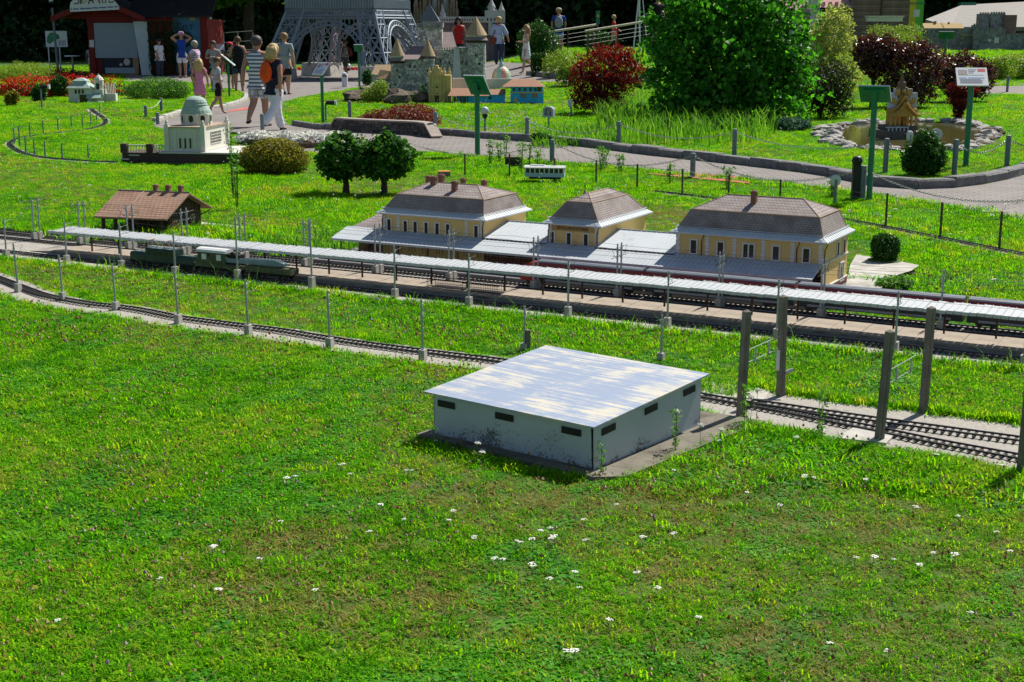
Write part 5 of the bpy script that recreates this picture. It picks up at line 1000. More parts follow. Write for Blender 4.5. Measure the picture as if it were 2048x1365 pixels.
# map board, table and lamp near the kiosk
o = thing('map_board', 'white park map board with a green plan on two thin legs', 'sign', G(118, 150), rad(5)); s = SC(G(118, 150)); mb = MB(m_panel); mb.box((0, 0, 70 / s), (42 / s, .03, 31 / s)); b = mb.build('board', None, o); mb = MB(M('green_map_print', (.06, .24, .12), .7, .3, 9, bmp=0)); mb.add([(-19 / s, -.017, 64 / s), (-14 / s, -.017, 60 / s), (-4 / s, -.017, 67 / s), (7 / s, -.017, 71 / s), (5 / s, -.017, 78 / s), (-4 / s, -.017, 83 / s), (-12 / s, -.017, 82 / s), (-18 / s, -.017, 74 / s)], [tuple(range(8))]); mb.build('map_print', None, b); mb = MB(m_txt)
for k in range(5): mb.bx((4 + 3 * k) / s, (5.5 + 3 * k) / s, -.018, -.0155, 57 / s, (68 - (k % 2)) / s)
mb.build('print', None, b); mb = MB(m_panel); mb.cyl((-17 / s, 0, 0), (-17 / s, 0, 55 / s), .025, n=6); mb.cyl((4 / s, .05, 0), (4 / s, .05, 55 / s), .03, n=6); mb.build('leg', None, o)
o = thing('standing_table', 'small pale standing table in the shade left of the kiosk', 'table', G(147, 150)); s = SC(G(147, 150)); mb = MB(m_panel); mb.cyl((0, 0, 36 / s), (0, 0, 38 / s), 15 / s, n=18); mb.build('top', None, o); mb = MB(M('tan_leg', (.35, .3, .22), .6)); mb.cyl((0, 0, 0), (0, 0, 36 / s), .045, n=8); mb.cyl((0, 0, 0), (0, 0, .03), .22, n=12); mb.build('leg', None, o)
o = thing('street_lamp', 'tall grey lamp post with a square lantern left of the kiosk', 'lamp', G(117, 150)); s = SC(G(117, 150)); mb = MB(m_postg); mb.cyl((0, 0, 0), (-3 / s, 0, 130 / s), .06, .05, 8); mb.build('pole', None, o); mb = MB(m_black); mb.box((-4 / s, 0, 141 / s), (9 / s, 9 / s, 3 / s)); mb.box((-4 / s, 0, 159 / s), (11 / s, 11 / s, 4 / s)); mb.build('lantern_frame', None, o); mb = MB(m_lens); mb.box((-4 / s, 0, 150 / s), (7 / s, 7 / s, 15 / s)); mb.build('lantern_glass', None, o)
# ---------------------------------------------------------------- lattice tower
m_iron = M('grey_blue_iron', (.20, .245, .29), .55, .1, 3, metal=.2, bmp=0)
NE = (-4.6, 53.5, 0); TA = rad(-17); TW = 5.6
tw = thing('lattice_tower', 'large grey iron lattice tower model with four legs and arches', 'tower', NE, TA)       # local: x from -TW (left) to 0, y 0..TW
HP = [(0, 0), (1.5, .105), (2.3, .155), (2.68, .178), (3.05, .2), (4.2, .27), (5.6, .33)]     # height, inset as share of TW
def ins(z): return np.interp(z, [h for h, _ in HP], [i for _, i in HP]) * TW
def legw(z): return np.interp(z, [0, 1.5, 2.68, 5.6], [1.0, .78, .70, .45])
def lat(mb, a, b, r, n=4): mb.cyl(a, b, r, n=n, caps=False)
ZS = [.5, 1.05, 1.6, 2.1, 2.68, 3.05, 3.6, 4.2, 4.9, 5.6]
for sx, sy in ((0, 0), (1, 0), (1, 1), (0, 1)):
    mb = MB(m_iron); prev = None
    for z in ZS:
        i = ins(z); w_ = legw(z); xs_ = (-TW + i, -TW + i + w_) if not sx else (-i - w_, -i); ys_ = (i, i + w_) if not sy else (TW - i - w_, TW - i)
        c = [(xs_[0], ys_[0], z), (xs_[1], ys_[0], z), (xs_[1], ys_[1], z), (xs_[0], ys_[1], z)]
        for k in range(4):
            lat(mb, c[k], c[(k + 1) % 4], .028)
            if prev:
                lat(mb, prev[k], c[k], .062); m0 = Vector(prev[k]).lerp(Vector(prev[(k + 1) % 4]), .5); m1 = Vector(c[k]).lerp(Vector(c[(k + 1) % 4]), .5)
                lat(mb, prev[k], m1, .022); lat(mb, prev[(k + 1) % 4], m1, .022); lat(mb, m0, c[k], .022); lat(mb, m0, c[(k + 1) % 4], .022)
        prev = c
    mb.build('leg', None, tw, fix=False)
    i = ins(.3); mb = MB(m_concrete); x = (-TW + .55) if not sx else -.55; y = .55 if not sy else TW - .55; mb.box((x, y, .27), (1.35, 1.35, .55), 0, .94); mb.build('plinth', None, tw)
for face in range(4):
    T = Matrix.Translation((-TW / 2, TW / 2, 0)) @ Matrix.Rotation(face * math.pi / 2, 4, 'Z'); mb = MB(m_iron); mb.M = T
    ra, cz = 1.72, .42; yf = lambda z: -TW / 2 + ins(z) + .02
    arcs = []
    for r in (ra, ra - .17): arcs.append([(r * math.cos(t), yf(max(.55, cz + r * math.sin(t) * 1.06)), cz + r * math.sin(t) * 1.06) for t in np.linspace(.0, math.pi, 25)])
    mb.tube(arcs[0], .04, 4); mb.tube(arcs[1], .03, 4)
    for k in range(24): lat(mb, arcs[0][k], arcs[1][k + 1], .016); lat(mb, arcs[1][k], arcs[0][k + 1], .016)
    for k in range(3, 22, 1):
        p = arcs[0][k]; lat(mb, p, (p[0] * 1.0, yf(2.32), 2.34), .012)
    mb.build('arch', None, tw, fix=False)
    mb = MB(m_iron); mb.M = T; hw = TW / 2 - ins(2.5) + .05
    for z in (2.34, 2.44, 2.62, 2.70): lat(mb, (-hw, yf(z) - .03, z), (hw, yf(z) - .03, z), .032)
    n = 30
    for k in range(n): 
        x0 = -hw + 2 * hw * k / n; x1 = x0 + 2 * hw / n; lat(mb, (x0, yf(2.44) - .03, 2.44), (x1, yf(2.62) - .03, 2.62), .013); lat(mb, (x1, yf(2.44) - .03, 2.44), (x0, yf(2.62) - .03, 2.62), .013); lat(mb, (x0, yf(2.34) - .03, 2.34), (x0, yf(2.44) - .03, 2.44), .012)
    mb.build('girder', None, tw, fix=False)
    mb = MB(m_iron); mb.M = T; hb = hw - .06; mb.bx(-hb, hb, yf(2.7) - .06, yf(2.7) + .0, 2.72, 3.06)
    for k in range(34): x = -hb + 2 * hb * k / 33; mb.bx(x - .02, x + .02, yf(2.7) - .10, yf(2.7) - .061, 2.72, 3.04)
    mb.build('gallery', None, tw)
mb = MB(m_iron); mb.bx(-TW + ins(2.7) + .12, -ins(2.7) - .12, ins(2.7) + .12, TW - ins(2.7) - .12, 2.72, 2.78); mb.build('deck', None, tw)
# ---------------------------------------------------------------- hill castle
f = Front('hill_castle', 'grey rubble stone castle model with ochre cone roofed round towers', 'castle', 850, 188); s = f.s
def rtower(px, r, zb, zt, apex, y, hoard=True, mat=m_cstone):
    R = r / s; mb = MB(mat); mb.lathe([(R, f.Z(zb)), (R * .98, f.Z(zt + 6))], (f.X(px), y, 0), 18); t = mb.build('round_tower', None, f.o)
    if hoard: mb = MB(m_dkwood); mb.lathe([(R * 1.04, f.Z(zt + 16)), (R * 1.12, f.Z(zt + 11))], (f.X(px), y, 0), 18); mb.build('hoarding', None, t); mb = MB(m_croof); mb.lathe([(R * 1.2, f.Z(zt + 11)), (R * .98, f.Z(zt + 4))], (f.X(px), y, 0), 18); mb.build('skirt_roof', None, t); mb = MB(m_pale); mb.lathe([(R * .96, f.Z(zt + 6)), (R * .96, f.Z(zt))], (f.X(px), y, 0), 18); mb.build('upper_drum', None, t)
    mb = MB(m_cone); mb.lathe([(R * 1.13, f.Z(zt + 1)), (R * .55, f.Z(zt + (apex - zt) * .5)), (.004, f.Z(apex))], (f.X(px), y, 0), 18); mb.build('cone_roof', None, t)
    for a, z in ((-.3, .25), (.35, .45), (.0, .62)):
        mb = MB(m_glass); x = f.X(px) + R * math.sin(a); yy = y - R * math.cos(a) - .004; zz = f.Z(zb) + (f.Z(zt) - f.Z(zb)) * z; mb.box((x, yy, zz), (.05, .02, .075), a); mb.build('window', None, t)
    return t
rtower(794, 13.5, 190, 113, 79, .35); rtower(855, 14, 190, 114, 81, .45, False); rtower(951, 20.5, 178, 73, 36, .9)
f.b('wall', m_cstone, 806, 842, 190, 122, .4, 1.2); mb = MB(m_croof); mb.add([(f.X(800), .3, f.Z(121)), (f.X(846), .3, f.Z(121)), (f.X(852), 1.3, f.Z(96)), (f.X(818), 1.3, f.Z(96))], [(0, 1, 2, 3)]); mb.build('roof', None, f.o)
f.b('wall', m_cstone, 866, 906, 188, 102, .7, 1.4); f.b('keep', m_cstone, 831, 881, 140, 55, 1.3, 2.0); f.b('keep_parapet', m_greyst, 829, 883, 59, 50, 1.26, 2.04)
mb = MB(M('slate_pyramid', (.15, .15, .17), .7, .1, 9)); R = 22 / s; mb.lathe([(R * 1.35, f.Z(46)), (R * .9, f.Z(34)), (.01, f.Z(12))], (f.X(855), 1.65, 0), 4, .5); mb.build('keep_roof', None, f.o)
f.b('keep_wall', m_pale, 840, 872, 50, 44, 1.4, 1.9)
for k in range(14): f.b('merlon', m_cstone, 867 + k * 5, 869.6 + k * 5, 102, 98, .68, .74)
f.b('wall', m_cstone, 906, 936, 188, 98, .75, 1.4); mb = MB(m_pale); mb.add([(f.X(902), .3, f.Z(188)), (f.X(924), .3, f.Z(188)), (f.X(917), .7, f.Z(97)), (f.X(907), .7, f.Z(97)), (f.X(902), .74, f.Z(188)), (f.X(924), .74, f.Z(188)), (f.X(917), .74, f.Z(97)), (f.X(907), .74, f.Z(97))], [(0, 1, 2, 3), (0, 3, 7, 4), (1, 5, 6, 2), (3, 2, 6, 7)]); mb.build('buttress', None, f.o)
mb = MB(m_croof); mb.add([(f.X(882), 1.3, f.Z(102)), (f.X(912), 1.3, f.Z(102)), (f.X(900), 2.2, f.Z(68)), (f.X(880), 2.2, f.Z(68))], [(0, 1, 2, 3)]); mb.build('roof', None, f.o)
for px, py in ((880, 125), (897, 128), (924, 126), (931, 130), (885, 150), (819, 135), (829, 135)):
    f.b('window', m_glass, px - 1.6, px + 1.6, py + 3, py - 3, .384 if px < 845 else .684, .39 if px < 845 else .69)
for k in range(4): f.b('window', m_whi, 812 + 6 * k, 815.5 + 6 * k, 150, 144, .385, .395)
f.b('low_house', m_pale, 742, 779, 188, 152, .9, 1.5); mb = MB(m_cone); mb.add([(f.X(738), .82, f.Z(151)), (f.X(781), .82, f.Z(151)), (f.X(781), 1.25, f.Z(133)), (f.X(745), 1.25, f.Z(133))], [(0, 1, 2, 3)]); mb.add([(f.X(748), .6, f.Z(160)), (f.X(781), .6, f.Z(160)), (f.X(781), .8, f.Z(146)), (f.X(757), .8, f.Z(142))], [(0, 1, 2, 3)]); mb.build('low_roof', None, f.o)
f.b('low_house', m_cstone, 752, 780, 188, 160, .65, .85)
# ---------------------------------------------------------------- yellow church front, blue houses, white wall and striped dome
f = Front('church_front', 'sand yellow baroque church facade model with gables and an arched door', 'church', 880, 207); f.b('wall', m_yelch, 858, 890, 207, 148, 0, .5); f.b('wall', M('lemon_side_wall', (.60, .46, .18), .85, .08, 6), 890.3, 902, 207, 152, .03, .5)
for x in (859, 866, 882, 889): f.b('pilaster', m_yelch, x - 1.2, x + 1.2, 207, 150, -.03, -.001)
for z in (190, 172, 152): f.b('cornice', m_yelch, 857, 891, z + 1.2, z - 1.2, -.04, -.002)
f.b('gable', m_yelch, 868, 880, 148, 138, .02, .3); f.b('gable', m_yelch, 871, 877, 138, 133, .04, .3)
for x in (859, 866, 882, 889, 899): mb = MB(m_yelch); mb.lathe([(.045, 0), (.05, .05), (.03, .09), (.02, .1), (.03, .13), (.001, .2)], (f.X(x), .1, f.Z(150)), 8); mb.build('finial', None, f.o)
mb = MB(m_glass); R = .055; mb.add([(f.X(874) + x, -.006, z) for x, z in [(-R, 0), (R, 0), (R, .2)] + [(R * math.cos(t), .2 + R * math.sin(t) * 1.3) for t in np.linspace(.3, 2.84, 6)] + [(-R, .2)]], [tuple(range(10))]); mb.build('door', None, f.o); f.b('niche', m_glass, 873, 876, 177, 170, -.008, -.001)
f.b('wall', m_pale, 902.5, 970, 207, 160, .8, .95)
f = Front('blue_houses', 'row of bright blue model houses with terracotta tiled roofs', 'house', 990, 208)
def gable_roof(x0, x1, ze, zr, y0, y1, ym=None, over=3, mat=m_tile, hip=0):
    mb = MB(mat); ym = (y0 + y1) / 2 if ym is None else ym; a, b = f.X(x0 - over), f.X(x1 + over); h = hip / f.s
    mb.add([(a, y0 - .06, f.Z(ze)), (b, y0 - .06, f.Z(ze)), (b - h, ym, f.Z(zr)), (a + h, ym, f.Z(zr)), (b, y1 + .06, f.Z(ze)), (a, y1 + .06, f.Z(ze))], [(0, 1, 2, 3), (3, 2, 4, 5), (0, 3, 5), (1, 4, 2)]); return mb.build('roof', None, f.o)
f.b('wall', m_blue, 916, 977, 208, 191, 0, .6); gable_roof(899, 976, 192, 178, -.05, .6, hip=8); f.b('wall', m_blue, 975, 1010, 208, 189, .03, .5); gable_roof(977, 1008, 190, 180, .03, .5)
f.b('wall', m_blue, 1021, 1087, 208, 186, -.02, .6); f.b('wall', m_blue, 1022, 1086, 185.8, 173, -.01, .6); f.b('string_course', m_yelch, 1020, 1088, 187, 184.5, -.035, -.021); gable_roof(1008, 1087, 174, 160, -.06, .6, hip=20)
for x in (898, 906, 915, 926, 935): f.b('porch_post', m_dkwood, x - .8, x + .8, 208, 192, -.04, -.01)
for x in (910, 921, 930): f.b('door', m_glass, x - 2, x + 2, 207, 194, -.008, .002)
for x in (1028, 1039, 1050, 1061, 1071): f.b('window', m_glass, x - 2, x + 2, 183, 177, -.02, -.012)
f.b('window', m_glass, 1075, 1082, 183, 174.5, -.02, -.012)
for x in (1047, 1069): f.b('balcony', m_tile, x - 5, x + 5, 195, 188, -.05, -.021)
f.b('door', m_yelch, 1028, 1034, 207, 196, -.03, -.021); f.b('window', m_glass, 977, 983, 199, 194, .02, .029)
f = Front('striped_dome', 'small pink, cream and turquoise striped dome rising behind a white wall', 'dome', 1003, 176)
cols = [M('dome_stripe_%d' % i, c, .6, .06, bmp=0) for i, c in enumerate(((.55, .26, .22), (.60, .55, .34), (.25, .48, .44)))]
for k in range(12):
    mb = MB(cols[k % 3]); R = 19 / f.s; a0, a1 = 2 * math.pi * (k - .0) / 12, 2 * math.pi * (k + 1) / 12; vs = []; fs = []
    for j in range(8):
        t = j / 7 * math.pi / 2 * .94; vs += [(R * math.cos(t) * math.cos(a), R * math.cos(t) * math.sin(a), f.Z(156) + R * 1.2 * math.sin(t)) for a in (a0, (a0 + a1) / 2, a1)]
    for j in range(7): fs += [(j * 3 + i, j * 3 + i + 1, j * 3 + 4 + i, j * 3 + 3 + i) for i in (0, 1)]
    mb.add(vs, fs); mb.build('dome_segment', None, f.o)
mb = MB(cols[2]); mb.lathe([(5 / f.s, f.Z(134)), (5 / f.s, f.Z(130)), (3.5 / f.s, f.Z(127)), (2 / f.s, f.Z(124)), (.001, f.Z(116))], (0, 0, 0), 10); mb.build('lantern', None, f.o); mb = MB(m_pale); mb.lathe([(20 / f.s, 0), (20 / f.s, f.Z(156))], (0, 0, 0), 20); mb.build('drum', None, f.o)
f.b('wall', m_pale, 900, 1045, 178, 158, -.5, -.42); f.b('wall', m_pale, 966, 1048, 178, 157, -.7, -.6)
# ---------------------------------------------------------------- pale fortress and cathedral far behind
m_white2 = M('pale_limestone', (.50, .51, .50), .85, .1, 5); m_mauve = Mstone('mauve_rubble', (.16, .12, .13), (.24, .19, .2), 5, (.15, .12, .13)); m_tan = M('tan_limestone', (.40, .30, .19), .85, .2, 9, bmp=.3)
f = Front('white_fortress', 'pale stone fortress model with conical white spires far behind the castle', 'fortress', 950, 126, 0, 0)
f.b('wall', m_mauve, 800, 1010, 126, 48, .1, .6); f.b('wall', m_white2, 876, 972, 47.8, 36, 0, .6)
for k in range(18): f.b('window', m_glass, 879 + k * 5, 881.4 + k * 5, 44, 40.5, -.012, -.001)
def spire(px, r, zb, zt, ap, y=.2):
    mb = MB(m_white2); R = r / f.s; mb.lathe([(R, f.Z(zb)), (R, f.Z(zt + 3)), (R * 1.2, f.Z(zt + 2)), (R * 1.2, f.Z(zt))], (f.X(px), y, 0), 10); mb.build('tower', None, f.o); mb = MB(m_white2); mb.lathe([(R * 1.05, f.Z(zt - .2)), (R * .5, f.Z((zt + ap) / 2 + 1)), (.003, f.Z(ap))], (f.X(px), y, 0), 10); mb.build('spire', None, f.o)
spire(983, 7, 48, 16, -2); spire(1003, 5, 60, 22, 6); spire(886, 5, 48, 30, 10); spire(992, 3, 60, 27, 20); f.b('wall', m_white2, 970, 1010, 48, 24, -.05, .5); f.b('buttress', m_white2, 977, 985, 72, 47, -.15, -.06)
for k in range(5): f.b('window', m_glass, 974 + k * 7, 977 + k * 7, 44, 39, -.062, -.051)
f = Front('cathedral', 'tan gothic cathedral model with many pinnacles cut by the top of the picture', 'cathedral', 870, 124)
f.b('nave', m_tan, 846, 908, 124, -25, .6, 2.4); f.b('side_aisle', m_tan, 828, 850, 124, 22, .3, 2.2); f.b('side_aisle', m_tan, 886, 916, 124, 20, .3, 2.2)
for k in range(15):
    x = 830 + k * 6; zt = (18, 24, 12)[k % 3]; mb = MB(m_tan); mb.cyl((f.X(x), .22, f.Z(98)), (f.X(x), .22, f.Z(zt)), .06, .05, 6); mb.cyl((f.X(x), .22, f.Z(zt)), (f.X(x), .22, f.Z(zt - 11)), .07, .003, 6); mb.build('pinnacle', None, f.o)
for px, zt, ap in ((833, 14, -9), (906, 8, -14), (870, -4, -30), (850, 2, -20), (892, 2, -20)):
    mb = MB(m_white2 if px in (870, 892) else m_tan); mb.lathe([(.14, f.Z(60)), (.14, f.Z(zt)), (.16, f.Z(zt - 1)), (.004, f.Z(ap))], (f.X(px), .4, 0), 8); mb.build('turret', None, f.o)
for k in range(9): mb = MB(m_glass); x = f.X(852 + k * 6); mb.bx(x - .035, x + .035, .585, .598, f.Z(22), f.Z(4)); mb.build('window', None, f.o)
# ---------------------------------------------------------------- pond with temple
pc = [(1652, 262), (1660, 285), (1690, 296), (1740, 300), (1815, 302), (1880, 302), (1935, 298), (1960, 288), (1982, 268), (1965, 256), (1915, 248), (1850, 246), (1780, 246), (1715, 249), (1672, 253)]
pond = g2(*pc); pm_ = np.mean(pond, 0)
m_water, nt_, b_, L_2 = newmat('murky_pond_water'); b_.inputs['Base Color'].default_value = (.060, .065, .016, 1); b_.inputs['Roughness'].default_value = .08; n_ = noise(nt_, obco(nt_), 5, 4); bump(nt_, b_, n_.outputs[0], .08, .02)
n2_ = noise(nt_, obco(nt_), 1.1, 4); r_ = ramp(nt_, n2_.outputs[0], [(.35, (.075, .085, .018)), (.7, (.11, .085, .03))]); L_2.new(r_.outputs[0], b_.inputs['Base Color'])
sheet('pond_water', [tuple(pm_ + (np.array(p) - pm_) * .93) for p in pond], .02, m_water, 0); EXC.append([tuple(pm_ + (np.array(p) - pm_) * 1.04) for p in pond])
m_rock = M('pale_pond_rock', (.38, .36, .33), .9, .35, 5, bmp=.9, bs=14, dist=.05, dirt=((.17, .16, .14), .55, 6)); m_rockdk = M('brown_rock', (.13, .10, .075), .9, .4, 5, bmp=.9, bs=14, dist=.05)
rim = thing('pond_stones', 'ring of pale rough stones around the murky pond', 'rocks', (pm_[0], pm_[1], 0))
def rock(c, r, mat, parent=None, name='stone', flat=.6):
    mb = MB(mat); mb.ell((0, 0, 0), (1, 1, 1), 9, 6); a = rnd.uniform(0, 6); f1, f2 = rnd.uniform(1.5, 3), rnd.uniform(1.5, 3); R3 = [rnd.uniform(.75, 1.3) for _ in range(3)]
    vs = []
    for x, y, z in mb.v: k = 1 + .22 * math.sin(f1 * x * 2 + a) * math.cos(f2 * y * 2 - a) + .12 * math.sin(5 * z + a * 2 + 3 * x); vs.append((x * r * R3[0] * k, y * r * R3[1] * k, z * r * flat * .72 * k))
    mb.v = vs; o = mb.build(name, None, parent); o.location = c; o.rotation_euler = (0, 0, rnd.uniform(0, 6)); return o
rl = smoothline(pond + pond[:1], .3)
for k, p in enumerate(rl):
    for j in range(2):
        off = rnd.uniform(-.16, .2); d = (p - pm_) / np.linalg.norm(p - pm_); rock((p[0] - pm_[0] + d[0] * off + rnd.uniform(-.1, .1), p[1] - pm_[1] + d[1] * off, rnd.uniform(-.02, .06)), rnd.uniform(.07, .17), m_rock if rnd.random() > .1 else m_rockdk, rim)
f = Front('golden_temple', 'small gilded temple model with steep stacked gables and white blue side roofs', 'temple', 1806, 279, 8)
m_troofb = M('white_blue_temple_roof', (.42, .46, .54), .6, .2, 25); m_tdk = M('temple_dark_stone', (.11, .10, .085), .9, .3, 20)
f.b('plinth', m_tdk, 1764, 1836, 282, 262, -.1, .7); f.b('plinth', m_tdk, 1778, 1834, 262, 252, -.02, .6)
for k in range(6): f.b('baluster', m_troofb, 1770 + 8 * k, 1772.5 + 8 * k, 262, 254, -.09, -.06)
f.b('handrail', m_troofb, 1766, 1812, 255.5, 253.5, -.1, -.05)
for x in (1779, 1788, 1797, 1813, 1822, 1832): f.b('column', m_gold, x - 1.6, x + 1.6, 252, 222, .0, .05)
f.b('hall', m_gold, 1790, 1802, 252, 222, .12, .5); f.b('hall', m_gold, 1809, 1822, 252, 222, .12, .5)
for (x0, x1, z0, z1) in ((1776, 1793, 218, 188), (1819, 1835, 218, 188), (1787, 1798, 190, 180), (1813, 1824, 190, 180)):
    f.b('side_roof', m_troofb, x0, x1, z0, z1, .08, .16); f.b('roof_edge', m_gold, x0, x1, z0 + 2.5, z0 + .3, .06, .17); f.b('roof_inlay', m_gold, (x0 + x1) / 2 - 4, (x0 + x1) / 2 + 4, (z0 + z1) / 2 + 6, (z0 + z1) / 2 - 5, .072, .0795)
for k, (w_, zb, zt) in enumerate(((30, 234, 206), (25, 224, 194), (19, 212, 182))):
    mb = MB(m_gold); y = -.05 + k * .07; x = f.X(1806); W_ = w_ / f.s
    for sg in (-1, 1): mb.tube([(x, y, f.Z(zt)), (x + sg * W_ * .35, y, f.Z(zt + (zb - zt) * .5)), (x + sg * W_ * .75, y, f.Z(zt + (zb - zt) * .85)), (x + sg * W_, y, f.Z(zb - 3))], .03, 5)
    mb.add([(x - W_ * .8, y + .03, f.Z(zb)), (x + W_ * .8, y + .03, f.Z(zb)), (x + W_ * .3, y + .03, f.Z(zt + (zb - zt) * .4)), (x, y + .03, f.Z(zt)), (x - W_ * .3, y + .03, f.Z(zt + (zb - zt) * .4))], [(0, 1, 2, 3, 4)]); mb.build('gable', None, f.o)
mb = MB(M('bronze_spire', (.17, .10, .06), .6, .3, 20)); mb.lathe([(.13, f.Z(188)), (.12, f.Z(178)), (.09, f.Z(176)), (.085, f.Z(168)), (.05, f.Z(165)), (.03, f.Z(156)), (.001, f.Z(147))], (f.X(1806), .2, 0), 4, .5); mb.build('spire', None, f.o)
# ---------------------------------------------------------------- right background: castle, hall roof, timber wall, kiosk pillar
f = Front('walled_castle', 'long grey stone castle model with crenellated towers at the upper right', 'castle', 1950, 103)
f.b('wall', m_greyst, 1826, 1955, 103, 58, .2, .8); f.b('wall', m_greyst, 2005, 2075, 103, 71, .1, .6); f.b('gatehouse', m_greyst, 1952, 2008, 103, 60, 0, .8); f.b('gatehouse_tower', m_greyst, 1943, 1956, 103, 52, -.1, .3); f.b('tower', m_greyst, 1962, 1981, 60, 30, .5, 1.0); f.b('tower', m_greyst, 1987, 2016, 60, 29, .7, 1.2); f.b('tower', M('red_brown_tower', (.20, .13, .11), .85, .2, 9), 2013, 2038, 75, 32, .6, 1.2)
for x0, x1, z, y in ((1952, 2008, 60, -.02), (2008, 2075, 71, .08), (1962, 1981, 30, .48), (1987, 2016, 29, .68), (1943, 1956, 52, -.12)):
    k = x0
    while k < x1 - 1: f.b('merlon', m_greyst, k, k + 2.6, z, z - 3, y, y + .1); k += 5
mb = MB(m_vent); mb.add([(f.X(1949) + x, -.006, z) for x, z in ((-.1, 0), (.1, 0), (.1, .28), (0, .42), (-.1, .28))], [(0, 1, 2, 3, 4)]); mb.build('gate', None, f.o); f.b('window', m_whi, 1975, 1980, 84, 79, -.01, -.001); f.b('window', m_whi, 1987, 1996, 87, 76, -.01, -.001); f.b('base_wall', M('pale_grey_base', (.25, .26, .27), .9, .1), 1956, 2005, 103, 90, -.03, -.001)
m_yroof = M('yellow_tile_roof', (.42, .30, .12), .85, .15, 16)
for x0, x1 in ((1858, 1893), (1896, 1932)): gable_roof(x0, x1, 58, 48, .8, 1.6, mat=m_yroof)
f.b('chimney', m_tile, 1880, 1884, 56, 44, 1.15, 1.25); f.b('chimney', m_tile, 1908, 1911, 56, 46, 1.15, 1.25); f.b('wall_cap', m_yelch, 1921, 1946, 72, 70.5, .1, .21)
mb = MB(M('grey_shell_roof', (.24, .225, .205), .8, .1, 2, bmp=.2)); Yr = 84.0; q = [AT(1850, 47, Yr - 8), AT(1924, 17, Yr), AT(2060, 10, Yr + 1), AT(2140, 14, Yr), AT(2140, 62, Yr - 9), AT(1900, 62, Yr - 9)]; mb.poly(q); mb.poly([AT(1850, 47, Yr - 8), AT(1860, 40, Yr + 12), AT(1924, 17, Yr)]); g_ = mb.build('shell_roof'); tag(g_, 'wide pale grey shell roof of a hall behind the walled castle', 'roof')
sol = g_.modifiers.new('thickness', 'SOLIDIFY'); sol.thickness = .2; sol.offset = -1
for a in ((1870, 60), (2100, 60)): pass
mb = MB(m_greyst); a = AT(1862, 62, Yr - 7); b = AT(2140, 62, Yr - 7); mb.bx(a[0] + .5, b[0], a[1], a[1] + 8, .5, 1.75); hw_ = mb.build('hall_wall', None, g_)
mb = MB(m_greenp); c = AT(1937, 15, Yr - .2); mb.bx(c[0] - .45, c[0] + .45, c[1], c[1] + .6, c[2] - .05, c[2] + .28); mb.build('roof_vent', None, g_)
f = Front('timber_shed', 'weathered timber boarded shed wall behind the yellow green shrub', 'shed', 1757, 106); m_boards = [M('grey_brown_board_%d' % k, c, .85, .25, 3, bmp=.3) for k, c in enumerate(((.20, .14, .105), (.17, .12, .09), (.235, .17, .13)))]
f.b('shed_body', m_vent, 1700, 1815, 106, -30, .05, 1.6); bh = 4.2; z = 106; k = 0
bms = []
for c in range(3): m_ = MB(m_boards[c]).bx(0, f.X(1757 + 56.5), 0, .04, 0, (bh - .5) / f.s).mesh('board'); m_.materials.append(m_boards[c]); bms.append(m_)
while z > -28:
    for x in (1700, 1758): o = link('board', bms[(k * 7 + x) % 3], f.o, (f.X(x), .005 + (k % 3) * .004, f.Z(z))); k += 1
    z -= bh
f.b('post', M('dark_post', (.06, .05, .04), .8), 1756, 1759, 106, -30, -.03, .003); f.b('post', m_boards[1], 1697, 1701, 106, -30, -.03, .05)
f = Front('advert_pillar', 'yellow and bright green advertising pillar beside the timber shed', 'pillar', 1828, 106); f.b('body', M('yellow_print', (.55, .48, .03), .6, .1, bmp=0), 1814, 1827, 106, -30, 0, .3); f.b('body', M('lime_print', (.10, .42, .04), .6, .1, bmp=0), 1827.2, 1842, 106, -30, 0, .3); f.b('poster', m_kwht, 1822, 1834, 36, 22, -.02, -.002); f.b('rim', m_greenp, 1812, 1844, 11, 9, -.05, .35)
f = Front('long_table', 'long white table in front of the timber shed', 'table', 1765, 108); f.b('top', M('cream_table_top', (.6, .57, .48), .6), 1730, 1802, 37, 34, -.2, .4); f.b('skirt', m_kwht, 1732, 1800, 45, 37.1, -.1, .35)
for x in (1734, 1765, 1796): f.b('leg', m_rustp, x, x + 2, 108, 45.1, -.05, .0)
f = Front('pink_roofed_palace', 'long model palace with pink roofs and small dormers above the big bush', 'palace', 1640, 106); m_pink = M('pink_slate', (.50, .29, .26), .8, .12, 9); f.b('wall', m_tan, 1556, 1702, 106, 27, 0, 1.2)
mb = MB(m_pink); mb.add([(f.X(1553), -.1, f.Z(27)), (f.X(1612), -.1, f.Z(27)), (f.X(1610), .9, f.Z(-8)), (f.X(1560), .9, f.Z(-8))], [(0, 1, 2, 3)]); mb.add([(f.X(1632), -.1, f.Z(18)), (f.X(1700), -.1, f.Z(18)), (f.X(1694), .9, f.Z(-12)), (f.X(1636), .9, f.Z(-12))], [(0, 1, 2, 3)]); mb.build('roof', None, f.o); f.b('tower', m_pale, 1615, 1634, 106, -30, -.15, .6)
for x in (1642, 1655, 1668, 1681): f.b('dormer', m_pink, x, x + 4, 14, 7, .0, .3)
for k in range(24): f.b('column', m_tan, 1557 + 6 * k, 1559 + 6 * k, 45, 27, -.05, -.002)
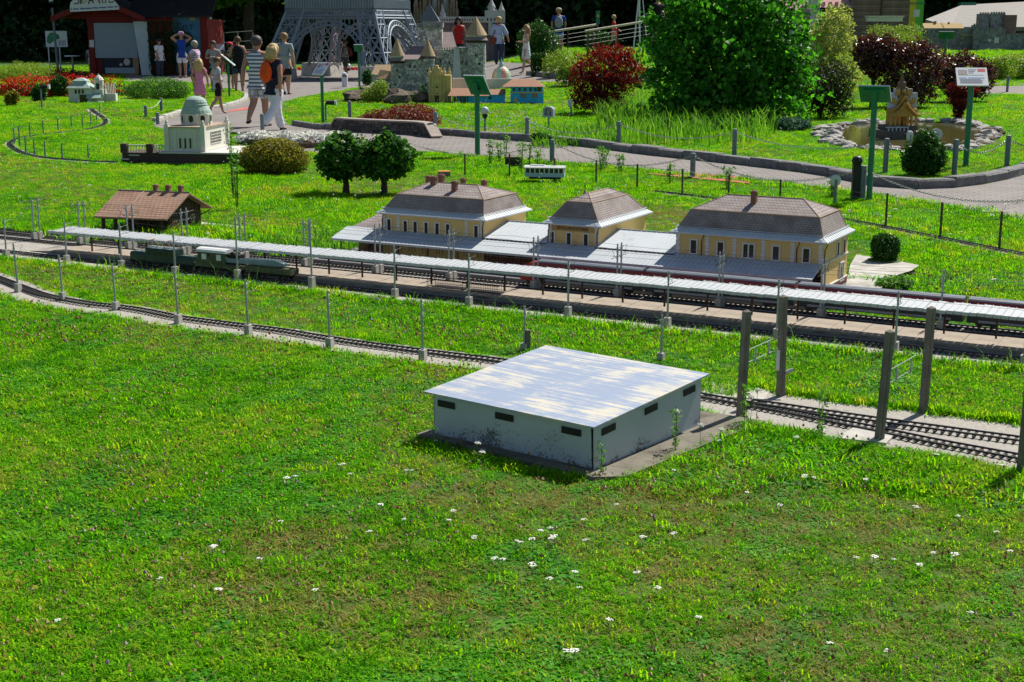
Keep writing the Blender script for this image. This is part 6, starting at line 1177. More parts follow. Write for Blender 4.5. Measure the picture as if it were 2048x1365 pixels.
# ---------------------------------------------------------------- brick retaining wall beside the walk
wl = g2((662, 262), (720, 266), (780, 269), (835, 272), (866, 279)); wroot = thing('retaining_wall', 'low dark stone retaining wall with sloping pale coping below the red brown plants', 'wall', (wl[0][0], wl[0][1], 0))
m_wst = [M('wall_stone_%d' % k, c, .9, .3, 7, bmp=.6, bs=30, dist=.02) for k, c in enumerate(((.10, .085, .08), (.14, .115, .105), (.075, .065, .062)))]
wline = smoothline(wl, .05); sw = np.concatenate([[0], np.cumsum(np.hypot(*np.diff(wline, axis=0).T))]); WT = sw[-1]; wh = lambda q: .245 * min(1, q / .18 + .35, (WT - q) / .55 + .12)
core = MB(m_wst[2]); 
for k in range(len(wline) - 1):
    a, b = wline[k], wline[k + 1]; h0, h1 = wh(sw[k]) - .01, wh(sw[k + 1]) - .01; d = (b - a) / np.linalg.norm(b - a); n = np.array([-d[1], d[0]]) * .16; o0 = np.array(wl[0]); a, b = a - o0, b - o0; m_ = n * .12
    core.add([(*(a + m_), 0), (*(b + m_), 0), (*(b + n), 0), (*(a + n), 0), (*(a + m_), h0), (*(b + m_), h1), (*(b + n), h1), (*(a + n), h0)], [(0, 1, 5, 4), (4, 5, 6, 7), (2, 3, 7, 6)])
core.build('mortar_core', None, wroot)
for row in range(4):
    q = .02 + row * .05
    while q < WT - .05:
        l = rnd.uniform(.09, .2); z0 = row * .06 + .004; z1 = z0 + .054
        if z1 < wh(q + l / 2) + .01 and q + l < WT:
            a = np.array([np.interp(q, sw, wline[:, k]) for k in (0, 1)]) - np.array(wl[0]); b = np.array([np.interp(q + l - .008, sw, wline[:, k]) for k in (0, 1)]) - np.array(wl[0]); d = (b - a) / np.linalg.norm(b - a); n = np.array([-d[1], d[0]]); e = rnd.uniform(-.008, .012)
            mb = MB(rnd.choice(m_wst)); mb.add([(*(a - n * e), z0), (*(b - n * e), z0), (*(b + n * .05), z0), (*(a + n * .05), z0), (*(a - n * e + d * .006), z1), (*(b - n * e - d * .006), z1), (*(b + n * .05), z1), (*(a + n * .05), z1)], [(3, 2, 1, 0), (4, 5, 6, 7), (0, 1, 5, 4), (1, 2, 6, 5), (2, 3, 7, 6), (3, 0, 4, 7)]); mb.build('stone', None, wroot)
        q += l
mb = MB(M('pale_coping', (.34, .29, .25), .9, .2, 9, bmp=.4)); P = []
for k in range(0, len(wline)):
    t = np.gradient(wline, axis=0)[k]; t /= np.linalg.norm(t); n = np.array([-t[1], t[0]]); a = wline[k] - np.array(wl[0]); P.append((a - n * .02, a + n * .2, wh(sw[k])))
vs = []; 
for a, b, h in P: vs += [(*a, h - .004), (*a, h + .026), (*b, h + .026), (*b, h - .004)]
mb.add(vs, [(i * 4 + j, i * 4 + (j + 1) % 4, i * 4 + 4 + (j + 1) % 4, i * 4 + 4 + j) for i in range(len(P) - 1) for j in range(4)] + [(0, 1, 2, 3), tuple(range(len(vs) - 4, len(vs)))]); mb.build('coping', None, wroot)
# ---------------------------------------------------------------- rocks under the castle, handrails, thin fences, white beams
for px, py, r, lab in ((712, 203, .3, 'brown rock at the left foot of the hill castle'), (735, 200, .33, 'brown boulder beside the juniper below the castle'), (775, 205, .3, 'large brown rock under the left round tower'), (795, 208, .35, 'dark boulder under the castle wall'), (822, 205, .3, 'dark boulder left of the yellow church'), (846, 206, .25, 'small dark rock touching the yellow church')):
    o = rock((G(px, py)[0], G(px, py)[1], .1), r * 1.2, m_rockdk, None, 'rock', .9); tag(o, lab, 'rock')
def handrail(a, b, posts, lab):
    Y0 = 57.0; A, B = Vector(AT(*a, Y0)), Vector(AT(*b, Y0 + 1)); o = thing('handrail', lab, 'handrail', (A.x, A.y, float(terr(A.x, A.y)))); O = Vector(o.location); mb = MB(M('pale_wood_rail', (.60, .52, .40), .6, .1, 8)); mb.cyl(A - O, B - O, .045, n=8); mb.build('rail', None, o); mb = MB(m_rustp)
    for t in posts:
        p = A.lerp(B, t); mb.cyl(p - O, Vector((p.x, p.y, float(terr(p.x, p.y)) - .05)) - O, .035, n=6)
    mb.build('rail_post', None, o); mb = MB(m_chain)
    for dz in (-.2, -.36, -.52): mb.cyl(A - O + Vector((0, 0, dz)), B - O + Vector((0, 0, dz)), .006, n=4)
    mb.build('rail_wire', None, o)
handrail((1071, 69), (1192, 50), (.12, .53, .95), 'pale wooden handrail in front of the man with the grey backpack'); handrail((1170, 63), (1300, 42), (.05, .5, .9), 'pale wooden handrail in front of the boy in the red shirt')
o = thing('gantry_mast', 'tall pale steel mast rising left of the big green bush', 'mast', AT(1275, 60, 62)); s = SC(AT(1275, 60, 62)); mb = MB(m_panel); mb.cyl((-8 / s, 0, -1), (2 / s, 0, 70 / s), .035, n=6); mb.cyl((6 / s, 0, -1), (2 / s, 0, 70 / s), .045, n=6); mb.cyl((20 / s, 0, -.6), (8 / s, 0, 70 / s), .02, n=6); mb.build('legs', None, o)
mb = MB(m_chain); a, b = AT(418, 68, 63), AT(505, 62, 63)
for dz in (0, -.42, -.8): mb.cyl((a[0], a[1], a[2] + dz), (b[0], b[1], b[2] + dz), .014, n=4)
for t in (0, .33, .66, 1): mb.cyl((a[0] + (b[0] - a[0]) * t, a[1], a[2] + .05), (a[0] + (b[0] - a[0]) * t, a[1], 0), .03, n=5)
tag(mb.build('wire_fence'), 'thin wire fence in the dark gap between kiosk and tower', 'fence')
# ---------------------------------------------------------------- people
m_skin = M('skin', (.50, .29, .20), .55, .08, 5, bmp=0, spec=.3); m_skin2 = M('tanned_skin', (.40, .22, .15), .55, .08, 5, bmp=0)
_hair = {k: M('hair_' + k, c, .6, .3, 60, bmp=.2, bs=90) for k, c in dict(blonde=(.48, .34, .15), brown=(.09, .05, .03), dark=(.018, .014, .012), grey=(.33, .31, .28), lightbrown=(.26, .16, .08), short=(.07, .06, .055), red=(.16, .07, .035)).items()}
def cloth(name, c, **k): return M(name, c, .85, .10, 20, bmp=.7, bs=11, dist=.05, **k)
def stripes(name, c1, c2, n, ax=2, duty=.5):
    m, nt, b, L = newmat(name); s = _n(nt, 'ShaderNodeSeparateXYZ'); L.new(obco(nt), s.inputs[0]); k = _n(nt, 'ShaderNodeMath', operation='MULTIPLY'); L.new(s.outputs[ax], k.inputs[0]); k.inputs[1].default_value = n
    fr = _n(nt, 'ShaderNodeMath', operation='FRACT'); L.new(k.outputs[0], fr.inputs[0]); g = _n(nt, 'ShaderNodeMath', operation='GREATER_THAN'); L.new(fr.outputs[0], g.inputs[0]); g.inputs[1].default_value = duty
    L.new(mixc(nt, g.outputs[0], c1, c2), b.inputs['Base Color']); b.inputs['Roughness'].default_value = .85; return m
def plaid(name, base, l1, n=11):
    m, nt, b, L = newmat(name); s = _n(nt, 'ShaderNodeSeparateXYZ'); L.new(obco(nt), s.inputs[0]); prev = base
    for ax, c in ((0, l1), (2, l1), (1, l1)):
        k = _n(nt, 'ShaderNodeMath', operation='MULTIPLY'); L.new(s.outputs[ax], k.inputs[0]); k.inputs[1].default_value = n
        fr = _n(nt, 'ShaderNodeMath', operation='FRACT'); L.new(k.outputs[0], fr.inputs[0]); g = _n(nt, 'ShaderNodeMath', operation='GREATER_THAN'); L.new(fr.outputs[0], g.inputs[0]); g.inputs[1].default_value = .72
        h = _n(nt, 'ShaderNodeMath', operation='MULTIPLY'); L.new(g.outputs[0], h.inputs[0]); h.inputs[1].default_value = .55; prev = mixc(nt, h.outputs[0], prev, c)
    L.new(prev, b.inputs['Base Color']); b.inputs['Roughness'].default_value = .85; return m
def floral(name, base, sp, sc=16, th=.56):
    m, nt, b, L = newmat(name); n = noise(nt, obco(nt), sc, 3); r = ramp(nt, n.outputs[0], [(th, base), (th + .03, sp)]); L.new(r.outputs[0], b.inputs['Base Color']); b.inputs['Roughness'].default_value = .85; return m
def skin_mesh(name, V, E, roots, mat, parent, sub=2):
    me = bpy.data.meshes.new(name); me.from_pydata([v[0] for v in V], E, []); me.materials.append(mat); o = link(name, me, parent)
    md = o.modifiers.new('skin', 'SKIN'); md.use_smooth_shade = True
    if not me.skin_vertices: me.skin_vertices.new()
    for i, d in enumerate(me.skin_vertices[0].data): d.radius = V[i][1] if hasattr(V[i][1], '__len__') else (V[i][1], V[i][1]); d.use_root = i in roots
    s = o.modifiers.new('smooth', 'SUBSURF'); s.levels = sub - 1; s.render_levels = sub; return o
ARM = dict(down=((.150, .015, .640), (.158, -.02, .495)), hip=((.225, .06, .665), (.125, -.03, .575)), up=((.22, -.03, .875), (.085, -.035, .945)), hold=((.150, .01, .655), (.06, -.13, .665)), fwd=((.155, -.03, .655), (.150, -.14, .575)), back=((.155, .05, .650), (.160, .06, .505)), swing=((.16, -.05, .65), (.165, -.13, .53)), front=((.15, .0, .66), (.03, -.12, .60)))
def person(px, py, top, label, face, hair, top_m, bot_m, shoe_m=None, skin=m_skin, armL='down', armR='down', legL=0.0, legR=0.0, bot='shorts', sleeve=.55, girth=1.0, long=0, extras=(), dress=None, head_turn=0, tilt=0, fem=False, hh=None):
    p = G(px, py); h = hh or (py - top) / SC((p[0], p[1], p[2] + .8)) * 1.01
    o = thing('person', label, 'person', p, rad(face)); o.scale = (h, h, h); g = girth
    V = []; E = []; N = {}
    def v(n, pos, r, par=None):
        N[n] = len(V); V.append((pos, r))
        if par is not None: E.append((N[par], N[n]))
    sw, hw = (.098, .058) if fem else (.112, .052)
    v('pel', (0, 0, .525), .078 * g); v('wai', (0, 0, .615), (.066 if fem else .072) * g, 'pel'); v('che', (0, .004, .715), .078 * g, 'wai'); v('upc', (0, .006, .785), .070 * g, 'che'); v('nek', (0, 0, .845), .030, 'upc'); v('nk2', (0, -.006, .872), .029, 'nek'); v('jaw', (0, -.014, .900), .046, 'nk2'); v('hed', (0, -.004, .942), .060, 'jaw')
    J = {}
    for s, sd, arm, lg in ((1, 'L', armL, legL), (-1, 'R', armR, legR)):
        e, w_ = ARM[arm] if isinstance(arm, str) else arm
        sh = (s * sw, .006, .800); el = (s * e[0], e[1], e[2]); wr = (s * w_[0], w_[1], w_[2]); d = (Vector(wr) - Vector(el)).normalized(); ha = tuple(Vector(wr) + d * .042)
        v('sh' + sd, sh, .040 * g, 'upc'); v('ua' + sd, tuple(Vector(sh).lerp(Vector(el), .5)), .031 * g, 'sh' + sd); v('el' + sd, el, .025 * g, 'ua' + sd); v('fa' + sd, tuple(Vector(el).lerp(Vector(wr), .4)), .0245 * g, 'el' + sd); v('wr' + sd, wr, .0165, 'fa' + sd); v('ha' + sd, ha, .021, 'wr' + sd)
        hp = (s * hw, 0, .495); a = lg; kn = (s * hw * 1.05, -.245 * math.sin(a) - .004, .495 - .225 * math.cos(a)); bend = a - (.28 if a < -.05 else .05) - (.0 if a >= 0 else .2)
        an = (s * hw * 1.0, kn[1] - .235 * math.sin(bend), kn[2] - .232 * math.cos(bend)); 
        J[sd] = (hp, kn, an, sh, el, wr, ha, d, bend)
    drop = min(J['L'][2][2], J['R'][2][2]) - .035; dz = -drop
    for sd in 'LR':
        hp, kn, an = J[sd][:3]; toe = (an[0] * 1.15, an[1] - .075 * math.cos(J[sd][8]), max(an[2] - .022 + .055 * math.sin(J[sd][8]) * -1, .016 - dz))
        v('hp' + sd, hp, .068 * g, 'pel'); v('th' + sd, tuple(Vector(hp).lerp(Vector(kn), .45)), .056 * g, 'hp' + sd); v('kn' + sd, kn, .037 * g, 'th' + sd); v('ca' + sd, tuple(Vector(kn).lerp(Vector(an), .35) + Vector((0, .012, 0))), .036 * g, 'kn' + sd); v('an' + sd, an, .021, 'ca' + sd); v('to' + sd, toe, .018, 'an' + sd)
        J[sd] = J[sd] + (toe,)
    V[:] = [((q[0][0], q[0][1], q[0][2] + dz), q[1]) for q in V]
    roots = {0}
    for sd in 'LR':            # five fingers rooted inside each palm
        ha = Vector(V[N['ha' + sd]][0]); d = J[sd][7]; side = Vector((0, 1, 0)) if abs(d.y) < .7 else Vector((1, 0, 0)); side = (side - d * side.dot(d)).normalized()
        for k, (off, ln) in enumerate(((-.013, .030), (-.0045, .036), (.004, .034), (.012, .027), (-.020, .022))):
            b0 = ha + side * off * .8 + d * (.004 if k < 4 else -.012); b1 = b0 + (d if k < 4 else (d - side * .9).normalized()) * ln + Vector((0, -.006, 0)); i = len(V); V += [(tuple(b0), .0056), (tuple(b0.lerp(b1, .55)), .0052), (tuple(b1), .0040)]; E += [(i, i + 1), (i + 1, i + 2)]; roots.add(i)
    b = skin_mesh('body', V, E, roots, skin, o)
    P = {k: Vector(V[i][0]) for k, i in N.items()}; Rr = {k: V[i][1] for k, i in N.items()}
    # shirt
    if top_m:
        V2 = [(tuple(P['pel'] + Vector((0, 0, -.055))), Rr['pel'] + .013), (tuple(P['pel'] + Vector((0, 0, .01))), Rr['pel'] + .014), (tuple(P['wai']), Rr['wai'] + .014), (tuple(P['che']), Rr['che'] + .009), (tuple(P['upc']), Rr['upc'] + .006), (tuple(P['nek'] - Vector((0, 0, .012))), .036)]; E2 = [(0, 1), (1, 2), (2, 3), (3, 4), (4, 5)]
        for sd in 'LR':
            i = len(V2); V2.append((tuple(P['sh' + sd]), Rr['sh' + sd] + .006)); E2.append((4, i))
            if sleeve > .12: t = min(1, sleeve); V2.append((tuple(P['sh' + sd].lerp(P['el' + sd], t)), .037 * g)); E2.append((i, i + 1))
            if sleeve > 1.05: V2.append((tuple(P['el' + sd].lerp(P['wr' + sd], sleeve - 1)), .030 * g)); E2.append((i + 1, i + 2))
        skin_mesh('shirt', V2, E2, {1}, top_m, o)
    if bot_m:
        V3 = [(tuple(P['pel'] + Vector((0, 0, .075))), Rr['wai'] + .008), (tuple(P['pel']), Rr['pel'] + .010)]; E3 = [(0, 1)]
        for sd in 'LR':
            i = len(V3); V3 += [(tuple(P['hp' + sd]), Rr['hp' + sd] + .010), (tuple(P['th' + sd]), Rr['th' + sd] + .011)]; E3 += [(1, i), (i, i + 1)]
            if bot in ('shorts', 'long'): V3.append((tuple(P['th' + sd].lerp(P['kn' + sd], .75 if bot == 'shorts' else 1)), .056 * g if bot == 'shorts' else .05 * g)); E3.append((i + 1, i + 2))
            if bot == 'long': V3 += [(tuple(P['ca' + sd]), .046 * g), (tuple(P['an' + sd] + Vector((0, .004, -.012))), .046 * g)]; E3 += [(i + 2, i + 3), (i + 3, i + 4)]
        skin_mesh('trousers' if bot == 'long' else 'shorts', V3, E3, {1}, bot_m, o)
    if dress:
        mb = MB(dress); z0, z1 = P['kn' + 'L'].z + .04, P['upc'].z + .01; mb.lathe([(.115 * g, z0), (.118 * g, z0 + .05), (.095 * g, P['pel'].z + .02), (.078 * g, P['wai'].z), (.086 * g, P['che'].z), (.080 * g, z1 - .02), (.045, z1 + .035)], (0, .002, 0), 16); mb.v = [(x * 1.08, y * .86 - (.03 * math.sin(5 * math.atan2(y, x)) * .35 if z < P['pel'].z else 0), z) for x, y, z in mb.v]; mb.build('dress', None, o, smooth=True)
        V2 = []; E2 = []
        for sd in 'LR':
            i = len(V2); V2 += [(tuple(P['sh' + sd]), .046 * g), (tuple(P['sh' + sd].lerp(P['el' + sd], max(.2, sleeve))), .038 * g)]; E2.append((i, i + 1))
        if sleeve > .2: skin_mesh('sleeves', V2, E2, {0, 2}, dress, o)
    if shoe_m:
        for sd in 'LR':
            V4 = [(tuple(P['an' + sd] + Vector((0, .012, -.004))), .026), (tuple(P['an' + sd] + Vector((0, .010, -.020))), .024), (tuple(P['to' + sd]), .024)]; skin_mesh('shoe', V4, [(0, 1), (1, 2)], {0}, shoe_m, o, 2)
    # head details
    H = P['hed']; ht = Matrix.Translation(H) @ Matrix.Rotation(rad(head_turn), 4, 'Z')
    mb = MB(skin); mb.M = ht; mb.ell((0, -.062, -.014), (.009, .014, .015), 8, 6)
    for s in (1, -1): mb.ell((s * .061, .004, -.010), (.008, .013, .019), 8, 6)
    mb.build('nose_and_ears', None, o, smooth=True)
    mb = MB(m_vent); mb.M = ht
    for s in (1, -1): mb.ell((s * .022, -.0555, .002), (.0085, .006, .0055), 8, 5)
    mb.build('eyes', None, o); mb = MB(M_lip); mb.M = ht; mb.ell((0, -.0545, -.040), (.017, .006, .005), 8, 5); mb.build('mouth', None, o)
    hm = _hair[hair]; mb = MB(hm); mb.M = ht; n = 18
    for j in range(8):           # cap of hair, open over the face
        pass
    mb.ell((0, .012, .012), (.067, .066, .062), 16, 10); mb.v = [tuple(q) for q in mb.v]
    hb = mb.build('hair', None, o, smooth=True)
    if long:
        mb = MB(hm); zt, zb = .03, -long; 
        for k in range(9):
            a = math.pi * (.08 + .84 * k / 8); x, y = .058 * math.cos(a), .020 + .046 * math.sin(a); w_ = rnd.uniform(.85, 1.1)
            mb.tube([(x * .8, y * .8, .035), (x * 1.08, y * 1.05, -.02), (x * 1.2 * w_, y * 1.0 + .008, zb * .55), (x * .95 * w_, y * .95 + .012, zb * w_)], [.02, .026, .026, .008], 6)
        mb.M = None; me_o = mb.build('long_hair', None, hb, smooth=True); me_o.matrix_local = ht
    for ex in extras:
        k = ex[0]; mt = ex[1]
        if k == 'cap':
            mb = MB(mt); mb.M = ht; mb.ell((0, .004, .026), (.071, .073, .052), 16, 8); mb.add([(-.052, -.052, .022), (.052, -.052, .022), (.046, -.115, .012), (-.046, -.115, .012), (-.052, -.052, .030), (.052, -.052, .030), (.046, -.115, .018), (-.046, -.115, .018)], [(3, 2, 1, 0), (4, 5, 6, 7), (0, 1, 5, 4), (1, 2, 6, 5), (2, 3, 7, 6), (3, 0, 4, 7)]); mb.build('cap', None, o, smooth=True)
        elif k == 'glasses':
            mb = MB(mt); mb.M = ht
            for s in (1, -1): mb.ell((s * .025, -.061, .003), (.020, .006, .013), 10, 6)
            mb.tube([(-.062, 0, .006), (-.045, -.058, .007), (.045, -.058, .007), (.062, 0, .006)], .003, 4); mb.build('sunglasses', None, o)
        elif k == 'pack':
            sc_ = ex[2] if len(ex) > 2 else 1; z = P['che'].z - .02; mb = MB(mt); mb.ell((0, .125, z), (.082 * sc_, .052, .115 * sc_), 14, 10); mb.v = [(x, y, zz) if True else 0 for x, y, zz in mb.v]; pk = mb.build('backpack', None, o, smooth=True)
            mb = MB(mt); mb.ell((0, .165, z - .035), (.055 * sc_, .028, .05 * sc_), 12, 8); mb.build('pocket', None, pk, smooth=True); mb = MB(ex[3] if len(ex) > 3 else mt)
            for s in (1, -1): mb.tube([(s * .05, .10, z + .10 * sc_), (s * .058, .065, P['sh' + 'L'].z + .030), (s * .066, -.03, P['sh' + 'L'].z + .035), (s * .075, -.078, z + .03), (s * .088, -.02, z - .06), (s * .06, .1, z - .085)], .011, 6)
            mb.build('strap', None, pk)
        elif k == 'bag':
            mb = MB(mt); s = ex[2]; mb.box((s * .10, .085, .50 + dz), (.16, .04, .135), .1); bg_ = mb.build('shoulder_bag', None, o); mb = MB(mt); mb.tube([(s * .15, .07, .56 + dz), (s * .06, .085, .70 + dz), (-s * .07, .05, P['shL'].z + .035), (-s * .05, -.05, P['shL'].z + .02)], .008, 5); mb.build('strap', None, bg_)
        elif k == 'bottle':
            q = P['haR'] if ex[2] < 0 else P['haL']; mb = MB(mt); mb.cyl(q + Vector((0, -.01, -.01)), q + Vector((0, -.03, -.10)), .018, .020, 10); mb.build('bottle', None, o)
        elif k == 'book':
            q = (P['haL'] + P['haR']) / 2; mb = MB(mt); mb.box((q.x, q.y - .02, q.z + .02), (.09, .05, .012)); mb.build('leaflet', None, o)
    return o
M_lip = M('lips', (.36, .14, .11), .5, .05, bmp=0)
c_navy = cloth('navy_cloth', (.012, .018, .04)); c_white = cloth('white_cloth', (.72, .73, .78)); c_wht2 = cloth('offwhite_cloth', (.66, .66, .64)); c_grey = cloth('grey_tee', (.27, .30, .33)); c_lgrey = cloth('pale_grey_tee', (.40, .43, .46)); c_black = cloth('black_cloth', (.010, .010, .012)); c_jean = cloth('dark_denim', (.035, .05, .085)); c_pink = cloth('pink_cloth', (.66, .24, .38)); c_blue = cloth('royal_blue_cloth', (.015, .06, .32)); c_red = cloth('red_cloth', (.50, .015, .015)); c_red2 = cloth('crimson_cap', (.45, .03, .06)); c_orange = cloth('orange_backpack', (.75, .09, .012)); c_paleblue = cloth('pale_blue_shirt', (.42, .50, .72)); c_brownbag = cloth('brown_leather', (.17, .05, .025)); c_gpack = cloth('grey_backpack', (.30, .31, .33)); c_pcap = cloth('pale_pink_cap', (.60, .34, .48)); c_beige = cloth('beige_cloth', (.45, .36, .26)); c_dkgreen = cloth('dark_green_cloth', (.02, .06, .04)); c_khaki = cloth('khaki_cloth', (.10, .09, .05)); c_shoe = cloth('dark_shoe', (.03, .03, .035)); c_cyan = cloth('pale_cyan_cloth', (.35, .55, .66)); c_redpack = cloth('red_black_pack', (.20, .02, .02))
c_stripe = stripes('white_blue_stripes', (.70, .71, .74), (.10, .14, .22), 24, 2, .52); c_plaid = plaid('pale_plaid', (.62, .60, .60), (.14, .17, .27), 14); c_bplaid = plaid('blue_plaid', (.10, .13, .25), (.62, .64, .70), 14); c_check = plaid('purple_check', (.62, .50, .62), (.22, .08, .28), 22); c_floral = floral('floral_print', (.66, .70, .70), (.10, .28, .30)); c_camo = floral('patterned_tee', (.35, .38, .36), (.05, .06, .05), 14, .5)
person(520, 254, 77, 'man seen from behind in a white and blue striped sleeveless shirt and plaid shorts', 158, 'short', c_stripe, c_plaid, c_shoe, m_skin2, legL=-.12, legR=.16, sleeve=.1, girth=1.12, armL='back')
person(553, 263, 90, 'woman seen from behind in navy shirt and white trousers with orange backpack', 140, 'blonde', c_navy, c_white, c_shoe, m_skin2, legL=.30, legR=-.30, bot='long', sleeve=.5, girth=1.08, long=.14, fem=True, extras=(('pack', c_orange, 1.05, c_orange), ('bottle', c_cyan, 1)), armR='back')
person(572, 190, 70, 'man in a loose grey t-shirt and black shorts beyond the walking couple', 165, 'lightbrown', c_grey, c_black, c_shoe, m_skin, sleeve=.8, girth=1.12)
person(402, 222, 120, 'girl with long blonde hair in a pink short sleeved dress', 185, 'blonde', None, None, None, m_skin2, dress=c_pink, long=.20, fem=True, sleeve=.5, armL='fwd', armR='down', girth=.95)
person(438, 229, 117, 'barefoot boy in pale grey t-shirt and black shorts turning his head back', 120, 'brown', c_lgrey, c_black, None, m_skin2, legL=.22, legR=-.2, sleeve=.6, girth=.9, head_turn=-100, armL='hip', armR='down')
person(430, 181, 85, 'boy in grey t-shirt facing us and reading a leaflet', 5, 'brown', c_grey, c_black, c_shoe, m_skin2, sleeve=.6, armL='hold', armR='hold', girth=.9, extras=(('book', c_wht2),))
person(394, 186, 85, 'grey haired woman in a purple checked shirt with a hand on her hip', 75, 'grey', c_check, c_navy, c_shoe, m_skin2, armR='hip', sleeve=.6, girth=1.15, fem=True)
person(366, 156, 67, 'woman in pink cap, blue top and white shorts with both hands at her head', 10, 'brown', c_blue, c_white, c_shoe, m_skin2, armL='up', armR='up', sleeve=.15, fem=True, extras=(('cap', c_pcap),))
person(321, 156, 80, 'dark haired person in white t-shirt and jeans beside the ivy at the kiosk', 60, 'dark', c_white, c_jean, c_wht2, m_skin2, bot='long', sleeve=.7, armL='down', armR='swing')
person(184, 148, 92, 'small child in pink cap with a pale backpack in front of the kiosk', 185, 'dark', c_cyan, c_wht2, c_shoe, m_skin2, sleeve=.6, extras=(('cap', c_pink), ('pack', c_beige, 1.0)), girth=.95)
person(479, 183, 77, 'woman in black tank top and denim shorts seen from behind', 190, 'brown', c_black, c_jean, c_shoe, m_skin2, sleeve=.05, girth=1.15, fem=True, armL='front', armR='front')
person(463, 180, 88, 'child in crimson cap and dark green shirt next to the woman in the tank top', 150, 'dark', c_dkgreen, c_black, c_shoe, m_skin2, sleeve=.6, girth=.95, extras=(('cap', c_red2), ('pack', c_khaki, .9)))
person(671, 139, 56, 'man in pale striped shirt and black shorts standing under the lattice tower', 55, 'dark', c_check, c_black, c_wht2, m_skin2, sleeve=.6, armL='fwd', armR='fwd')
person(692, 158, 83, 'boy in patterned t-shirt carrying a dark red backpack near the tower', -75, 'brown', c_camo, c_khaki, c_shoe, m_skin2, sleeve=.6, girth=.95, extras=(('pack', c_redpack, .95),), armL='fwd')
person(918, 129, 38, 'dark haired woman in red top and sunglasses behind the castle', 5, 'dark', c_red, c_jean, c_shoe, m_skin2, sleeve=.1, fem=True, long=.13, extras=(('glasses', m_vent),), armL='back', armR='back')
person(998, 129, 37, 'blonde woman in pale blue shirt carrying a brown shoulder bag', 160, 'blonde', c_paleblue, c_jean, c_shoe, m_skin2, bot='long', sleeve=1.3, girth=1.1, fem=True, extras=(('bag', c_brownbag, 1),), armR='swing')
person(1052, 148, 53, 'girl with long brown hair in a white floral sleeveless dress', -85, 'lightbrown', None, None, None, m_skin, dress=c_floral, long=.26, fem=True, sleeve=.1, legL=.18, legR=-.22, armL='hold', armR='hold', girth=.92)
person(1117, 106, 20, 'man in blue t-shirt and blue plaid shorts wearing a grey backpack', 178, 'lightbrown', c_blue, c_bplaid, c_shoe, m_skin2, sleeve=.7, girth=1.08, extras=(('cap', c_beige), ('pack', c_gpack, 1.15, c_gpack)), armL='fwd', armR='fwd')
person(1227, 101, 32, 'small blond boy in red shirt walking past the handrail', 80, 'blonde', c_red, c_beige, c_shoe, m_skin2, sleeve=.6, girth=.9, armL='fwd', legL=.25, legR=-.2)
person(1718, 92, -32, 'man in grey blue t-shirt with dark print beside the timber shed', 190, 'brown', c_grey, c_jean, c_shoe, m_skin2, sleeve=.75, girth=1.15)
person(1313, 100, -8, 'dark haired person with sunglasses just above the left edge of the big bush', 30, 'dark', c_black, c_black, c_shoe, m_skin, sleeve=.6, extras=(('glasses', m_vent),))
person(1578, 112, 30, 'bald person peeking over the right shoulder of the big green bush', 60, 'grey', c_paleblue, c_beige, c_shoe, m_skin, sleeve=.6)
# ---------------------------------------------------------------- foliage
def leaf_mesh(name, blobs, n, leaf, mat, asp=.55, shell=.5, droop=.0, lump=.18, up=.35, zmin=None, seed=1, core=True):
    """n separate leaf faces through the volume of a few ellipsoids: ((x, y, z), (rx, ry, rz))"""
    R = np.random.default_rng(seed); B = np.array([list(c) + list(r) for c, r in blobs], float); w_ = (B[:, 3] * B[:, 4] * B[:, 5]) ** .67; bi = R.choice(len(B), n, p=w_ / w_.sum())
    d = R.normal(size=(n, 3)); d /= np.linalg.norm(d, axis=1)[:, None]; ph = R.uniform(0, 6, 6)
    lum = 1 + lump * (np.sin(d[:, 0] * 5 + ph[0] + bi) * np.cos(d[:, 1] * 6 + ph[1] - bi) + .7 * np.sin(d[:, 2] * 8 + d[:, 0] * 7 + ph[2] + 2 * bi))
    r = (shell + (1 - shell) * R.random(n) ** .6) * lum; p = B[bi, :3] + d * B[bi, 3:] * r[:, None]
    if zmin is not None: k = p[:, 2] > zmin; p, d = p[k], d[k]; n = len(p)
    nrm = d * .7 + R.normal(size=(n, 3)) * .75; nrm[:, 2] += up; nrm /= np.linalg.norm(nrm, axis=1)[:, None]
    t = np.cross(nrm, R.normal(size=(n, 3))); t[:, 2] -= droop; t /= np.maximum(1e-6, np.linalg.norm(t, axis=1))[:, None]; s = np.cross(nrm, t); s /= np.maximum(1e-6, np.linalg.norm(s, axis=1))[:, None]
    L = leaf * R.uniform(.65, 1.35, n)[:, None]; W_ = L * asp * .5; fold = nrm * L * .10
    v = np.empty((n, 4, 3)); v[:, 0] = p - t * L * .5; v[:, 1] = p + s * W_ + fold - t * L * .05; v[:, 2] = p + t * L * .5; v[:, 3] = p - s * W_ + fold - t * L * .05
    me = bpy.data.meshes.new(name); me.vertices.add(n * 4); me.vertices.foreach_set('co', v.ravel()); me.loops.add(n * 4); me.loops.foreach_set('vertex_index', np.arange(n * 4)); me.polygons.add(n); me.polygons.foreach_set('loop_start', np.arange(n) * 4); me.update(calc_edges=True)
    a = me.attributes.new('rnd', 'FLOAT', 'POINT'); a.data.foreach_set('value', np.repeat(np.clip(R.normal(.5, .22, n), 0, 1), 4)); me.materials.append(mat); return me
m_bark = M('dark_bark', (.055, .04, .03), .9, .35, 9, bmp=.8, bs=30, dist=.02); m_bark2 = M('grey_bark', (.12, .105, .09), .9, .3, 6, bmp=.8, bs=20, dist=.03)
l_deep = Mleaf('deep_green_leaf', [(0, (.016, .06, .010)), (.5, (.05, .185, .02)), (1, (.13, .36, .04))], .5, .45, tcol=(1.6, 2.1, .5)); l_forest = Mleaf('forest_leaf', [(0, (.008, .022, .007)), (.5, (.014, .042, .010)), (1, (.03, .08, .014))], .2, .5)
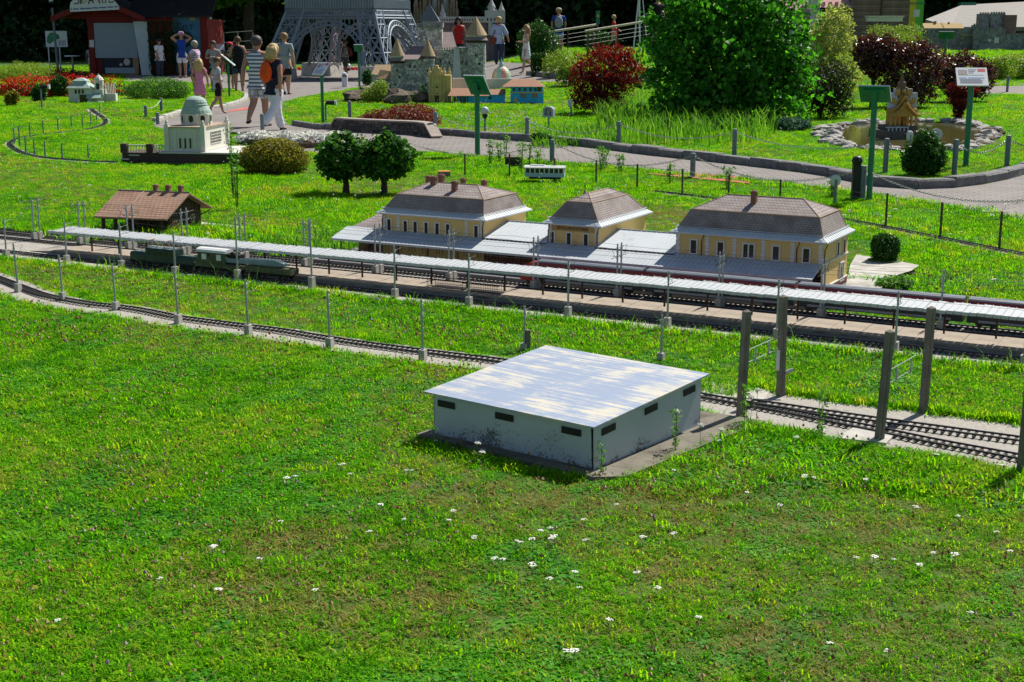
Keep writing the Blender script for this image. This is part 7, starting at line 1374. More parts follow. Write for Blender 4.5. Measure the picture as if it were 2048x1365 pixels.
l_mid = Mleaf('mid_green_leaf', [(0, (.03, .10, .012)), (.5, (.06, .17, .02)), (1, (.12, .26, .03))], .35, .45); l_hedge = Mleaf('hedge_leaf', [(0, (.012, .05, .010)), (.5, (.025, .095, .012)), (1, (.06, .16, .02))], .25, .4)
l_hedge2 = Mleaf('topiary_leaf', [(0, (.014, .055, .010)), (.5, (.03, .12, .014)), (.9, (.09, .23, .025)), (1, (.22, .24, .04))], .36, .45); l_yel = Mleaf('yellow_green_leaf', [(0, (.10, .19, .02)), (.5, (.21, .31, .04)), (1, (.38, .44, .10))], .35, .45); l_var = Mleaf('variegated_leaf', [(0, (.12, .19, .04)), (.5, (.30, .34, .11)), (1, (.56, .56, .28))], .48, .5)
l_purple = Mleaf('purple_leaf', [(0, (.022, .008, .010)), (.45, (.07, .02, .018)), (.8, (.14, .05, .025)), (1, (.16, .12, .03))], .25, .28, tcol=(1.6, .7, .4), spec=.6); l_maple = Mleaf('red_maple_leaf', [(0, (.04, .006, .008)), (.5, (.12, .016, .016)), (1, (.29, .045, .03))], .38, .45, tcol=(1.7, .45, .3))
l_olive = Mleaf('olive_bronze_leaf', [(0, (.05, .07, .01)), (.5, (.17, .19, .02)), (1, (.36, .30, .04))], .4, .55, tcol=(1.4, 1.2, .4)); l_juni = Mleaf('blue_juniper', [(0, (.02, .07, .045)), (.5, (.04, .13, .085)), (1, (.09, .2, .14))], .15, .6); l_dark2 = Mleaf('dark_conifer', [(0, (.012, .025, .008)), (.5, (.03, .05, .014)), (1, (.07, .09, .02))], .15, .6)
l_heuch = Mleaf('red_brown_foliage', [(0, (.07, .02, .018)), (.5, (.16, .05, .035)), (1, (.27, .12, .06))], .3, .5, tcol=(1.5, .6, .4)); l_redfl = Mleaf('scarlet_petal', [(0, (.30, .008, .006)), (.6, (.55, .015, .010)), (1, (.7, .06, .02))], .25, .6, tcol=(1.4, .5, .4)); l_white = Mleaf('white_petal', [(0, (.62, .62, .54)), (1, (.82, .82, .78))], .3, .6, tcol=(1, 1, 1)); l_weed = Mleaf('weed_leaf', [(0, (.04, .14, .02)), (.5, (.09, .25, .03)), (1, (.2, .36, .06))], .4, .45)
def plant(name, label, cat, px, py, blobs, n, leaf, mat, trunk=None, seed=1, unit=None, group=None, part='crown', **kw):
    """blobs in photo pixels relative to the foot: (dx, up, rx, rz) with optional depth ratio and offset"""
    p = G(px, py); s = unit or SC(p); o = thing(name, label, cat, p, 0, group); bb = []
    for b in blobs:
        dx, upz, rx, rz = b[:4]; ry = rx * (b[4] if len(b) > 4 else .9); oy = b[5] if len(b) > 5 else 0; bb.append(((dx / s, oy / s, upz / s), (rx / s, ry / s, rz / s)))
    me = leaf_mesh(part, bb, n, leaf, mat, seed=seed, **kw); link(part, me, o)
    if trunk:
        mb = MB(m_bark)
        for t in trunk: mb.tube([(a / s, c / s, b / s) for a, c, b in t[0]], [q / s for q in t[1]], 7)
        mb.build('trunk', None, o)
    return o
def stems(cx, h, spread, n, r): return [(([(cx + rnd.uniform(-3, 3), rnd.uniform(-3, 3), 0), (cx + (k - n / 2) * spread * .4, rnd.uniform(-4, 4), h * .5), (cx + (k - n / 2) * spread, rnd.uniform(-8, 8), h)]), (r, r * .7, r * .3)) for k in range(n)]
plant('broadleaf_bush', 'huge rounded broad leaved green bush in the upper middle right', 'bush', 1450, 246, [(0, 120, 120, 115), (-70, 150, 85, 90), (75, 140, 90, 95), (-90, 70, 70, 70), (95, 70, 85, 75), (0, 215, 110, 80), (-60, 240, 70, 60), (70, 235, 80, 60), (0, 50, 130, 50), (112, 120, 48, 44), (128, 70, 40, 34), (-125, 165, 40, 45), (-152, 200, 20, 14), (-146, 95, 22, 15), (-112, 245, 26, 22), (145, 165, 22, 16), (-60, 22, 70, 26), (120, 205, 26, 20)], 19000, .125, l_deep, stems(0, 200, 30, 6, 7), seed=3, asp=.75, shell=.45, lump=.42, up=.5)
plant('red_maple', 'dark red cut leaved maple shrub left of the big bush', 'shrub', 1205, 228, [(10, 92, 72, 42), (-38, 62, 34, 42), (42, 78, 46, 40), (0, 55, 50, 42), (18, 116, 45, 20), (-45, 30, 22, 28), (0, 25, 50, 24)], 9000, .085, l_maple, stems(0, 80, 12, 5, 4), seed=5, asp=.35, droop=.6)
plant('variegated_shrub', 'pale yellow variegated shrub right of the big bush', 'shrub', 1655, 195, [(0, 120, 46, 48), (-30, 90, 40, 50), (36, 80, 34, 50), (10, 150, 35, 30), (30, 40, 40, 40), (-15, 60, 40, 40)], 6500, .12, l_var, stems(-20, 110, 8, 6, 2.5), seed=6, asp=.3, up=.1)
plant('dark_shrub', 'dark olive needle shrub between the big bush and the pond', 'shrub', 1640, 238, [(-5, 60, 52, 44), (25, 70, 40, 44), (-40, 40, 30, 36), (20, 30, 45, 30)], 7000, .08, l_dark2, stems(0, 60, 10, 4, 3), seed=7, asp=.3)
GP = 'purple leaved shrubs behind the pond'
plant('purple_tree', 'purple leaved small round tree on a bare trunk, left end of the purple row', 'tree', 1742, 216, [(0, 102, 36, 42), (-18, 112, 26, 30), (22, 112, 28, 34), (0, 82, 26, 26)], 4200, .085, l_purple, [([(0, 0, 0), (2, 0, 40), (-2, 0, 80)], (5, 4, 3)), ([(0, 0, 50), (14, 4, 95)], (3, 1.5))], seed=8, asp=.6)
plant('purple_shrub', 'wide purple shrub directly behind the golden temple', 'shrub', 1815, 216, [(0, 70, 62, 46), (-30, 95, 34, 34), (34, 88, 40, 36), (0, 36, 58, 34), (10, 108, 36, 28)], 8500, .08, l_purple, stems(0, 60, 14, 5, 3), seed=9, asp=.6, group=GP)
plant('purple_shrub', 'purple shrub behind the white sign with the red corner', 'shrub', 1925, 205, [(0, 66, 46, 34), (-30, 60, 34, 36), (36, 50, 28, 34), (0, 30, 44, 30)], 6000, .085, l_purple, stems(0, 50, 14, 4, 3), seed=10, asp=.6, group=GP)
plant('small_red_shrub', 'small narrow red shrub standing right beside the white sign post', 'shrub', 1917, 244, [(0, 45, 22, 26), (4, 66, 30, 16), (-2, 22, 12, 20)], 2600, .07, l_maple, [([(0, 0, 0), (1, 0, 40)], (7, 4))], seed=11, asp=.5)
plant('pond_bush', 'dark green upright bush in front of the pond lamps', 'bush', 1846, 352, [(0, 40, 38, 40), (-22, 38, 24, 30), (24, 36, 24, 32), (0, 70, 20, 26), (-4, 20, 36, 20)], 7500, .045, l_hedge, stems(0, 50, 6, 4, 3), seed=12, asp=.5)
plant('blue_juniper', 'low blue green juniper cushion at the foot of the big bush', 'shrub', 1583, 262, [(0, 12, 36, 13), (-16, 14, 18, 14), (18, 12, 20, 12)], 2600, .06, l_juni, seed=13, asp=.3, part='foliage')
plant('clipped_bush', 'small round clipped bush on the light paving right of the station', 'bush', 1768, 531, [(0, 32, 29, 31, 1), (-5, 46, 23, 19), (8, 38, 22, 24), (0, 14, 22, 14)], 7500, .022, l_hedge, stems(0, 34, 5, 4, 2), seed=14, asp=.6, lump=.08, shell=.62)
p = G(1768, 531); mb = MB(m_soil); mb.lathe([(.17, 0), (.15, .05), (.1, .058), (.001, .06)], (0, 0, 0), 14); pb = mb.build('soil_bed'); pb.location = p; tag(pb, kind='structure')
for k, (px, hw, lab) in enumerate(((692, 52, 'dark dense model tree, left of the pair before the flower bed'), (768, 50, 'dark dense model tree, right of the pair before the flower bed'))):
    plant('model_tree', lab, 'tree', px, 388, [(0 + (-4 if k == 0 else 15), 76, hw, 40), (-20, 62, 32, 30), (24, 66, 32, 32), (0 + (8 if k else -6), 98, 30, 22), (0, 52, 30, 22)], 7000, .055, l_hedge2, [([(0, 0, 0), (1, 0, 20), (-2, 0, 60)], (8, 6, 5)), ([(0, 0, 25), (-14, 2, 55)], (5, 3)), ([(0, 0, 25), (16, 2, 58)], (5, 3))], seed=15 + k, asp=.7, lump=.24)
plant('bronze_bush', 'rounded bronze and olive bush in front of the white flower bed', 'bush', 548, 346, [(0, 30, 68, 36), (-30, 26, 40, 30), (34, 28, 40, 32), (0, 50, 45, 20)], 12000, .035, l_olive, seed=17, asp=.6, lump=.07, shell=.6)
plant('clipped_mound', 'wide flat clipped green mound left of the girl in pink', 'bush', 317, 198, [(0, 18, 60, 26), (-30, 14, 34, 20), (30, 16, 36, 22)], 9000, .05, l_mid, seed=18, asp=.5, lump=.05, shell=.6)
for k, (px, py, r, lab, mt, n) in enumerate(((118, 195, 19, 'round mid green bush beside the model station', l_hedge, 2200), (80, 203, 15, 'darker small bush left of the round one beside the model station', l_hedge, 1500), (25, 213, 14, 'thin ragged bush at the left edge below the red flowers', l_olive, 900))):
    plant('small_bush', lab, 'bush', px, py, [(0, r * 1.1, r, r * 1.1), (r * .3, r * 1.5, r * .7, r * .7), (-r * .4, r * .8, r * .7, r * .8)], n, .075, mt, stems(0, r, 3, 3, 1.5), seed=20 + k, asp=.6)
plant('box_hedge', 'large dark rounded topiary behind the girl in the floral dress', 'hedge', 1077, 128, [(0, 55, 26, 34), (-12, 40, 34, 40), (14, 36, 30, 38), (0, 18, 42, 22)], 7000, .075, l_hedge, seed=24, asp=.6, lump=.05)
def cube_hedge(px, py, w_, h_, lab, mt, seed, n=3500):
    p = G(px, py); s = SC(p); o = thing('clipped_hedge', lab, 'hedge', p); R = np.random.default_rng(seed); bl = []
    for a in np.linspace(-.36, .36, 4):
        for b in np.linspace(.18, .82, 4): bl.append(((a * w_ / s, 0, b * h_ / s), (w_ * .17 / s, w_ * .2 / s, h_ * .2 / s)))
    link('foliage', leaf_mesh('foliage', bl, n, .06, mt, seed=seed, asp=.6, lump=.04, shell=.7), o)
cube_hedge(1078, 152, 32, 44, 'square clipped hedge beside the girl in the floral dress', l_hedge, 25); cube_hedge(1194, 102, 46, 38, 'square clipped hedge below the handrails', l_hedge, 26); cube_hedge(334, 152.5, 66, 108, 'tall dark ivy covered hedge against the kiosk wall', l_forest, 27, 9000)
plant('yellow_shrub', 'loose yellow green shrub between the hedge cube and the red maple', 'shrub', 1112, 155, [(0, 26, 28, 28), (18, 34, 20, 26), (-12, 20, 18, 20)], 2600, .07, l_yel, seed=28, asp=.4); plant('yellow_shrub', 'airy yellow leaved shrub touching the red maple on its left', 'shrub', 1140, 172, [(0, 34, 22, 26), (-14, 20, 16, 18), (10, 18, 16, 18)], 1100, .10, l_yel, stems(0, 30, 5, 4, 1.2), seed=29, asp=.6)
plant('ground_juniper', 'spreading yellow green juniper on the rocks under the castle', 'shrub', 752, 206, [(0, 18, 28, 18), (8, 30, 18, 16), (-14, 12, 18, 14)], 2600, .07, l_yel, seed=30, asp=.3); plant('small_shrub', 'small green shrub growing among the rocks left of the church', 'shrub', 838, 206, [(0, 10, 20, 11), (8, 20, 8, 16)], 900, .06, l_mid, seed=31, asp=.5); plant('small_shrub', 'dark green shrub left of the castle low house', 'shrub', 735, 172, [(0, 16, 10, 16)], 700, .08, l_hedge, seed=32, asp=.6)
plant('yellow_hedge', 'clipped yellow green hedge at the right edge behind the path', 'hedge', 2025, 156, [(0, 22, 46, 26), (-30, 20, 24, 24), (34, 22, 24, 26)], 6000, .07, l_yel, seed=33, asp=.5, lump=.05); plant('yellow_hedge', 'low yellow green hedge in front of the timber shed', 'hedge', 1790, 110, [(-30, 46, 32, 14), (20, 46, 36, 14), (0, 22, 60, 26)], 4500, .07, l_yel, seed=34, asp=.5)
plant('small_shrub', 'small dark shrub at the foot of the grey floodlight', 'shrub', 1085, 292, [(0, 10, 22, 13), (-8, 16, 14, 10)], 1400, .05, l_hedge, seed=35, asp=.6); plant('fern_weed', 'bright green ferny weed on the paving right of the station', 'weed', 1785, 582, [(0, 14, 34, 15), (-12, 8, 24, 10), (18, 16, 22, 16)], 1300, .045, l_weed, seed=36, asp=.25, up=.8)
plant('red_salvia_bed', 'broad bed of scarlet flowers in front of the kiosk', 'flower bed', 128, 193, [(-60, 18, 75, 26, .5), (40, 18, 75, 26, .5), (-100, 10, 40, 22, .5), (0, 8, 110, 16, .5)], 5200, .075, l_redfl, seed=37, asp=.6, part='blossom'); link('foliage', leaf_mesh('foliage', [((x / 65, .1, .12), (1.3, .6, .28)) for x in (-70, 0, 60)], 3800, .09, l_hedge, seed=38), bpy.data.objects['red_salvia_bed'])
plant('yellow_grass_clump', 'tall yellow green grass clump behind the red flowers at left', 'grass clump', 55, 165, [(0, 20, 50, 20), (-30, 16, 30, 16)], 3800, .16, l_yel, seed=39, asp=.1, up=-.4, part='foliage'); plant('bronze_bed', 'low red brown foliage plants at the back of the red flower bed', 'flower bed', 105, 160, [(0, 10, 60, 14), (-40, 8, 40, 12), (40, 6, 40, 10)], 2600, .10, l_heuch, seed=40, asp=.4, part='foliage')
plant('heuchera_bed', 'low mound of red brown ground cover above the stone wall', 'flower bed', 800, 250, [(0, 10, 80, 26, .8), (-45, 6, 45, 18, .8), (40, 6, 45, 22, .8), (20, 22, 50, 18, .8, 60)], 9000, .055, l_heuch, seed=41, asp=.5, lump=.08, part='foliage')
wb = plant('white_flower_bed', 'bed of small white flowers edged in brown below the walking couple', 'flower bed', 590, 290, [(-75, 9, 48, 15, .9, 40), (0, 9, 60, 16, .8, 30), (70, 9, 55, 15, .8, 10)], 5600, .06, l_white, seed=42, asp=.8, up=.9, part='blossom'); link('foliage', leaf_mesh('foliage', [((-.65, .3, .02), (.42, .38, .08)), ((0, .25, .02), (.55, .42, .08)), ((.62, .1, .02), (.48, .4, .08))], 4200, .05, l_mid, seed=43), wb)
link('pink_blossom', leaf_mesh('pink_blossom', [((-.4, .5, .08), (.1, .1, .05)), ((.35, -.15, .08), (.14, .1, .05)), ((.75, 0, .08), (.1, .1, .05))], 220, .05, l_maple, seed=44), wb)
mb = MB(M('brown_edging', (.13, .085, .06), .9, .2, 9, bmp=.3)); ed = smoothline(g2((482, 288), (540, 293), (600, 298), (650, 296), (690, 288)), .1)
for a, b in zip(ed[:-1], ed[1:]): mb.box(((a[0] + b[0]) / 2, (a[1] + b[1]) / 2, .05), (math.hypot(*(b - a)) * 1.02, .05, .10), math.atan2(b[1] - a[1], b[0] - a[0]))
tag(mb.build('bed_edging'), 'low brown edging in front of the white flower bed', 'edging'); EXC.append(g2((470, 262), (700, 266), (700, 292), (600, 302), (475, 292)))
plant('red_border', 'thin border of red flowers along the foot of the lattice tower', 'flower bed', 655, 141, [(-60, 2, 30, 4, .4), (0, 2, 40, 4, .4), (60, 2, 45, 4, .4), (95, 2, 30, 4, .4)], 1500, .10, l_redfl, seed=45, part='blossom')
# tall weeds
def weed(px, py, top, lab, n=70, leaf=.05, seed=0, w_=5, mat=l_weed):
    p = G(px, py); s = SC(p); rs_ = .006 if s < 250 else .0018; h = (py - top) / s; o = thing('tall_weed', lab, 'weed', p); mb = MB(M_stem); R = random.Random(seed); bl = []
    for k in range(3):
        a, b = R.uniform(-w_, w_) / s, R.uniform(-.06, .06); mb.tube([(a * .3, b * .3, 0), (a * .6, b * .6, h * .5), (a, b, h * R.uniform(.8, 1))], [rs_, rs_ * .8, rs_ * .35], 4); bl += [((a * t, b * t, h * t), (8 / s + w_ / s * .25, 8 / s, h * .12)) for t in (.25, .5, .75, .93)]
    mb.build('stem', None, o); link('leaves', leaf_mesh('leaves', bl, n, leaf, mat, seed=seed, asp=.28, lump=.1, shell=.1), o)
M_stem = M('green_stem', (.10, .18, .04), .7, .2, bmp=0)
for k, (px, py, top) in enumerate(((468, 400, 250), (474, 420, 300), (1040, 350, 285), (1058, 340, 290), (1075, 345, 300), (1203, 345, 292), (1208, 340, 300), (1240, 345, 310), (980, 330, 280), (1000, 325, 285), (1010, 318, 272), (1340, 368, 330), (1455, 378, 335), (1665, 395, 362))): weed(px, py, top, 'tall thin green weed with narrow leaves on the lawn edge', 90, .06, 50 + k, 7); bpy.data.objects[-1] if False else None
for o in [q for q in bpy.data.objects if q.name.startswith('tall_weed')]: o['group'] = 'tall weeds on the lawns'
number('tall weeds on the lawns', '%s tall thin green weed from the left on the lawns beside the walk')
# trees overhead and the dark wood behind
plant('park_tree', 'tree with a straight grey trunk between kiosk and lattice tower', 'tree', 503, 128, [(-60, 150, 70, 40), (0, 190, 120, 70), (70, 215, 90, 60), (-95, 125, 40, 22), (-20, 260, 120, 70)], 9000, .30, l_mid, [([(0, 0, 0), (-2, 0, 80), (4, 0, 200)], (13, 11, 8)), ([(2, 0, 120), (-60, 5, 160)], (6, 3)), ([(2, 0, 140), (60, 5, 190)], (6, 3))], seed=70, asp=.6)
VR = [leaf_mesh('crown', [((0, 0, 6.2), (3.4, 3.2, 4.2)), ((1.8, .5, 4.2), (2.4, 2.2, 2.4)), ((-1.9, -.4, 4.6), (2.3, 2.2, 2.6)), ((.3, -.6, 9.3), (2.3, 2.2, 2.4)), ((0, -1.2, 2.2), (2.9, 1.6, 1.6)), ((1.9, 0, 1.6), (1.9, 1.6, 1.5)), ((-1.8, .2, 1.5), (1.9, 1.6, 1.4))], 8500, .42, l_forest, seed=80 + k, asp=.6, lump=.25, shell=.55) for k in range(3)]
tmb = MB(m_bark); tmb.tube([(0, 0, 0), (.1, 0, 3), (0, .1, 8)], [.32, .26, .12], 8); tmb.tube([(.05, 0, 3), (1.6, .3, 5.5)], [.15, .05], 6); tmb.tube([(.05, 0, 3.4), (-1.5, -.3, 6)], [.15, .05], 6); TM = tmb.mesh('trunk'); TM.materials.append(m_bark)
k = 0
for row, Yt in enumerate((88, 95, 103)):
    x = -48 + row * 1.7
    while x < 50:
        xx, yy = x + rnd.uniform(-.8, .8), Yt + rnd.uniform(-1.5, 1.5) + (14 if x > 22 else 0)
        o = thing('forest_tree', 'dense dark tree in the shady wood behind the park', 'tree', (xx, yy, float(terr(xx, yy))), rnd.uniform(0, 6), 'trees of the dark wood'); link('crown', VR[k % 3], o); link('trunk', TM, o); sc_ = rnd.uniform(.9, 1.25); o.scale = (sc_, sc_, sc_ * 1.1); k += 1; x += rnd.uniform(4.0, 5.2)
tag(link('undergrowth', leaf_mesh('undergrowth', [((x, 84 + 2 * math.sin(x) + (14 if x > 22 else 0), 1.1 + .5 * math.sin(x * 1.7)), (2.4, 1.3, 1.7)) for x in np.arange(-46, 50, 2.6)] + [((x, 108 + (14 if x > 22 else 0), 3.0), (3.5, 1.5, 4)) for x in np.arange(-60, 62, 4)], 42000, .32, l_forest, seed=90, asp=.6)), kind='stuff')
plant('lit_shrub', 'sunlit green shrub seen through the arch of the lattice tower', 'shrub', 705, 110, [(0, 30, 50, 26), (-40, 22, 40, 20)], 1800, .2, l_mid, seed=91); plant('lit_shrub', 'sunlit bush high behind the left leg of the lattice tower', 'shrub', 545, 118, [(0, 110, 22, 26), (-10, 90, 16, 20), (8, 60, 16, 40)], 1500, .2, l_mid, stems(0, 80, 4, 3, 3), seed=92)
for k, (xx, yy) in enumerate(((-18.3, 64.5), (-16.0, 64.0), (-14.0, 65.5))):
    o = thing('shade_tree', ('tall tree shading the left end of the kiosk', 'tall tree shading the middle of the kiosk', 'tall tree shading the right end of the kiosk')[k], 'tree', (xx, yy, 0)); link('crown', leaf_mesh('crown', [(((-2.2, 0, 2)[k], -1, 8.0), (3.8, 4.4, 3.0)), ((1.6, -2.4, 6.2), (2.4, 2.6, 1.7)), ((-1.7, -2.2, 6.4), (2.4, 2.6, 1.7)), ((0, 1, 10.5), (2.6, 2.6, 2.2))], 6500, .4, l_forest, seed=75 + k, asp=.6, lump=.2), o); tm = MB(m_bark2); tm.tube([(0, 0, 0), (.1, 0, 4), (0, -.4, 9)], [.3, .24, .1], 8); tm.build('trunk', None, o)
# ---------------------------------------------------------------- grass: tufts instanced on one point cloud (kind = stuff)
l_grass = Mleaf('grass_blade', [(0, (.042, .175, .003)), (.35, (.105, .33, .006)), (.66, (.21, .44, .012)), (.9, (.33, .41, .03)), (1, (.38, .30, .08))], .52, .85, attr='obj', tcol=(1.6, 1.75, .35), pos=.55, spec=.06)
l_dry = Mleaf('dry_grass', [(0, (.16, .16, .03)), (.5, (.28, .23, .06)), (1, (.42, .34, .14))], .35, .8, attr='obj', spec=.05); l_clov = Mleaf('clover_leaf', [(0, (.03, .16, .006)), (.5, (.07, .30, .010)), (1, (.15, .42, .02))], .48, .6, attr='obj', tcol=(1.5, 1.9, .4), pos=.8, spec=.2)
protos = bpy.data.collections.new('grass_kinds')
def tuft(i, nb, h, spread, w_, mat, bend=.6, leaves=0, dry=0):
    R = random.Random(100 + i); mb = MB(mat)
    for k in range(nb):
        a = R.uniform(0, 6.283); r = spread * math.sqrt(R.random()); x, y = r * math.cos(a), r * math.sin(a); d = R.uniform(0, 6.283); hh = h * R.uniform(.5, 1.15); L = hh * bend * R.uniform(.3, 1.3); ww = w_ * R.uniform(.7, 1.3); px_, py_ = -math.sin(d) * ww, math.cos(d) * ww; dx, dy = math.cos(d), math.sin(d)
        mb.add([(x - px_, y - py_, 0), (x + px_, y + py_, 0), (x + dx * L * .35 - px_ * .8, y + dy * L * .35 - py_ * .8, hh * .6), (x + dx * L * .35 + px_ * .8, y + dy * L * .35 + py_ * .8, hh * .6), (x + dx * L, y + dy * L, hh * R.uniform(.75, 1))], [(0, 1, 3, 2), (2, 3, 4)])
    for k in range(leaves):
        a = R.uniform(0, 6.283); r = spread * 1.3 * math.sqrt(R.random()); x, y, z = r * math.cos(a), r * math.sin(a), h * R.uniform(.3, .8); q = w_ * 3.2 * R.uniform(.7, 1.3); t = R.uniform(-.35, .35)
        mb.add([(x - q, y, z - q * t), (x, y - q, z + q * t * .5), (x + q, y, z + q * t), (x, y + q, z)], [(0, 1, 2, 3)])
    me = mb.mesh('tuft'); me.materials.append(mat); o = bpy.data.objects.new('%02d_tuft' % i, me); protos.objects.link(o)
tuft(0, 16, .026, .042, .0025, l_grass, 1.1); tuft(1, 14, .036, .040, .0028, l_grass, 1.2); tuft(2, 14, .022, .048, .0026, l_grass, 1.5, 5); tuft(3, 4, .018, .042, .0024, l_clov, .9, 18); tuft(4, 14, .022, .045, .0018, l_dry, 1.7); tuft(5, 10, .050, .036, .0025, l_grass, .8)
def scatter(name, P, rot, scl, idx):
    me = bpy.data.meshes.new(name); n = len(P); me.vertices.add(n); me.vertices.foreach_set('co', np.asarray(P, np.float32).ravel())
    for nm, tp, arr in (('rz', 'FLOAT', rot), ('scl', 'FLOAT', scl), ('idx', 'INT', idx)): a = me.attributes.new(nm, tp, 'POINT'); a.data.foreach_set('value', arr)
    o = link(name, me); tag(o, kind='stuff'); ng = bpy.data.node_groups.new(name, 'GeometryNodeTree'); ng.interface.new_socket('Geometry', in_out='INPUT', socket_type='NodeSocketGeometry'); ng.interface.new_socket('Geometry', in_out='OUTPUT', socket_type='NodeSocketGeometry')
    N = ng.nodes; L = ng.links; gi, go = N.new('NodeGroupInput'), N.new('NodeGroupOutput'); ip = N.new('GeometryNodeInstanceOnPoints'); ci = N.new('GeometryNodeCollectionInfo'); ci.inputs[0].default_value = protos; ci.inputs[1].default_value = True; ci.inputs[2].default_value = True
    at = []
    for nm, tp in (('rz', 'FLOAT'), ('scl', 'FLOAT'), ('idx', 'INT')): q = N.new('GeometryNodeInputNamedAttribute'); q.data_type = tp; q.inputs[0].default_value = nm; at.append(q)
    cx = N.new('ShaderNodeCombineXYZ'); L.new(at[0].outputs[0], cx.inputs[2]); er = N.new('FunctionNodeEulerToRotation'); L.new(cx.outputs[0], er.inputs[0])
    ip.inputs['Pick Instance'].default_value = True; L.new(gi.outputs[0], ip.inputs['Points']); L.new(ci.outputs[0], ip.inputs['Instance']); L.new(er.outputs[0], ip.inputs['Rotation']); L.new(at[1].outputs[0], ip.inputs['Scale']); L.new(at[2].outputs[0], ip.inputs['Instance Index']); L.new(ip.outputs[0], go.inputs[0])
    md = o.modifiers.new('scatter', 'NODES'); md.node_group = ng; return o
def mask(x, y, m=0.0):
    ok = np.ones(len(x), bool)
    for pl in EXC: ok &= ~pip(x, y, pl)
    for ln, w_ in EXL:
        b = (x > ln[:, 0].min() - 1) & (x < ln[:, 0].max() + 1) & (y > ln[:, 1].min() - 1) & (y < ln[:, 1].max() + 1); i = np.where(b)[0]
        if len(i): ok[i] &= pdist(x[i], y[i], ln[::4]) > w_
    return ok
def vnoise(x, y, s, seed=0):
    R = np.random.default_rng(seed); v = 0
    for k in range(5): a = R.uniform(0, 6.28); f = s * R.uniform(.6, 1.7); v = v + np.sin((x * math.cos(a) + y * math.sin(a)) * f + R.uniform(0, 6.28))
    return v / 5
TALLZ = [g2((100, 410), (300, 380), (480, 345), (700, 400), (740, 425), (690, 465), (600, 480), (430, 465), (380, 400), (240, 375), (180, 470), (60, 460)), g2((950, 330), (1100, 345), (1330, 372), (1320, 430), (1200, 390), (1060, 420), (930, 372)), g2((1330, 400), (1480, 385), (1700, 410), (2048, 470), (2048, 560), (1850, 600), (1780, 520), (1700, 450)), g2((380, 620), (700, 600), (1000, 640), (1400, 690), (2048, 730), (2048, 760), (1400, 730), (900, 690), (500, 660)), g2((1230, 985), (1300, 950), (1420, 895), (1500, 858), (2060, 965), (2060, 1020), (1800, 985), (1560, 965), (1400, 1000))]
DRY = [(*G(a, b)[:2], c, d, e) for a, b, c, d, e in ((590, 1080, .38, .22, .8), (480, 1180, .5, .22, .6), (1060, 1000, .55, .2, .6), (1330, 1010, .4, .2, .5), (760, 1230, .5, .3, .5), (1500, 1290, .5, .2, .6), (1640, 1060, .5, .25, .5), (250, 940, .5, .3, .35), (880, 1180, .6, .3, .4), (1340, 430, .5, .6, .9), (700, 380, 1, 1, .35))]
pts, rz, sc_, ix = [], [], [], []
for y0, y1, dens, sc0 in ((3.4, 6.5, 1150, .95), (6.5, 9.5, 950, 1.0), (9.5, 14, 650, 1.05), (14, 21, 520, 1.05), (21, 32, 250, 1.35), (32, 48, 95, 1.9), (48, 72, 22, 3.4)):
    hw = .46 * y1 + .8; n = int(dens * 2 * hw * (y1 - y0)); x = NR.uniform(-hw, hw, n); y = NR.uniform(y0, y1, n); k = np.abs(x) < .44 * y + .7; x, y = x[k], y[k]; k = mask(x, y); x, y = x[k], y[k]; n = len(x)
    nz = vnoise(x, y, 1.7, 3); nz2 = vnoise(x, y, 4.5, 5); u = NR.random(n); idx = np.where(u < .42, 0, np.where(u < .64, 1, 2)); idx[(nz2 > .12) & (u > .55)] = 3; idx[(nz < -.22) & (NR.random(n) < .42)] = 4
    for cx, cy, rx, ry, st in DRY: idx[NR.random(n) < min(1.0, st * 1.35) * np.exp(-((x - cx) / rx) ** 2 - ((y - cy) / ry) ** 2)] = 4
    idx[NR.random(n) < .05] = 4; idx[NR.random(n) < .012] = 5
    s = sc0 * NR.uniform(.7, 1.3, n) * (1 + .22 * nz)
    for z, f_ in zip(TALLZ, (1.25, 1.2, 1.1, .95, 1.55)): q = pip(x, y, z); s[q] *= f_; idx[q & (NR.random(n) < .09)] = 5
    pts.append(np.stack([x, y, terr(x, y) - .003], 1)); rz.append(NR.uniform(0, 6.283, n)); sc_.append(s); ix.append(idx)
P_, R_, S_, I_ = np.concatenate(pts), np.concatenate(rz), np.concatenate(sc_), np.concatenate(ix); print('tufts', len(P_)); scatter('grass', P_, R_, S_, I_.astype(np.int32))
# overgrown verges: taller tufts spilling over the edges of beds and slab
vp = []
def verge(line, n, spread, s0, s1):
    L = np.asarray(line); t = NR.random(n) * (len(L) - 1); i = t.astype(int); f = (t - i)[:, None]; q = L[i] * (1 - f) + L[np.minimum(i + 1, len(L) - 1)] * f + NR.normal(0, spread, (n, 2)); vp.append((q, NR.uniform(s0, s1, n)))
def px_line(*p): return smoothline(g2(*p), .1)
verge(left_b[2:k0], 380, .03, .5, 1.1); verge(right_b[2:k0], 300, .025, .5, 1.0); verge(px_line((1490, 856), (1600, 878), (1690, 904), (1800, 918), (1900, 932), (2060, 970)), 420, .035, .6, 1.35); verge(px_line((1500, 772), (1620, 792), (1760, 811), (1850, 822), (2060, 848)), 500, .03, .8, 1.5)
verge([ST(u, -.05)[:2] for u in np.linspace(-7, 3.8, 40)], 1500, .045, .6, 1.5); verge(px_line((828, 892), (900, 912), (1050, 945), (1185, 965)), 160, .025, .7, 1.3); verge(px_line((1215, 976), (1300, 946), (1410, 898), (1500, 860)), 120, .02, .5, 1.0); verge([ST(u, 2.5)[:2] for u in np.linspace(-3.4, 2.4, 30)], 500, .1, 1.2, 2.4); verge([ST(u, 1.40)[:2] for u in np.linspace(-7, -2.8, 30)], 900, .07, .8, 1.8)
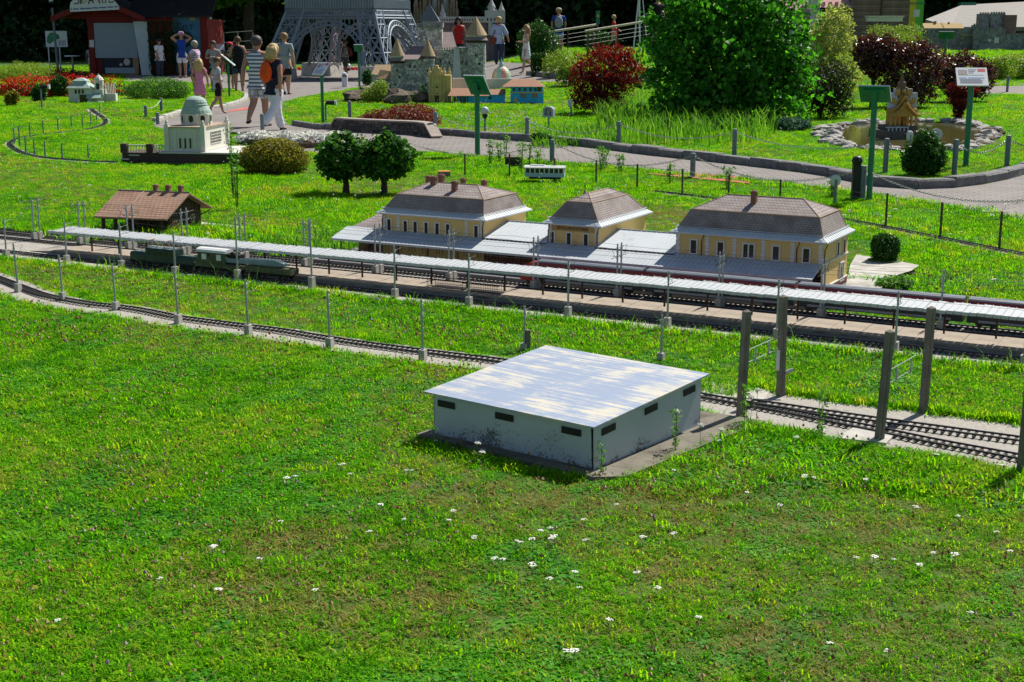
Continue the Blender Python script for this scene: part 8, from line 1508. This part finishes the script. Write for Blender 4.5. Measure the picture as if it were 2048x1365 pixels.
verge(px_line((840, 308), (1000, 320), (1200, 336), (1350, 351), (1500, 364), (1700, 388), (1880, 415), (2060, 447)), 900, .12, 1.0, 2.0); verge(px_line((180, 470), (300, 470), (430, 468), (560, 478)), 500, .2, 1.2, 2.6)
q = np.concatenate([a for a, _ in vp]); s = np.concatenate([b for _, b in vp]); n = len(q); scatter('verge_grass', np.stack([q[:, 0], q[:, 1], terr(q[:, 0], q[:, 1])], 1), NR.uniform(0, 6.28, n), s, NR.choice([0, 1, 1, 5], n).astype(np.int32))
# meadow of very tall blades in front of the big bush and in the weedy strip
def blades(name, poly, n, h, w_, mat, seed):
    R = np.random.default_rng(seed); A = np.array(poly); x = R.uniform(A[:, 0].min(), A[:, 0].max(), n); y = R.uniform(A[:, 1].min(), A[:, 1].max(), n); k = pip(x, y, poly); x, y = x[k], y[k]; n = len(x); d = R.uniform(0, 6.283, n); hh = h * R.uniform(.45, 1.15, n); L = hh * R.uniform(.15, 1.1, n); ww = w_ * R.uniform(.7, 1.3, n); z = terr(x, y); c, s = np.cos(d), np.sin(d)
    v = np.empty((n, 6, 3))
    for j, (t, kz, kw) in enumerate(((0, 0, 1), (.3, .62, .8), (1, .92, .12))):
        for m_, sg in ((0, -1), (1, 1)): v[:, j * 2 + m_] = np.stack([x + c * L * t - s * ww * kw * sg, y + s * L * t + c * ww * kw * sg, z + hh * kz], 1)
    f = np.array([[0, 1, 3, 2], [2, 3, 5, 4]])[None] + (np.arange(n) * 6)[:, None, None]; me = bpy.data.meshes.new(name); me.from_pydata(v.reshape(-1, 3).tolist(), [], f.reshape(-1, 4).tolist()); a = me.attributes.new('rnd', 'FLOAT', 'POINT'); a.data.foreach_set('value', np.repeat(R.random(n), 6)); me.materials.append(mat); tag(link(name, me), kind='stuff')
l_tall = Mleaf('tall_grass_blade', [(0, (.05, .16, .015)), (.5, (.10, .28, .02)), (1, (.22, .38, .05))], .45, .8, spec=.1)
blades('tall_grass', g2((1190, 262), (1200, 215), (1300, 200), (1440, 235), (1560, 262), (1520, 290), (1380, 295), (1260, 290)), 3800, .5, .010, l_tall, 1); blades('tall_grass', g2((1060, 300), (1090, 262), (1230, 262), (1240, 292), (1160, 296)), 1800, .22, .010, l_tall, 2)
blades('tall_grass', [ST(u, v)[:2] for u, v in ((-4.6, -.10), (-2.3, -.10), (-2.3, .02), (-4.6, .02))], 260, .17, .0035, l_tall, 3); blades('tall_grass', [ST(u, v)[:2] for u, v in ((-.2, -.10), (3.9, -.10), (3.9, .05), (-.2, .05))], 420, .16, .0032, l_tall, 4); blades('tall_grass', g2((1400, 790), (1410, 768), (1480, 775), (1470, 795)), 120, .07, .004, l_tall, 5); blades('tall_grass', [ST(u, v)[:2] for u, v in ((-3.6, 1.4), (-2.6, 1.45), (-2.4, 2.6), (-3.5, 2.4))], 1200, .17, .006, l_tall, 6)
# clover heads and small wild flowers too many to count
l_head = Mleaf('clover_head', [(0, (.17, .085, .03)), (.45, (.33, .20, .07)), (.85, (.48, .36, .18)), (.95, (.5, .38, .32)), (1, (.22, .12, .26))], .1, .9)
def heads(name, n, ymin, ymax, r, mat, seed, zr=(.035, .07), clump=True, zone=None):
    R = np.random.default_rng(seed); m = n * 6; x = R.uniform(-.45 * ymax, .45 * ymax, m); y = R.uniform(ymin, ymax, m); k = (np.abs(x) < .43 * y + .3) & mask(x, y)
    if clump: k &= vnoise(x, y, 2.6, seed) > R.uniform(-.5, .45, m)
    if zone is not None: k &= pip(x, y, zone)
    x, y = x[k][:n], y[k][:n]; n = len(x); z = terr(x, y) + R.uniform(*zr, n); rr = r * R.uniform(.6, 1.3, n); O = np.array([[1, 0, 0], [0, 1, 0], [-1, 0, 0], [0, -1, 0], [0, 0, 1.1], [0, 0, -.8]]); th = R.uniform(0, 1.5, n)
    v = O[None] * rr[:, None, None]; c, s = np.cos(th)[:, None], np.sin(th)[:, None]; v = np.stack([v[..., 0] * c - v[..., 1] * s, v[..., 0] * s + v[..., 1] * c, v[..., 2]], -1) + np.stack([x, y, z], 1)[:, None]
    F = np.array([[0, 1, 4], [1, 2, 4], [2, 3, 4], [3, 0, 4], [1, 0, 5], [2, 1, 5], [3, 2, 5], [0, 3, 5]])[None] + (np.arange(n) * 6)[:, None, None]; me = bpy.data.meshes.new(name); me.from_pydata(v.reshape(-1, 3).tolist(), [], F.reshape(-1, 3).tolist()); a = me.attributes.new('rnd', 'FLOAT', 'POINT'); a.data.foreach_set('value', np.repeat(R.random(n), 6)); me.materials.append(mat); tag(link(name, me), kind='stuff')
heads('clover_heads', 3000, 4.0, 9.5, .0080, l_head, 1); heads('clover_heads', 1100, 9.0, 12.0, .010, l_head, 2); heads('small_white_flowers', 900, 12, 40, .014, l_white, 3, (.05, .12)); heads('small_white_flowers', 500, 24, 34, .022, l_white, 4, (.05, .12), False, g2((890, 268), (930, 215), (1090, 212), (1070, 285))); heads('small_white_flowers', 420, 14, 22, .011, l_white, 5, (.07, .16), False, g2((1060, 400), (1080, 365), (1320, 385), (1330, 430), (1220, 420)))
# yarrow: countable white flower heads
m_petal = M('yarrow_white', (.74, .72, .66), .8, .08, 60, bmp=0)
def yarrow(seed):
    R = random.Random(seed); o = thing('yarrow', 'x', 'flower'); mb = MB(M_stem); mb.tube([(0, 0, 0), (.004, 0, .05), (0, .003, .098)], .0016, 4)
    for k in range(5): a = R.uniform(0, 6.28); mb.tube([(0, .002, .085), (math.cos(a) * .012, math.sin(a) * .012, .1)], .0009, 3)
    for k in range(6): a = R.uniform(0, 6.28); z = R.uniform(.01, .06); d = Vector((math.cos(a), math.sin(a), .5)); mb.add([tuple(Vector((0, 0, z))), tuple(Vector((0, 0, z)) + d * .02 + Vector((-d.y, d.x, 0)) * .003), tuple(Vector((0, 0, z)) + d * .034), tuple(Vector((0, 0, z)) + d * .02 - Vector((-d.y, d.x, 0)) * .003)], [(0, 1, 2, 3)])
    mb.build('stem', None, o); mb = MB(m_petal)
    for k in range(22): a = R.uniform(0, 6.28); r = .021 * math.sqrt(R.random()); mb.ell((r * math.cos(a), r * math.sin(a), .101 - r * r * 14 + R.uniform(-.001, .002)), (.0048, .0048, .0022), 6, 3)
    mb.build('flower_head', None, o); return tree_of(o)
yv = [yarrow(1), yarrow(2), yarrow(3)]; used = [0, 0, 0]
YP = [(575, 955), (590, 953), (815, 940), (825, 941), (700, 948), (685, 928), (955, 881), (963, 899), (905, 1022), (897, 1042), (810, 1039), (738, 1065), (430, 1094), (424, 1096), (562, 1044), (435, 1183), (633, 1184), (950, 1075), (1030, 1084), (1042, 1087), (1066, 1079), (1101, 1080), (1108, 1073), (1100, 1058), (1080, 1063), (1170, 1040), (1173, 1083), (992, 1119), (1005, 1122), (1064, 1130), (1147, 1147), (1101, 1160), (1157, 1180), (1275, 1147), (1312, 1178), (1350, 1068), (1342, 1070), (1285, 1076), (1130, 1308), (1148, 1306), (1215, 1243), (1610, 951), (1625, 954), (1915, 1033), (1708, 1118), (1745, 1115), (1840, 1132), (1785, 1122), (1868, 1108), (1910, 1110), (1937, 1230), (1657, 1293), (1775, 1307), (1992, 1066), (2020, 1105), (1730, 957), (1590, 872), (1345, 940), (1440, 880), (870, 880), (1870, 908), (2005, 930), (1560, 1010), (1490, 985), (760, 1010), (320, 1160), (118, 1245), (1235, 1010), (1830, 1015), (1395, 1240), (520, 1120)]
YP += [(1672, 425), (1690, 432), (1700, 422), (1752, 428), (1765, 445), (1762, 433), (1778, 434), (1790, 420), (1900, 470), (1920, 466), (1860, 625), (1890, 602), (1925, 598), (1950, 612), (1988, 560), (1820, 610), (2035, 398), (2010, 410), (1985, 432), (1995, 420), (1968, 424), (125, 370), (40, 395), (130, 378), (110, 402), (180, 372)]
for px, py, pt in ((1350, 905, 818), (1398, 925, 846), (1440, 910, 856), (955, 928, 884), (964, 946, 902), (1500, 856, 790), (1512, 850, 776)):
    p = G(px, py); o = dup(yv[0], p); o.location = p; o.scale = (.75, .75, (py - pt) / SC(p) / .1); o['label'] = 'tall stalked white yarrow flower head growing close around the metal box'; o['group'] = 'tall yarrow around the metal box'
for i, (px, py) in enumerate(YP):
    far_ = py < 640; p = G(px, py + (18 if not far_ else 10)); v_ = i % 3; rows = yv[v_]; o = rows[0][0] if not used[v_] else dup(rows, p); used[v_] += 1; o.location = p; o.rotation_euler = (rnd.uniform(-.15, .15), rnd.uniform(-.15, .15), rnd.uniform(0, 6)); s = rnd.uniform(.52, .82) * (1.5 if far_ else 1); hz = 18 / SC(p) / .1 if not far_ else 12 / SC(p) / .1
    o.scale = (s, s, max(.45, hz)); o['label'] = 'small flat white yarrow flower head standing in the grass'; o['group'] = 'white yarrow flowers in the lawn'
weed(1350, 905, 815, 'pale yarrow weed with white head in front of the metal box right face', 60, .03, 95, 3); weed(1204, 955, 885, 'small leafy weed at the front corner of the metal box', 40, .028, 96, 3); weed(1640, 880, 770, 'tall thistly weed beside the switch of the near track', 90, .03, 97, 6); weed(1490, 850, 770, 'pale weed with white buds at the foot of the post by the box', 60, .03, 98, 5); weed(868, 900, 848, 'little dry weed at the left corner of the metal box', 30, .024, 99, 3)
# last: every mesh object that still shares a default name is fine; report
print('objects', len(bpy.data.objects))
bpy.context.view_layer.update(); dg_ = bpy.context.evaluated_depsgraph_get()
for o in [q for q in bpy.data.objects if q.type == 'FONT']:        # lettering becomes plain mesh
    me = bpy.data.meshes.new_from_object(o.evaluated_get(dg_)); n_ = link('lettering_mesh', me, o.parent); n_.matrix_local = o.matrix_local.copy(); bpy.data.objects.remove(o); n_.name = 'lettering'
